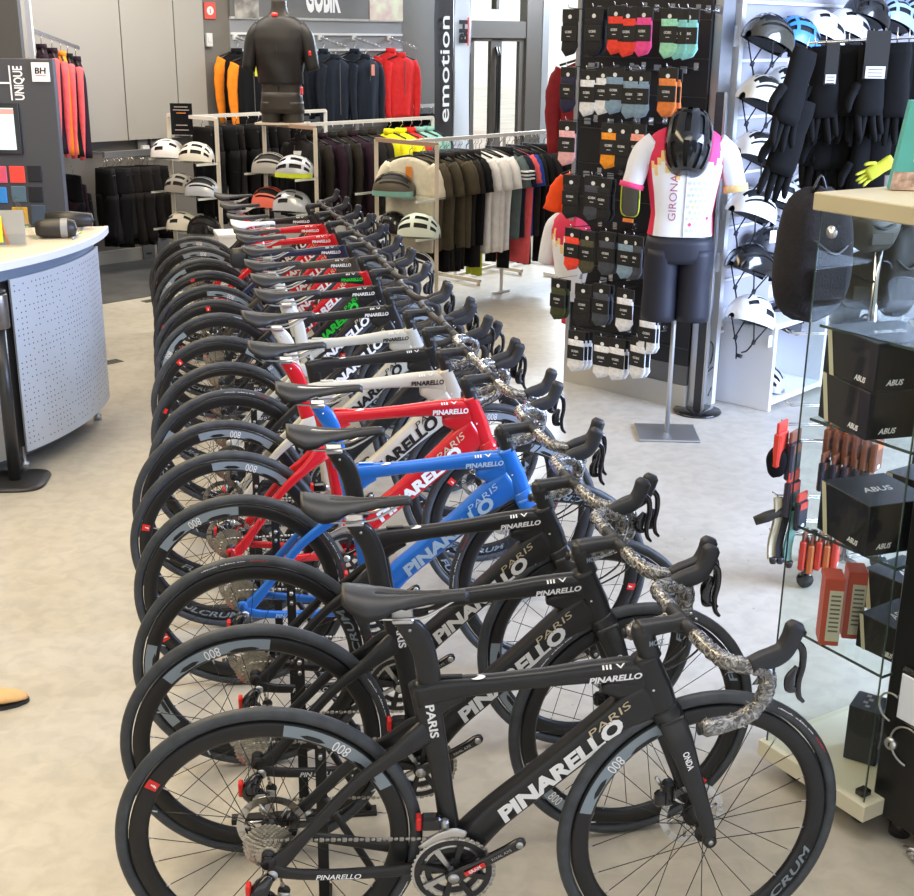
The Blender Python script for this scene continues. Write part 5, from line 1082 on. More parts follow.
stacks = [  # px, py of the card's top centre, colour, how many, where
 (571, 9, 'black', 1, 'at the top left corner of the sock wall'), (595, 8, 'black', 2, 'in the top row, second column'), (617, 6, 'red', 1, 'in the top row, left of the pink one'), (629, 8, 'red', 1, 'in the top row between the other red and the pink'), (645, 7, 'pink', 1, 'in the top row'),
 (671, 8, 'mint', 1, 'in the top row, leftmost of the mint ones'), (681, 9, 'aqua', 1, 'in the top row, middle of the mint ones'), (690, 9, 'aqua', 1, 'in the top row, rightmost of the mint ones'),
 (569, 67, 'navy', 1, 'below the top left black one'), (589, 70, 'white', 1, 'in the second row'), (604, 68, 'white', 1, 'in the second row, behind the steel blue one'), (616, 67, 'steel', 1, 'in the second row, left one'), (632, 71, 'steel', 1, 'in the second row, middle one'), (642, 71, 'steel', 1, 'in the second row, right one'), (669, 68, 'orange', 2, 'in the second row, near the helmet'),
 (568, 121, 'rose', 1, 'at the left edge in the third row'), (611, 123, 'amber', 1, 'in the third row'), (624, 124, 'black', 2, 'in the third row, between amber and peach'), (638, 124, 'peach', 1, 'in the third row, behind the jersey sleeve'),
 (572, 175, 'black', 1, 'at the left edge in the fourth row'), (594, 176, 'grey', 1, 'in the fourth row'), (604, 178, 'black', 2, 'in the fourth row, second column'), (573, 228, 'red', 1, 'in the fifth row, at the left edge'), (588, 231, 'olive', 1, 'in the fifth row'), (608, 232, 'grey', 2, 'in the fifth row, middle'), (627, 235, 'steel', 1, 'in the fifth row, beside the shorts'), (636, 236, 'grey', 2, 'in the fifth row, right behind the shorts'),
 (559, 279, 'green', 2, 'in the sixth row, sticking out at the left edge'), (584, 284, 'black', 1, 'in the sixth row'), (602, 284, 'grey', 2, 'in the sixth row, third column'), (626, 289, 'white', 1, 'in the sixth row, left of the shorts'), (649, 312, 'white', 2, 'below the hem of the navy shorts'),
 (577, 331, 'white', 3, 'in the bottom row, leftmost bunch'), (603, 337, 'white', 1, 'in the bottom row, second bunch'), (618, 339, 'white', 2, 'in the bottom row, middle bunch'), (639, 337, 'white', 2, 'in the bottom row, right bunch')]
ns = 0
for px, py, c, n_, where in stacks:
    off = 0.26 if px > 565 else 0.20
    p = ons(px, py, off)
    nm = {'navy': 'dark navy', 'steel': 'steel blue', 'rose': 'pale pink', 'green': 'dark green', 'grey': 'dark grey', 'mint': 'mint green', 'aqua': 'aqua green', 'amber': 'amber orange'}.get(c, c)
    for k in range(n_):
        pack(c, '%s sock pack %s' % (nm, where), p + E1 * (0.035 * k) - E2 * 0.004 * k + Vector((0, 0, -.004 * k)), ('%s sock packs %s' % (nm, where)) if n_ > 1 else None, random.uniform(-.12, .12), 1.12)
    h_ = thing('sock_hook', 'hook of the %s pack %s' % (nm, where), 'hook', p + E1 * 0.262 + Vector((0, 0, -.006)), A2, 'chrome hooks on the sock wall'); cached('hook', m_hook, 'prong', [CHROME], h_)
for k, (px, py) in enumerate([(592, 66), (636, 68), (658, 68), (684, 70), (588, 121), (611, 122), (637, 122), (587, 174), (611, 176), (640, 178), (580, 276), (604, 280)]):
    t = thing('price_holder', 'small clear price holder on the black sock wall above the packs', 'price holder', ons(px, py, 0.01), A2, 'price holders on the sock wall'); cached('ph', lambda mb: mb.box((0, -.006, 0), (.045, .006, .035), 0, bev=.002), 'clear_label', [mat('label_grey', (.30, .31, .31), .2)], t)
# grey green pouch hanging beside the jersey
p = ons(632, 181, .24); t = thing('saddle_bag', 'dark grey pouch with a lime edge left of the white jersey', 'bag', p, A2)
mb = MB(); R = [[(0.062 * (abs(cos(a)) ** .6) * (1 if cos(a) > 0 else -1), 0.02 * sin(a), z) for a in [2 * pi * j / 20 for j in range(20)]] for z in ()]
mb.add([], []); prof = [(.03, 0), (.052, -.012), (.06, -.04), (.06, -.15), (.052, -.178), (.03, -.19)]
mb.rings([[(w_ * (abs(cos(a)) ** .6) * (1 if cos(a) > 0 else -1), .022 * sin(a), z) for a in [2 * pi * j / 20 for j in range(20)]] for w_, z in prof]); mb.build('pouch', mat('pouch_grey', (.07, .075, .065), .5), t)
mb = MB(); mb.tube([(.062 * (abs(cos(a)) ** .45) * (1 if cos(a) > 0 else -1), -.008, -.095 + .098 * (abs(sin(a)) ** .45) * (1 if sin(a) > 0 else -1)) for a in [2 * pi * j / 32 for j in range(33)]], .004, 6); mb.build('lime_piping', F_LIME, t)
mb = MB(); mb.box((0, -.018, -.215), (.07, .004, .02)); mb.build('orange_label', SK['orange'], t)
# clothes hanging on the left end of the sock wall
SLw = SR + E2 * LS
p = onpl(556, 68, ((SLw).x, (SLw).y), (E2.x, E2.y))
PX = ons(556, 60, .1)
def lend(px, py, d=0.25): Q = SLw + E2 * d; v = onpl(px, py, (Q.x, Q.y), (-Q.y / Q.length * 0 + E2.x, E2.y)); return v
for nm_, px, py, b_, sl_, lab, hh, ww, kk in [('maroon', 562, 56, F_MAR, F_MAR, 'maroon long sleeved jersey hanging behind the left end of the sock wall', .62, .40, 'jacket'), ('orange', 556, 166, F_ORR, F_ORR, 'orange red garment hanging below the maroon jersey', .34, .30, 'shirt'),]:
    p = ons(px + 27, py, -.40); garment(kk, lab, 'jersey', None, p + Vector((0, 0, .06)), -.35, w=ww, h=hh, body=b_, sleeve=sl_, long_=kk == 'jacket', seed=3, sl=.5 if kk == 'jacket' else .2)
# ---------------------------------------------------------------- cycling jersey with skyline print (hanging one and the mannequin's)
JW = mat('jersey_white', (.74, .75, .78), .7, bump=.2, bscale=25); JR = mat('jersey_crimson', (.62, .02, .07), .7, bump=.2, bscale=25); JP = mat('jersey_pink', (.80, .06, .20), .7); JO = mat('jersey_ochre', (.78, .55, .22), .7)
JG = mat('jersey_print_grey', (.52, .55, .62), .7); JN = mat('shorts_navy_black', (.012, .013, .022), .55, bump=.35, bscale=16); JL = mat('jersey_letter', (.42, .10, .14), .6)
def torso_ring(z):
    K = [(0.80, .165, .105), (.86, .172, .112), (.95, .158, .108), (1.04, .150, .106), (1.14, .164, .116), (1.26, .186, .124), (1.34, .194, .118), (1.40, .188, .100), (1.445, .150, .082), (1.475, .085, .066), (1.50, .062, .060), (1.56, .056, .058)]
    for (a, w0, d0), (b, w1, d1) in zip(K, K[1:]):
        if z <= b: t = max(0, (z - a) / (b - a)); t = t * t * (3 - 2 * t) if 0 else t; return lerp(w0, w1, t), lerp(d0, d1, t)
    return K[-1][1], K[-1][2]
def tp(z, a, k=1.0):
    w_, d_ = torso_ring(z); c, s = cos(a), sin(a); return (w_ * k * (abs(c) ** .85) * (1 if c >= 0 else -1), d_ * k * (abs(s) ** .9) * (1 if s >= 0 else -1), z)
def torso(mb, z0, z1, k=1.0, m=0, n=40, rows=24, fold=0.0, ph=0):
    R = []
    for i in range(rows + 1):
        z = lerp(z0, z1, i / rows); f = max(0, 1 - (z - z0) / .35) * fold
        R.append([tp(z, 2 * pi * j / n, k * (1 + f * .03 * sin(5 * 2 * pi * j / n + 20 * z + ph))) for j in range(n)])
    mb.rings(R, m, True)
def legs(mb, z_hip, z_end, k=1.0, r0=.100, r1=.078, m=0, gap=.088):
    R = [[tp(lerp(z_hip - .07, z_hip + .06, i / 4), 2 * pi * j / 32, k) for j in range(32)] for i in range(5)]; mb.rings(R, m, True)
    for s in (-1, 1):
        R = []
        for i in range(12):
            t = i / 11; z = lerp(z_hip + .0, z_end, t); r = lerp(r0, r1, t) * k * (1 + .02 * sin(9 * t)); R.append([(s * gap + r * .92 * cos(2 * pi * j / 22) * (1 + .02 * sin(3 * j + 8 * t)), r * 1.08 * sin(2 * pi * j / 22), z) for j in range(22)])
        mb.rings(R, m, True)
def sleeve_mb(mb, s, k=1.0, L1=.26, m=0, r=(.082, .078, .066), out=.13):
    P = spline([(s * .150, 0, 1.385), (s * (.150 + out * .55), -.005, 1.33), (s * (.150 + out), -.015, 1.385 - L1)], 6); K = len(P); R = []
    for i, p in enumerate(P):
        t = i / (K - 1) * 2; a = min(int(t), 1); rr = lerp(r[a], r[a + 1], t - a) * k; T = (P[min(i + 1, K - 1)] - P[max(i - 1, 0)]).normalized(); Y = Vector((0, 1, 0)); N_ = Y.cross(T).normalized()
        R.append([p + N_ * (rr * .85 * cos(2 * pi * j / 20) * (1 + .03 * sin(2 * j + i))) + Y * (rr * .9 * sin(2 * pi * j / 20)) for j in range(20)])
    mb.rings(R, m, True)
MANM = mat('mannequin_black', (.012, .012, .012), .4)
MP = at(661, 434, 0)
t = thing('mannequin', 'mannequin in a white GIRONA jersey and dark shorts on a steel pole', 'mannequin', (MP.x + .03, MP.y, 0), -0.05)
TM = t; SH = 0.165
mb = MB(); torso(mb, .82, 1.56); o_ = mb.build('body', MANM, t); o_.location = (0, 0, SH)
def jersey_torso(mb, white_z=1.30):
    n = 48; rows = 30; R = []; z0, z1 = .93, 1.47
    for i in range(rows + 1):
        z = lerp(z0, z1, i / rows); R.append([tp(z, 2 * pi * j / n, 1.05 * (1 + max(0, 1 - (z - z0) / .3) * .012 * sin(5 * 2 * pi * j / n + 20 * z))) for j in range(n)])
    vs = [p for r_ in R for p in r_]; o0 = len(mb.v)
    mb.v += [tuple(p) for p in vs]
    sky = [1.285, 1.31, 1.27, 1.33, 1.30, 1.275, 1.32, 1.345, 1.28, 1.30, 1.26, 1.31]
    for i in range(rows):
        for j in range(n):
            zc = lerp(z0, z1, (i + .5) / rows); a = 2 * pi * (j + .5) / n; front = sin(a) < 0; side = cos(a)
            m = 0
            if zc > sky[j % 12] + .01: m = 1 if side < .1 else 2
            elif side < -.86 : m = 1
            elif side > .93: m = 1
            elif zc > sky[j % 12] - .035 and side < -.1 and front: m = 3
            mb.f.append((o0 + i * n + j, o0 + i * n + (j + 1) % n, o0 + (i + 1) * n + (j + 1) % n, o0 + (i + 1) * n + j)); mb.m.append(m); mb.sm.append(True)
mb = MB(); jersey_torso(mb)
def warpf(x0, z0):   # wrap flat lettering round the chest
    def f(X, Z):
        x = x0 + Z * -1; z = z0 + X; w_, d_ = torso_ring(z); q = min(.98, abs(x) / (w_ * 1.055)); th = math.acos(q ** (1 / .85)) ; return (x, -(d_ * 1.055 * (sin(th) ** .9)) - .002, z)
    return f
mb.text('GIRONA', (0, 0, 0), .038, m=4, bold=-.005, length=.235, warp=warpf(-.062, 1.13))
for k in range(9):     # pale lattice printed on the right half
    for q in range(5):
        x = .018 + q * .026 + (.013 if k % 2 else 0); z = .965 + k * .030
        if x < .135:
            f = lambda dx, dz_: (lambda x_, z_: (x_, -(torso_ring(z_)[1] * 1.055 * (sin(math.acos(min(.98, abs(x_) / (torso_ring(z_)[0] * 1.055)) ** (1 / .85))) ** .9)) - .0022, z_))(x + dx, z + dz_)
            mm = 2 if (k, q) in ((1, 0), (2, 4)) else 3 if (k, q) in ((4, 1), (1, 3)) else 5
            mb.add([f(-.010, 0), f(0, -.012), f(.010, 0), f(0, .012)], [(0, 1, 2, 3)], mm, False)
js = mb.build('jersey', [JW, JR, JP, JO, JL, JG], t); js.location = (0, 0, SH)
mb = MB(); mb.tube([(0, -torso_ring(z)[1] * 1.05 - .003, z) for z in [.935 + .03 * k for k in range(17)]], .0035, 5); z_o = mb.build('zip', JG, js)
for s in (-1, 1):
    mb = MB(); sleeve_mb(mb, s, .95, .21, 0, out=.115); sl = mb.build('sleeve', JW, js)
    if s < 0: mb = MB(); mb.tube([(-.262, -.015, 1.190), (-.268, -.017, 1.165)], .064, 18, 0); mb.build('cuff', JP, t).location = (0, 0, SH)
    else: mb = MB(); mb.tube([(.262, -.015, 1.190), (.268, -.017, 1.155)], .064, 18, 0); mb.build('cuff', JO, t).location = (0, 0, SH)
mb = MB(); mb.lathe([(.066, 1.44), (.072, 1.47), (.066, 1.50), (.060, 1.50), (.06, 1.44)], 20, closed=True); mb.build('collar', JR, js)
mb = MB(); legs(mb, .88, .500, 1.06, .094, .094, gap=.086); R_ = MB(); sh = mb.build('cycling_shorts', JN, t); sh.location = (0, 0, SH - .02)
mb = MB(); mb.tube([(0, 0, .01), (0, 0, 1.04)], .013, 12); mb.build('pole', ALU, t)
mb = MB(); mb.box((0, 0, .008), (.33, .30, .010), 0, bev=.003); mb.build('base_plate', ALU, t)
helmet('black', 1, 'glossy black helmet resting on the neck of the GIRONA jersey mannequin', (MP.x + .03 + .005, MP.y - .05, 1.555), -pi / 2 - .25, 1.05, None, None, False, False, sc=1.2)
# second jersey hanging to the left of the socks
p = ons(590, 216, -.12)
t = thing('jersey', 'crimson and white jersey hanging left of the sock wall, seen from the side', 'jersey', (p.x - .05, p.y, p.z - 1.44), -.75)
mb = MB(); jersey_torso(mb); mb.build('body_panel', [JW, JR, JP, JO, JL, JG], t)
for s in (-1, 1): mb = MB(); sleeve_mb(mb, s, 1.0, .26, 0, out=.10); mb.build('sleeve', JW if s < 0 else JR, t)
t = thing('jersey', 'long crimson jersey tail hanging under the crimson and white jersey', 'jersey', (p.x - .02, p.y + .1, p.z - 1.62), -.6); mb = MB(); torso(mb, .93, 1.40, .82, 0, fold=1.5); mb.build('body_panel', JR, t)
# black post on a rounded foot
BP = at(697, 412, 0)
t = thing('display_post', 'black flat post on a rounded black foot behind the steel pole', 'post', (BP.x, BP.y, 0), -.4)
mb = MB(); mb.lathe([(0, 0), (.135, 0), (.14, .006), (.135, .014), (0, .018)], 28); mb.build('foot_plate', BLKG, t); mb = MB(); mb.box((0, 0, .9), (.048, .03, 1.78), 0, bev=.004); mb.build('post', BLK, t); mb = MB(); mb.box((.028, 0, .9), (.012, .032, 1.78), 0); mb.build('silver_edge', ALU, t)
# cable on the wall beside the white cabinet
a = onh(706, 335, .03); pts = [onh(*q, .03) for q in ((704, 338), (713, 345), (711, 362), (707, 372), (716, 366), (712, 385), (708, 396))]
mb = MB(); mb.tube(spline(pts, 5), .004, 6); tag(mb.build('power_cable', BLKG), 'thin black power cable curling down the wall beside the white cabinet', 'cable')
# white cabinet with two open compartments
BXF = at(768, 412, 0); BXB = at(715, 400, 0); hz = 0.50
d_ = (Vector((BXB.x, BXB.y, 0)) - Vector((BXF.x, BXF.y, 0))).dot(E2); Wc = 1.75
t = thing('shelf_cabinet', 'low white open cabinet under the helmet wall', 'cabinet', (BXF.x, BXF.y, 0), A1)
WM = mat('cabinet_white', (.74, .75, .77), .4); th2 = .03
for nm, c, dm in (('side_panel', (th2 / 2, d_ / 2, hz / 2), (th2, d_, hz)), ('side_panel', (Wc - th2 / 2, d_ / 2, hz / 2), (th2, d_, hz)), ('top_panel', (Wc / 2, d_ / 2, hz + .0), (Wc, d_, th2)), ('bottom_panel', (Wc / 2, d_ / 2, .05), (Wc - .06, d_, th2)), ('back_panel', (Wc / 2, d_ - .01, hz / 2), (Wc - .06, .02, hz - .04)),
                  ('divider', (Wc * .37, d_ / 2, hz / 2), (th2, d_ - .02, hz - .04)), ('divider', (Wc * .70, d_ / 2, hz / 2), (th2, d_ - .02, hz - .04))):
    mb = MB(); mb.box(c, dm, 0, bev=.002); mb.build(nm, WM, t)
for k, (x, c) in enumerate(((.20, 'silver'), (.86, 'dark'), (1.45, 'white'))):
    p = Vector((BXF.x, BXF.y, 0)) + E1 * x + E2 * (d_ * .45); helmet(c, 1, '%s helmet inside the %s compartment of the low white cabinet' % (c, ('left', 'middle', 'right')[k]), (p.x, p.y, .085), A1 - pi / 2, 0, 'helmets inside the white cabinet', sc=.95)
# ================================================================ hanging black gear at the upper right
def vpl(px, py, y0):     # point seen at a pixel on the plane y = y0 facing the camera
    return onpl(px, py, (0, y0), (0, 1))
GY = 5.2
a, b = vpl(818, 43, GY), vpl(985, 33, GY)
t = thing('chrome_hanging_rail', 'thin chrome rail with black gloves hanging above the wooden cabinet top', 'rail', a, 0); mb = MB(); mb.tube([(0, 0, 0), tuple(b - a)], .006, 8); mb.tube([(0, .12, 0), tuple(b - a + Vector((0, .12, 0)))], .006, 8); mb.build('rail', CHROME, t)
mb = MB(); mb.tube([tuple(Vector((b - a)) * .96 + Vector((0, .06, 0))), tuple(Vector((b - a)) * .96 + Vector((0, .06, -a.z + .02)))], .014, 8); mb.build('upright', CHROME, t)
mb = MB(); c_ = Vector((b - a)) * .96; mb.box((c_.x, .06, -a.z + .012), (.4, .4, .02)); mb.build('floor_foot', BLK, t)
def m_glove(seed):
    def fn(mb):
        rnd = random.Random(seed)
        R = []
        for z, w_, d_ in ((0, .045, .02), (-.03, .050, .022), (-.09, .046, .022), (-.13, .050, .026), (-.19, .052, .026), (-.215, .048, .022)):
            R.append([(w_ * (abs(cos(u)) ** .8) * (1 if cos(u) > 0 else -1), d_ * sin(u), z) for u in [2 * pi * j / 16 for j in range(16)]])
        mb.rings(R, 0, True)
        for k in range(4):
            x = -.037 + k * .0245; L_ = (.085, .10, .095, .075)[k]; dx = rnd.uniform(-.012, .012) + (k - 1.5) * .006; dy = -rnd.uniform(.0, .03)
            mb.tube(spline([(x, 0, -.20), (x + dx * .5, dy * .3, -.20 - L_ * .55), (x + dx, dy, -.20 - L_)], 3), [.0135, .013, .0125, .012, .0115, .010, .006], 8, 0)
        mb.tube(spline([(-.045, 0, -.12), (-.075, -.01, -.165), (-.083, -.02, -.20)], 3), [.017, .016, .015, .015, .014, .012, .007], 8, 0)
    return fn
GL = mat('glove_black', (.007, .007, .007), .85, bump=.3, bscale=40, spec=.12)
gls = [(806, 50, 5.0, 1.15, .5), (815, 48, 5.2, 1.1, .2), (826, 46, 5.1, 1.1, 0), (838, 46, 5.25, 1.1, .1), (849, 45, 5.15, 1.1, -.1), (861, 45, 5.2, 1.15, 0), (873, 44, 5.1, 1.1, .2), (885, 43, 5.2, 1.1, 0), (897, 43, 5.15, 1.15, -.1), (909, 42, 5.2, 1.1, .1), (922, 42, 5.2, 1.1, 0),
       (803, 100, 5.05, 1.2, .3), (818, 92, 5.3, 1.2, 0), (832, 96, 5.3, 1.2, .2), (846, 92, 5.3, 1.25, 0), (860, 95, 5.3, 1.2, -.2), (874, 92, 5.3, 1.2, .1), (888, 95, 5.3, 1.2, 0), (902, 92, 5.3, 1.2, 0), (880, 128, 5.25, 1.0, 0), (866, 130, 5.25, 1.0, .2)]
for k, (px, py, yy, sc, rz) in enumerate(gls):
    p = vpl(px, py, yy); t = thing('glove', 'long black winter glove in the dense bunch under the chrome rail', 'glove', p, rz, 'black gloves under the chrome rail'); t.scale = (sc * 1.1, sc, sc * 1.15); t.rotation_euler = (0, (0.28 if k in (0, 11) else random.uniform(-.05, .05)), rz)
    cached('glove%d' % (k % 4), m_glove(k % 4), 'glove_body', [GL], t); cached('gloop', lambda mb: mb.tube([(0, 0, -.01), (0, 0, .045)], .002, 4), 'hanging_loop', [CHROME], t)
# fabric of the tights behind the gloves
for k, (px, py) in enumerate(((842, 52), (858, 50), (876, 50), (894, 48), (912, 48))):
    p = vpl(px, py, 5.36); garment('tights', 'black tights hanging behind the gloves on the chrome rail', 'trousers', 'black tights behind the gloves', p, .3 * (k % 2), w=.26, h=.62, body=GL, seed=k % 3)
for k, (px, py, w_, h_) in enumerate(((831, 72, .05, .075), (876, 63, .095, .10))):
    p = vpl(px, py, 5.04); t = thing('hang_tag', 'white labelled black hang tag on the %s gloves' % ('leftmost' if k == 0 else 'middle'), 'tag', p, 0); mb = MB(); mb.box((0, 0, .03), (w_, .003, h_ + .08), 0); mb.box((0, -.003, -h_ * .35), (w_ * .8, .002, h_ * .45), 1)
    for q in range(3): mb.box((0, -.0045, -h_ * .25 - q * .012), (w_ * .6, .001, .003), 0)
    mb.build('card', [CARD, TAGW], t)
t = thing('glove', 'yellow and black glove at the bottom of the hanging bunch', 'glove', vpl(893, 160, 5.12), 0); t.scale = (.55, .55, .55); t.rotation_euler = (0, 1.0, 0); cached('glove1', m_glove(1), 'glove_body', [mat('glove_yellow', (.50, .52, .03), .7)], t)
# ================================================================ glass display cabinet
CA = at(766, 740, .12); CB = at(864, 803, .12); CA = Vector((CA.x, CA.y, 0)); CB = Vector((CB.x, CB.y, 0))
U = (CB - CA).normalized(); Wn = (CB - CA).length; Vd = Vector((-U.y, U.x, 0))     # Vd goes away to the right
if Vd.x < 0: Vd = -Vd
ang = atan2(Vd.y, Vd.x); LC = 0.80; CT = 1.66
t = thing('display_cabinet', 'glass display cabinet with a wooden top on black castors', 'cabinet', CA, ang)     # local x = Vd, local -y = U
WOOD = mat('pale_wood', (.47, .40, .24), .5, noise=.06, nscale=4); BASEC = mat('cabinet_base_cream', (.66, .62, .46), .45); EDG = GLASSE
mb = MB(); mb.box((LC / 2, -Wn / 2, .095), (LC + .03, Wn + .03, .05), 0, bev=.002); mb.build('base_board', BASEC, t)
mb = MB(); mb.box((LC / 2, -Wn / 2, CT + .02), (LC + .03, Wn + .03, .045), 0, bev=.003); mb.build('wooden_top', WOOD, t)
for nm, c, dm in (('side_glass', (LC / 2, -Wn + .004, (CT + .12) / 2), (LC, .006, CT - .12)), ('side_glass', (LC / 2, -.004, (CT + .12) / 2), (LC, .006, CT - .12)), ('end_glass', (.004, -Wn / 2, (CT + .12) / 2), (.006, Wn - .012, CT - .12))):
    mb = MB(); mb.box(c, dm); mb.build(nm, GLASS, t)
mb = MB()
for x, y in ((0.002, -0.002), (0.002, -Wn + .002)): mb.box((x, y, (CT + .12) / 2), (.0035, .0035, CT - .12))
mb.build('glass_edge', EDG, t)
zs = [zat(801, 419, CA), zat(792, 527, CA), zat(783, 628, CA)]; zs = [1.36] + zs
for k, z in enumerate(zs):
    mb = MB(); mb.box((LC / 2 + .01, -Wn / 2, z), (LC - .03, Wn - .03, .007)); s_ = mb.build('glass_shelf', GLASS, t)
    mb = MB(); mb.box((.025, -Wn / 2, z), (.002, Wn - .03, .0072)); mb.box((LC / 2 + .01, -Wn + .015, z), (LC - .03, .002, .0072)); mb.build('shelf_edge', EDG, s_)
    mb = MB(); mb.lathe([(0, z - .012), (.010, z - .012), (.010, z - .004), (0, z - .004)], 12, 0, 'Z', Matrix.Translation((.05, -.05, 0))); mb.build('shelf_pin', BLK, s_)
for z in (CT - .05,): mb = MB(); mb.lathe([(0, 0), (.016, 0), (.016, .006), (0, .008)], 18, 0, 'X', Matrix.Translation((-.010, -.05, z))); mb.build('glass_clamp', ALU, t)
mb = MB(); mb.box((.03, -Wn + .03, .128), (.035, .03, .018), 0, bev=.003); mb.build('corner_clip', BLKG, t)
for x, y in ((.06, -.06), (.06, -Wn + .06), (LC - .06, -.06), (LC - .06, -Wn + .06)):
    mb = MB(); mb.lathe([(0, -.016), (.028, -.016), (.033, -.010), (.033, .010), (.028, .016), (0, .016)], 18, 0, 'Y', Matrix.Translation((x + .015, y, .033))); mb.box((x, y, .062), (.03, .03, .02)); mb.build('castor', BLKG, t)
# boxes on the shelves
BXM = mat('carton_black', (.012, .012, .013), .35); STR = mat('carton_stripe', (.62, .58, .42), .5)
def local(x, y, z): return CA + Vd * x - U * y * -1 * -1 if False else CA + Vd * x + U * (-y) + Vector((0, 0, z))
def m_carton(w_, d_, h_):
    def fn(mb):
        mb.box((0, 0, h_ / 2), (w_, d_, h_), 0, bev=.002)
        # pale slanted stripes on two faces, script mark on the faces and lid
        for sx in (-1,):
            mb.add([(-w_ / 2 - .001, d_ / 2 * .98, h_), (-w_ / 2 - .001, d_ / 2 * .80, h_), (-w_ / 2 - .001, d_ / 2 * .52, 0), (-w_ / 2 - .001, d_ / 2 * .70, 0)], [(0, 1, 2, 3)], 1, False)
        mb.add([(w_ * .16, -d_ / 2 - .001, h_), (w_ * .26, -d_ / 2 - .001, h_), (w_ * .42, -d_ / 2 - .001, 0), (w_ * .32, -d_ / 2 - .001, 0)], [(0, 1, 2, 3)], 1, False)
        mb.text('ABUS', (-w_ * .22, -d_ / 2 - .0015, h_ * .18), .014, m=2, bold=.03, shear=.3, length=w_ * .22); mb.text('ABUS', (-w_ / 2 - .0015, -d_ * .25, h_ * .18), .014, (0, -1, 0), m=2, bold=.03, shear=.3, length=d_ * .20)
        mb.text('ABUS', (0, 0, h_ + .001), .03, (1, 0, 0), (0, 1, 0), m=2, bold=.02, shear=.3, length=w_ * .45)
    return fn
def carton(x, y, z, rz, lab, w_=.20, d_=.20, h_=.15):
    p = local(x, y, z); o = thing('carton', lab, 'box', p, ang + rz, 'black cartons in the glass cabinet'); cached('carton%.2f%.2f%.2f' % (w_, d_, h_), m_carton(w_, d_, h_), 'box_body', [BXM, STR, WHTL], o); return o
z1_, z2_, z3_ = zs[1] + .005, zs[2] + .005, zs[3] + .005
carton(.125, -.155, z1_, -.28, 'black carton at the bottom of the two-high stack on the upper glass shelf', .22, .22, .125); carton(.128, -.153, z1_ + .126, -.25, 'black carton on top of the two-high stack on the upper glass shelf', .22, .22, .125)
carton(.41, -.18, z1_, -.28, 'black carton right of the two-high stack on the upper glass shelf', .22, .22, .125); carton(.41, -.18, z1_ + .126, .05, 'black carton with a pale stripe, topmost right one on the upper glass shelf', .22, .22, .125)
carton(.125, -.18, z2_, -.22, 'black carton at the left on the middle glass shelf', .20, .21, .14); carton(.37, -.20, z2_, .05, 'black carton right of the left one on the middle glass shelf', .21, .22, .14); carton(.60, -.14, z2_, .05, 'black carton deep at the back of the middle glass shelf', .18, .16, .14)
carton(.40, -.11, z3_, .05, 'black carton at the back of the lower glass shelf', .18, .18, .12); carton(.185, -.26, z3_, .05, 'black carton in front on the lower glass shelf beside the red books', .17, .14, .10); carton(.60, -.22, z3_, .05, 'black carton farthest right on the lower glass shelf', .2, .2, .14)
# two upright red packages
for k in range(2):
    p = local(.055 + .085 * k, -.13 - .005 * k, z3_); o = thing('red_package', 'upright red package with a pale text label, %s of the two' % ('left', 'right')[k], 'package', p, -.15); mb = MB(); mb.box((0, 0, .10), (.052, .075, .20), 0, bev=.002)
    mb.box((.006, -.0385, .09), (.036, .002, .15), 1)
    for q in range(9): mb.box((.0 + .006, -.040, .15 - q * .013), (.026, .001, .005), 2)
    mb.build('box_body', [mat('package_red', (.52, .07, .03), .5), mat('label_cream', (.62, .58, .42), .6), mat('print_dark2', (.15, .13, .10), .6)], o)
# dark carton with print on the cabinet floor
p = local(.185, -.20, .122); o = thing('light_carton', 'dark printed carton standing alone on the cabinet floor', 'box', p, ang + .45); mb = MB(); mb.box((0, 0, .085), (.10, .09, .17), 0, bev=.002); mb.box((-.002, -.046, .085), (.085, .002, .14), 1)
for q in range(9): mb.box((.051, 0, .145 - q * .012), (.001, .07, .003), 2)
mb.tube([(-.03 + .02 * cos(a), -.048, .06 + .02 * sin(a)) for a in [k * .4 for k in range(9)]], .002, 5, 2); mb.box((0, -.046, .012), (.09, .003, .016), 3)
for q in range(4): mb.box((-.03 + .02 * q, .01 * (q % 2), .1705), (.012, .012, .002), 2)
mb.build('box_body', [mat('carton_dark', (.018, .02, .025), .35), mat('carton_print', (.05, .055, .06), .4), mat('carton_text', (.35, .36, .38), .4), mat('carton_blue', (.05, .08, .25), .4)], o)
# things on the upper shelves behind the glass
OLV = mat('bag_olive', (.05, .045, .03), .6, noise=.4, nscale=9, bump=.3, bscale=20); OLD = mat('bag_dark_olive', (.02, .019, .015), .6, noise=.3, nscale=9)
def blob(name, lab, cat, p, dx, dy, dz, m, rz=0, seed=1, parent=None, grp=None):
    rnd = random.Random(seed); a_, b_, c_ = [rnd.uniform(0, 6) for _ in range(3)]; mb = MB(); n, r_ = 22, 14; R = []
    for i in range(r_ + 1):
        ph = pi * (i + .001) / (r_ + .002); R.append([(dx * (sin(ph) ** .7) * (abs(cos(t_)) ** .8) * (1 if cos(t_) > 0 else -1) * (1 + .08 * sin(3 * ph + a_)), dy * (sin(ph) ** .7) * sin(t_) * (1 + .12 * sin(4 * t_ + b_)), -dz * cos(ph) * (1 + .05 * sin(3 * t_ + c_))) for t_ in [2 * pi * j / n for j in range(n)]])
    mb.rings(R, 0, True); o = mb.build(name, m, parent)
    if parent is None: o.location = p; o.rotation_euler = (0, 0, rz); tag(o, lab, cat, grp)
    else: o.location = p
    return o
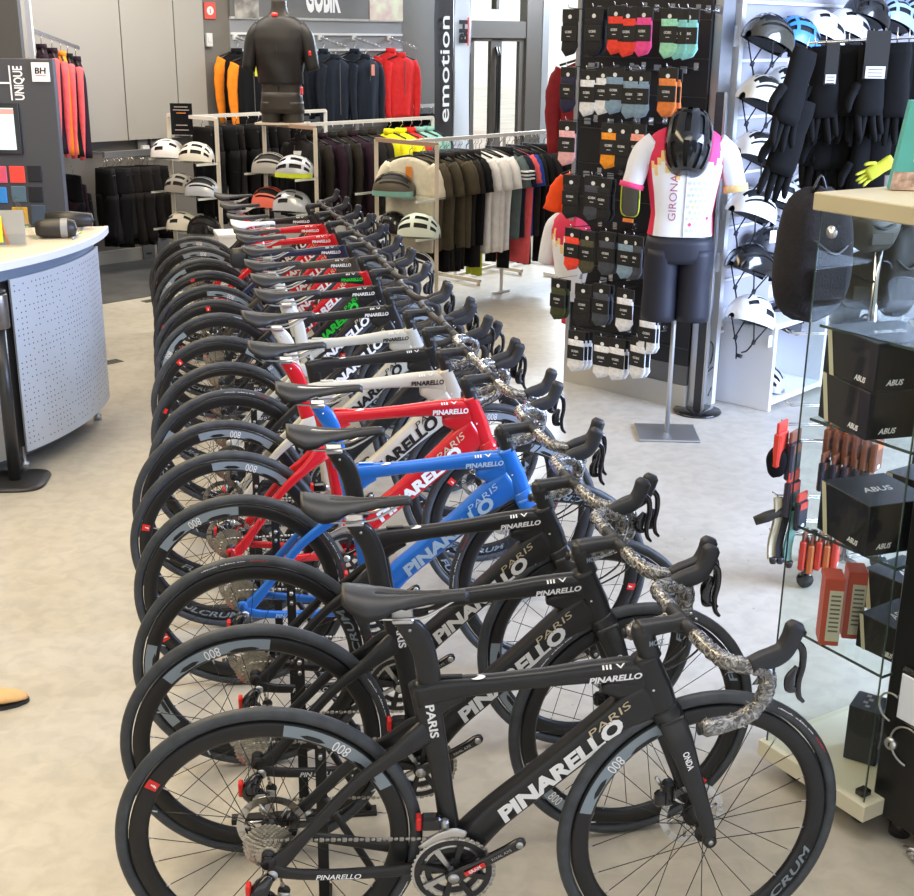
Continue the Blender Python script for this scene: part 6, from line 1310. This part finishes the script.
def bagthing(name, lab, cat, p, dx, dy, dz, m, rz=0, seed=1):
    t = thing(name, lab, cat, p, rz); blob('bag_body', None, None, Vector((0, 0, 0)), dx, dy, dz, m, 0, seed, t)
    mb = MB(); mb.tube(spline([(-dx * .5, -dy * .9, dz * .3), (0, -dy * 1.08, dz * .1), (dx * .5, -dy * .9, dz * .25)], 5), .006, 6); mb.tube(spline([(-dx * .2, 0, dz * .95), (0, 0, dz * 1.2), (dx * .2, 0, dz * .95)], 4), .005, 6); mb.build('strap', OLD if m is OLV else BLK, t)
    mb = MB(); mb.box((0, -dy * .98, -dz * .35), (dx * .9, .014, dz * .5), 0, bev=.004); mb.build('pocket', m, t); return t
HB = 4.55
bagthing('backpack', 'large black fleece cap bag hanging left of the glass cabinet', 'bag', vpl(813, 255, HB - .2), .145, .12, .23, mat('fleece_black', (.012, .010, .011), .95, noise=.3, nscale=60, bump=.6, bscale=120), .3, 2)
bagthing('saddle_bag', 'olive camouflage bag hanging behind the cabinet glass, upper one', 'bag', vpl(872, 228, HB), .10, .08, .085, OLV, .2, 3)
bagthing('saddle_bag', 'olive bag with straps hanging behind the cabinet glass, middle one', 'bag', vpl(868, 280, HB + .1), .13, .08, .11, OLV, -.2, 4)
bagthing('saddle_bag', 'dark bag hanging behind the cabinet glass next to the olive ones', 'bag', vpl(898, 270, HB + .05), .09, .08, .17, OLD, .1, 5)
bagthing('saddle_bag', 'dark brown bag at the right edge behind the cabinet glass', 'bag', vpl(905, 225, HB + .2), .10, .08, .09, OLD, .1, 7)
bagthing('saddle_bag', 'small olive bag hanging between the black cap bag and the camouflage bag', 'bag', vpl(846, 300, HB + .2), .07, .06, .12, OLV, .1, 8)
bagthing('saddle_bag', 'dark grey bag hanging lowest behind the cabinet glass', 'bag', vpl(862, 345, HB + .1), .13, .09, .10, OLD, .1, 6)
mb = MB(); mb.lathe([(0, -.035), (.03, -.032), (.04, 0), (.03, .032), (0, .035)], 20); o = mb.build('bicycle_bell', mat('bell_navy', (.02, .04, .12), .2, .3)); o.location = vpl(909, 292, 3.3); o.location = local(.60, -.30, 1.36 + .04); tag(o, 'round navy blue bell on the top glass shelf', 'bell')
# ---------------------------------------------------------------- spinner stand with accessories behind the cabinet
CP = at(808, 588, 0)
SPN = Vector((CP.x + .16, CP.y + .10, 0))
t = thing('accessory_stand', 'chrome hook stand on castors behind the glass cabinet', 'display stand', SPN, 0)
mb = MB(); mb.tube([(0, 0, .07), (0, 0, 1.60)], .018, 10); mb.build('pole', CHROME, t); mb = MB()
for k in range(4): a_ = k * pi / 2 + .5; mb.tube([(0, 0, .09), (.20 * cos(a_), .20 * sin(a_), .08)], .012, 8)
mb.build('base_arms', CHROME, t)
for k in range(4): a_ = k * pi / 2 + .5; mb = MB(); mb.lathe([(0, -.012), (.032, -.012), (.034, 0), (.032, .012), (0, .012)], 16, 0, 'Y', Matrix.Translation((.20 * cos(a_), .20 * sin(a_), .036))); mb.box((.20 * cos(a_), .20 * sin(a_), .068), (.02, .02, .02)); mb.build('castor', BLKG, t)
SY = SPN.y
for k, (px, py, L_) in enumerate(((786, 333, .42), (786, 405, .34), (782, 424, .40), (777, 440, .42), (773, 496, .3), (772, 520, .36), (770, 533, .36))):
    p = vpl(px, py, SY - .05); r_ = p - SPN; mb = MB()
    for q in (-.012, .012): mb.tube([(r_.x, r_.y + q, r_.z + .012), (r_.x + .02, r_.y + q, r_.z), (r_.x + L_, r_.y + q, r_.z - .005)], .003, 6)
    mb.tube([(r_.x, r_.y - .012, r_.z + .012), (r_.x, r_.y + .012, r_.z + .012)], .003, 6); mb.build('hook', CHROME, t)
ORP = mat('packet_orange', (.60, .16, .05), .4); REP = mat('packet_red', (.62, .05, .03), .4); BRP = mat('packet_brown', (.20, .07, .04), .4); NAP = mat('packet_navy', (.025, .022, .035), .35); TEP = mat('packet_teal', (.20, .42, .38), .5); CRP = mat('packet_cream', (.66, .60, .42), .5)
def m_packet(mb):
    mb.box((0, 0, -.02), (.075, .012, .04), 0, bev=.003); mb.box((0, 0, -.105), (.08, .026, .13), 1, bev=.006); mb.add([(.016 * cos(k * pi / 6), -.0140, -.15 + .010 * sin(k * pi / 6)) for k in range(12)], [tuple(range(12))], 2, False)
    mb.box((0, -.0135, -.06), (.06, .002, .03), 0)
def packet(px, py, y, m1, m2, lab, grp=None, rz=0, sc=1.0, cat='packet', nm='accessory_packet'):
    o = thing(nm, lab, cat, vpl(px, py, y), rz, grp); o.scale = (sc, sc, sc); cached('packet', m_packet, 'packet_body', [m1, m2, TAGW], o); return o
for k in range(6): packet(832 + k * 9.5, 418 + k * 2.5, SY - .04 - .015 * k, ORP, BRP, 'orange topped packet in the upper row seen through the cabinet glass', 'orange topped packets on the upper hook', .9, .95)
for k in range(5): packet(826 + k * 11, 452 + k * 2, SY - .10, BRP, NAP, 'dark packet with a white dot in the second row behind the cabinet glass', 'dark packets on the second hook', .9, .9)
packet(783, 421, SY - .1, REP, REP, 'bright red packet at the outer end of the upper hook', None, .9, 1.05); packet(796, 430, SY - .08, BRP, NAP, 'dark purple packet just right of the bright red one', None, .9, 1.15); packet(794, 470, SY - .09, REP, NAP, 'dark packet with red edge hanging below the bright red one', None, .8, 1.1); packet(803, 492, SY - .12, REP, NAP, 'dark packet with a white dot, lowest of the left column', None, .8, .9)
blob('glove', 'small black glove hanging out left of the bright red packet', 'glove', vpl(777, 462, SY - .1), .045, .03, .06, GL, .3, 4)
o = thing('multi_tool', 'black cylindrical pump lying across the lower hooks, pointing left', 'pump', vpl(772, 514, SY - .1), 0); mb = MB(); mb.tube([(-.065, 0, -.03), (-.02, 0, -.012), (.08, 0, .03)], [.018, .022, .014], 12); mb.build('pump_body', mat('rubber_brown', (.03, .028, .022), .6), o)
for k, (px, m_, lab) in enumerate(((779, CRP, 'cream coloured strip packet on the lowest hook, leftmost'), (786, SK['black'], 'black strip packet between the cream and the teal ones'), (795, TEP, 'pale teal strip packet on the lowest hook'))):
    o = thing('strip_packet', lab, 'packet', vpl(px, 498 if k < 2 else 502, SY - .1), .4); mb = MB(); mb.grid(lambda u, v: ((u - .5) * .035, -.01 * sin(6 * v), -v * .26), 3, 10, 0); mb.grid(lambda u, v: ((u - .5) * .035, .012 - .01 * sin(6 * v), -v * .26), 3, 10, 0); mb.tube([(0, .0, -.25), (0, 0, -.275)], [.018, .012], 8, 1); mb.build('strip', [m_, BLK], o)
for k in range(5): packet(806 + k * 8, 530 + (k % 2) * 4, SY - .08, BRP, ORP if k % 2 else REP, 'rust red packet in the lowest bunch left of the red packages', 'rust red packets on the lowest hook', 1.1, .95)
# ---------------------------------------------------------------- black machine at the right edge
MB0 = at(867, 828, 0); MB0 = Vector((MB0.x, MB0.y, 0)); um = atan2(U.y, U.x)
t = thing('vending_machine', 'tall black machine with a round silver lock at the right edge', 'machine', MB0, um)       # local x = U (towards the camera), local y = Vd
Hm = 1.40
mb = MB(); mb.box((.40, .30, Hm / 2 + .04), (.80, .60, Hm - .04), 0, bev=.008); mb.build('housing', mat('machine_black', (.006, .006, .007), .3, noise=.1), t)
for x, y in ((.06, .06), (.7, .06)): mb = MB(); mb.lathe([(0, 0), (.03, 0), (.03, .06), (0, .06)], 14, 0, 'Z', Matrix.Translation((x, y, 0))); mb.build('foot', BLKG, t)
def onm(px, py): Pm = MB0; nx = Vd; return onpl(px, py, (Pm.x, Pm.y), (nx.x, nx.y))
def ml(px, py): v = onm(px, py) - MB0; return Vector((v.dot(U), v.dot(Vd), v.z))
c_ = ml(892, 743); mb = MB(); mb.lathe([(0, -.012), (.016, -.012), (.018, -.004), (.018, .002), (0, .002)], 20, 0, 'Y', Matrix.Translation((c_.x, 0, c_.z))); mb.box((c_.x, -.013, c_.z), (.004, .003, .012), 1); mb.build('lock', [SIL, BLK], t)
for (px, py, r_) in ((893, 707, .040), (909, 747, .055)):
    c_ = ml(px, py); mb = MB(); mb.tube([(c_.x + r_ * cos(a_), -.006, c_.z + r_ * sin(a_)) for a_ in [1.2 + k * .25 for k in range(15)]], .003, 6); mb.build('wire_loop', SIL, t)
c_ = ml(918, 700); mb = MB(); mb.box((c_.x, -.008, c_.z), (.11, .02, .16), 0, bev=.02); mb.box((c_.x, -.020, c_.z), (.085, .006, .13), 1, bev=.015); mb.build('screen_window', [BLKG, mat('window_pale', (.70, .74, .80), .2)], t)
c_ = ml(912, 850); mb = MB()
for k in range(3): mb.tube([(c_.x - .02 + .012 * k, -.006, c_.z - .01 * k), (c_.x + .02, -.02, c_.z + .02 - .012 * k)], .005, 6)
mb.build('metal_clip', SIL, t)
# teal book box on the wooden top
p = Vector(at(902, 190, CT + .045)); o = thing('teal_box', 'teal printed box standing on the wooden cabinet top at the right edge', 'box', p, -.15)
mb = MB(); mb.add([(-.03, 0, .0), (.12, 0, .0), (.13, .02, .22), (.0, .02, .22), (-.03, .05, .0), (.12, .05, .0), (.13, .06, .22), (.0, .06, .22)], [(0, 1, 2, 3), (7, 6, 5, 4), (0, 4, 5, 1), (1, 5, 6, 2), (2, 6, 7, 3), (3, 7, 4, 0)], 0, False)
mb.add([(-.031, -.002, 0), (.12, -.002, 0), (.122, .002, .045), (-.026, .002, .045)], [(0, 1, 2, 3)], 1, False); mb.box((.055, .000, .075), (.07, .003, .008), 2); mb.box((.055, .002, .062), (.055, .003, .005), 2); mb.box((.075, .004, .15), (.05, .004, .06), 3)
mb.build('box_body', [mat('box_teal', (.08, .36, .31), .4), mat('print_tan', (.45, .30, .22), .5, noise=.5, nscale=60), WHTL, mat('print_purple', (.15, .12, .25), .5)], o)
# ================================================================ curved counter at the left
B0, B1, B2 = at(28, 452, .10), at(88, 421, .10), at(110, 397, .10)
def circ3(a, b, c):
    ax, ay, bx, by, cx, cy = a.x, a.y, b.x, b.y, c.x, c.y; d = 2 * (ax * (by - cy) + bx * (cy - ay) + cx * (ay - by))
    ux = ((ax * ax + ay * ay) * (by - cy) + (bx * bx + by * by) * (cy - ay) + (cx * cx + cy * cy) * (ay - by)) / d; uy = ((ax * ax + ay * ay) * (cx - bx) + (bx * bx + by * by) * (ax - cx) + (cx * cx + cy * cy) * (bx - ax)) / d
    return Vector((ux, uy, 0)), hypot(ax - ux, ay - uy)
CCn, CR = circ3(B0, B1, B2); a0 = atan2(B0.y - CCn.y, B0.x - CCn.x); a2 = atan2(B2.y - CCn.y, B2.x - CCn.x)
t = thing('shop_counter', 'curved white counter with a perforated metal front at the left', 'counter', (CCn.x, CCn.y, 0), 0)
PERF = mat('perforated_white_metal', (.56, .60, .64), .35, .2)
def arcbox(mb, r0, r1, z0, z1, aa, ab, n=28, m=0):
    R = [[(r * cos(a), r * sin(a), z) for r, z in ((r0, z0), (r1, z0), (r1, z1), (r0, z1))] for a in [lerp(aa, ab, i / n) for i in range(n + 1)]]; mb.rings(R, m, False)
mb = MB(); arcbox(mb, CR - .012, CR, .10, .955, a0, a2)
rows, cols = 30, 32; rnd = random.Random(5)
for j in range(rows):
    for i in range(cols):
        if rnd.random() < .22 or (i % 9 in (3, 4) and rnd.random() < .5): continue
        a = lerp(a0, a2, (i + .7 + .5 * (j % 2) * 0) / (cols + .5)); z = .14 + j * .027; r_ = .0042; da = r_ / CR
        mb.add([((CR + .0012) * cos(a + da * cos(q * pi / 3)), (CR + .0012) * sin(a + da * cos(q * pi / 3)), z + r_ * sin(q * pi / 3)) for q in range(6)], [tuple(range(6))], 1, False)
mb.build('perforated_panel', [PERF, mat('hole_dark', (.06, .06, .065), .8)], t)
TZ = 1.05
mb = MB(); arcbox(mb, CR - .55, CR + .05, TZ - .03, TZ, a0 - (.9 if a0 < a2 else -.9), a2 + (.05 if a0 < a2 else -.05), 40); mb.build('countertop', [mat('counter_top_cream', (.68, .60, .48), .4)], t)
mb = MB(); arcbox(mb, CR + .035, CR + .055, TZ - .034, TZ + .002, a0 - (.9 if a0 < a2 else -.9), a2 + (.05 if a0 < a2 else -.05), 40); mb.build('white_edge', WHITEP, t)
mb = MB(); arcbox(mb, CR - .14, CR - .02, TZ - .10, TZ - .032, a0 - (.85 if a0 < a2 else -.85), a2, 36); mb.build('blue_grey_apron', mat('apron_blue_grey', (.16, .20, .26), .5), t)
sg = 1 if a0 < a2 else -1
mb = MB(); arcbox(mb, CR - .012, CR, .10, .955, a0 - sg * .85, a0 - sg * .065, 24); mb.build('perforated_panel', PERF, t)
mb = MB(); arcbox(mb, CR - .50, CR - .06, .06, .94, a0 - sg * .8, a2 - sg * .08, 28); mb.build('cabinet_body', mat('counter_inner_dark', (.07, .07, .08), .6), t)
for a in (a0 + sg * .02, a2 - sg * .06): mb = MB(); p = Vector(((CR - .06) * cos(a), (CR - .06) * sin(a), 0)); mb.lathe([(0, 0), (.022, 0), (.022, .03), (.01, .035), (.01, .11), (0, .11)], 14, 0, 'Z', Matrix.Translation(p)); mb.build('foot', ALU, t)
# things on the counter
def onct(px, py): v = at(px, py, TZ); return Vector((v.x, v.y, TZ))
p = onct(58, 238); o = thing('saddle_roll', 'black rolled pouch lying on the counter', 'pouch', p + Vector((0, 0, .05)), .2); mb = MB(); mb.lathe([(0, -.11), (.035, -.105), (.048, -.07), (.050, .05), (.040, .09), (0, .10)], 18, 0, 'X'); mb.lathe([(.0505, .02), (.051, .055)], 18, 1, 'X', cap=False); mb.build('pouch_body', [BLK, mat('pouch_grey_band', (.25, .26, .27), .4)], o)
p = onct(70, 229); o = thing('saddle_roll', 'second black pouch lying behind the first on the counter', 'pouch', p + Vector((0, 0, .05)), .1); mb = MB(); mb.lathe([(0, -.13), (.04, -.12), (.046, 0), (.035, .12), (0, .13)], 18, 0, 'X'); mb.build('pouch_body', [BLK], o)
for k, (q0, q1, m_, lab) in enumerate(((( 73, 240), (84, 227), mat('pen_steel', (.4, .45, .5), .3, .5), 'thin grey pen on the counter beside the pouches'), ((70, 236), (82, 233), mat('pen_green', (.45, .6, .03), .4), 'lime green pen on the counter'), ((9, 246), (5, 225), mat('pen_orange', (.85, .22, .05), .4), 'orange and white pen leaning in the leaflet holder'))):
    mb = MB(); A_ = onct(*q0) + Vector((0, 0, .006)); B_ = onct(*q1) + Vector((0, 0, .006 if k < 2 else .05)); 
    if k == 2: B_ = A_ + Vector((-.03, 0, .13))
    mb.tube([tuple(A_), tuple(B_)], .005, 8); tag(mb.build('pen', m_), lab, 'pen')
p = onct(20, 246); o = thing('leaflet_holder', 'clear acrylic holder with coloured leaflets at the left of the counter', 'holder', p, .15)
mb = MB(); mb.box((-.05, 0, .09), (.17, .004, .19), 0); mb.box((-.05, -.04, .03), (.17, .004, .07), 0); mb.build('acrylic_tray', PLEX, o); mb = MB(); mb.box((-.04, .012, .09), (.14, .003, .17)); mb.build('grey_leaflet', mat('leaflet_grey', (.45, .42, .38), .5), o); mb = MB(); mb.box((-.11, -.006, .085), (.07, .003, .13)); mb.build('yellow_leaflet', mat('leaflet_yellow', (.85, .80, .03), .5), o)
p = onct(34, 238); o = thing('leaflet_holder', 'tilted clear acrylic stand beside the green and orange samples', 'holder', p, .6); mb = MB(); mb.add([(-.01, -.06, 0), (-.01, .06, 0), (-.09, .06, .22), (-.09, -.06, .22), (.0, -.06, 0), (.0, .06, 0), (-.08, .06, .22), (-.08, -.06, .22)], [(0, 1, 2, 3), (7, 6, 5, 4), (0, 4, 5, 1), (1, 5, 6, 2), (2, 6, 7, 3), (3, 7, 4, 0)], 0, False); mb.box((.02, 0, .004), (.10, .13, .006)); mb.build('acrylic_sheet', PLEX, o)
# ---------------------------------------------------------------- kiosk panel
KY = 7.35
k0, k1 = vpl(-60, 60, KY), vpl(52, 59, KY); kb = vpl(64, 205, KY)
t = thing('sample_kiosk', 'dark grey kiosk panel reading UNIQUE with a tablet and colour samples', 'display panel', (k1.x, KY, 0), 0); Wk = k1.x - k0.x; Hk = k1.z
KG = mat('kiosk_grey', (.06, .062, .072), .5)
mb = MB(); mb.box((-Wk / 2, .03, Hk / 2), (Wk, .06, Hk), 0, bev=.003); mb.build('panel', KG, t)
def kl(px, py): v = vpl(px, py, KY); return Vector((v.x - k1.x, 0, v.z))
mb = MB(); c_ = (kl(33, 64) + kl(49, 80)) / 2; mb.box((c_.x, -.006, c_.z), (.10, .010, .105), 0); mb.text('BH', (c_.x, -.0125, c_.z + .008), .032, m=1, bold=.03, shear=.1, length=.062); mb.box((c_.x, -.012, c_.z - .02), (.06, .001, .004), 2); mb.build('white_logo_sign', [WHTL, BLKL, REDP], t)
mb = MB(); c_ = (kl(17, 66) + kl(20, 100)) / 2; L1 = (kl(20, 100) - kl(17, 66)).length; mb.text('UNIQUE', (c_.x, -.002, c_.z), .052, (0, 0, 1), (-1, 0, 0), 0, bold=.02, length=L1); mb.box((c_.x - .045, -.003, c_.z), (.008, .002, L1 * 1.03)); mb.box((c_.x - .045 - .15, -.003, c_.z), (.30, .002, .010)); mb.build('white_lettering', WHTL, t)
a_, b_ = kl(-14, 103), kl(24, 154); mb = MB(); mb.box(((a_.x + b_.x) / 2, -.012, (a_.z + b_.z) / 2), (b_.x - a_.x, .022, a_.z - b_.z), 0, bev=.004); fr = mb.build('tablet', BLKG, t)
mb = MB(); mb.box(((a_.x + b_.x) / 2, -.025, (a_.z + b_.z) / 2), (b_.x - a_.x - .06, .003, a_.z - b_.z - .05)); mb.box(((a_.x + b_.x) / 2, -.0265, a_.z - .045), (b_.x - a_.x - .06, .002, .03), 1); mb.build('screen', [mat('screen_pale', (.62, .80, .80), .3, emit=.22), mat('screen_red', (.70, .30, .27), .3, emit=.2)], fr)
sw = [(-10, 8, 166, 183, 'swatch_pink', (.70, .09, .16)), (9, 26, 166, 183, 'swatch_red', (.80, .07, .05)), (27, 43, 165, 182, 'swatch_black', (.014, .015, .02)), (-10, 8, 187, 203, 'swatch_blue', (.04, .25, .65)), (11, 27, 186, 202, 'swatch_slate', (.09, .15, .20)), (28, 44, 186, 202, 'swatch_black', (.014, .015, .02)), (12, 29, 207, 224, 'swatch_ochre', (.65, .35, .03)), (31, 47, 205, 224, 'swatch_slate_dark', (.06, .085, .12)), (14, 30, 226, 240, 'swatch_green', (.15, .62, .08))]
for x0, x1, y0, y1, nm, col in sw:
    a_, b_ = kl(x0, y0), kl(x1, y1); mb = MB(); mb.box(((a_.x + b_.x) / 2, -.004, (a_.z + b_.z) / 2), (b_.x - a_.x, .012, a_.z - b_.z), 0, bev=.003); mb.build('colour_sample', mat(nm, col, .4), t)
# dark panel behind the kiosk at the upper left corner
q0, q1 = vpl(-60, 0, 8.6), vpl(24, 58, 8.6)
mb = MB(); mb.box((0, 0, 1.6), (q1.x - q0.x, .06, 3.0)); o = mb.build('partition_panel', mat('panel_dark_taupe', (.085, .08, .075), .6)); o.location = ((q0.x + q1.x) / 2, 8.6, .0); tag(o, 'tall dark taupe panel at the upper left corner behind the kiosk', 'panel')
# ---------------------------------------------------------------- stanchion
SPt = at(24, 482, 0); t = thing('stanchion', 'black belt post with a steel head on a rounded square base', 'post', (SPt.x - .04, SPt.y, 0), .1)
R = []
for z, s_ in ((0, .150), (.006, .155), (.014, .150), (.017, .12)): R.append([(s_ * (abs(cos(a)) ** .55) * (1 if cos(a) > 0 else -1), s_ * (abs(sin(a)) ** .55) * (1 if sin(a) > 0 else -1), z) for a in [2 * pi * j / 32 for j in range(32)]])
mb = MB(); mb.rings(R, 0, True); mb.build('base', mat('stanchion_base', (.03, .03, .03), .35), t)
mb = MB(); mb.tube([(0, 0, .015), (0, 0, .80)], .030, 20); mb.build('pole', mat('stanchion_pole', (.035, .035, .035), .3, .3), t)
mb = MB(); mb.lathe([(0, .76), (.050, .76), (.052, .765), (.052, .915), (.050, .92), (0, .92)], 28); mb.lathe([(.046, .921), (.048, .935), (.0, .937)], 24, 1); mb.build('head', [mat('stanchion_head', (.22, .20, .18), .3, .7, noise=.1), BLK], t)
# ---------------------------------------------------------------- tip of a tan shoe, drain plates, scuffs
p = at(0, 712, 0); o = thing('shoe', 'pointed tip of a tan shoe at the left edge of the floor', 'shoe', (p.x - .10, p.y + .03, 0), .25)
TAN = mat('shoe_tan_leather', (.66, .40, .16), .45, noise=.08, nscale=20); R = []
for x, w_, h_ in ((-.16, .035, .09), (-.10, .042, .085), (-.02, .040, .062), (.05, .045, .048), (.10, .043, .040), (.14, .033, .030), (.165, .018, .020), (.172, .004, .012)): R.append([(x, w_ * (abs(cos(a)) ** .8) * (1 if cos(a) > 0 else -1), .010 + h_ * (.5 + .5 * sin(a)) * .9) for a in [2 * pi * j / 20 for j in range(20)]])
mb = MB(); mb.rings(R, 0, True); mb.build('upper', TAN, o); mb = MB()
R = [[(x, w_ * 1.08 * q, z) for q, z in ((-1, .0), (1, .0), (1, .011), (-1, .011))] for x, w_ in ((-.16, .036), (-.10, .043), (-.02, .040), (.05, .046), (.10, .045), (.14, .035), (.168, .018), (.176, .004))]; mb.rings(R, 0, False); mb.build('sole', BLK, o)
for k, q in enumerate(((112, 362), (150, 301))):
    p = at(*q, 0); mb = MB(); mb.box((0, 0, .002), (.12, .09, .004)); 
    for r_ in range(4): mb.box((-.04 + r_ * .027, 0, .0045), (.01, .07, .002), 1)
    o = mb.build('floor_grate', [mat('grate_dark', (.10, .10, .08), .5), BLK]); o.location = (p.x, p.y, 0); o.rotation_euler = (0, 0, A1); tag(o, ('small dark floor grate right of the curved counter', 'small dark floor grate beside the far rear wheels')[k], 'grate')
# ---------------------------------------------------------------- black torso above the helmet racks
t = thing('mannequin', 'black headless torso in a black short sleeved jersey on the helmet rack', 'mannequin', (0, 0, 0), A1 * 0 - .1)
pc = vpl(283, 126, (BL.y + BR.y) / 2 + .1); sc = 1.0
t.location = (pc.x, pc.y, HB_ + .02 - .82 * 1.28); t.scale = (1.04, 1.0, 1.28)
mb = MB(); torso(mb, .90, 1.58, 1.04); legs(mb, .95, .82, 1.06, .090, .086, gap=.084); mb.build('body', mat('mannequin_taupe', (.030, .025, .019), .5), t)
JB = mat('jersey_black', (.012, .010, .009), .5, bump=.5, bscale=10); mb = MB(); torso(mb, 1.06, 1.47, 1.12, fold=2.2); jb = mb.build('jersey', JB, t)
for s in (-1, 1): mb = MB(); sleeve_mb(mb, s, .95, .24, out=.11); mb.build('sleeve', JB, jb)
mb = MB(); mb.tube([(0, -torso_ring(z)[1] * 1.06 - .003, z) for z in [1.02 + .03 * k for k in range(14)]], .003, 5); mb.build('zip', BLK, jb)
mb = MB(); mb.box((-.02, -.07, 1.478), (.05, .03, .03), 0, bev=.01); mb.box((.175, -.06, 1.02), (.012, .05, .05), 0, bev=.004); mb.box((.25, -.075, 1.25), (.02, .012, .03), 0, bev=.004); mb.build('red_accent', REDP, t)
mb = MB(); mb.box((0, 0, .815), (.40, .24, .012)); mb.build('base_plate', CRMM, t)
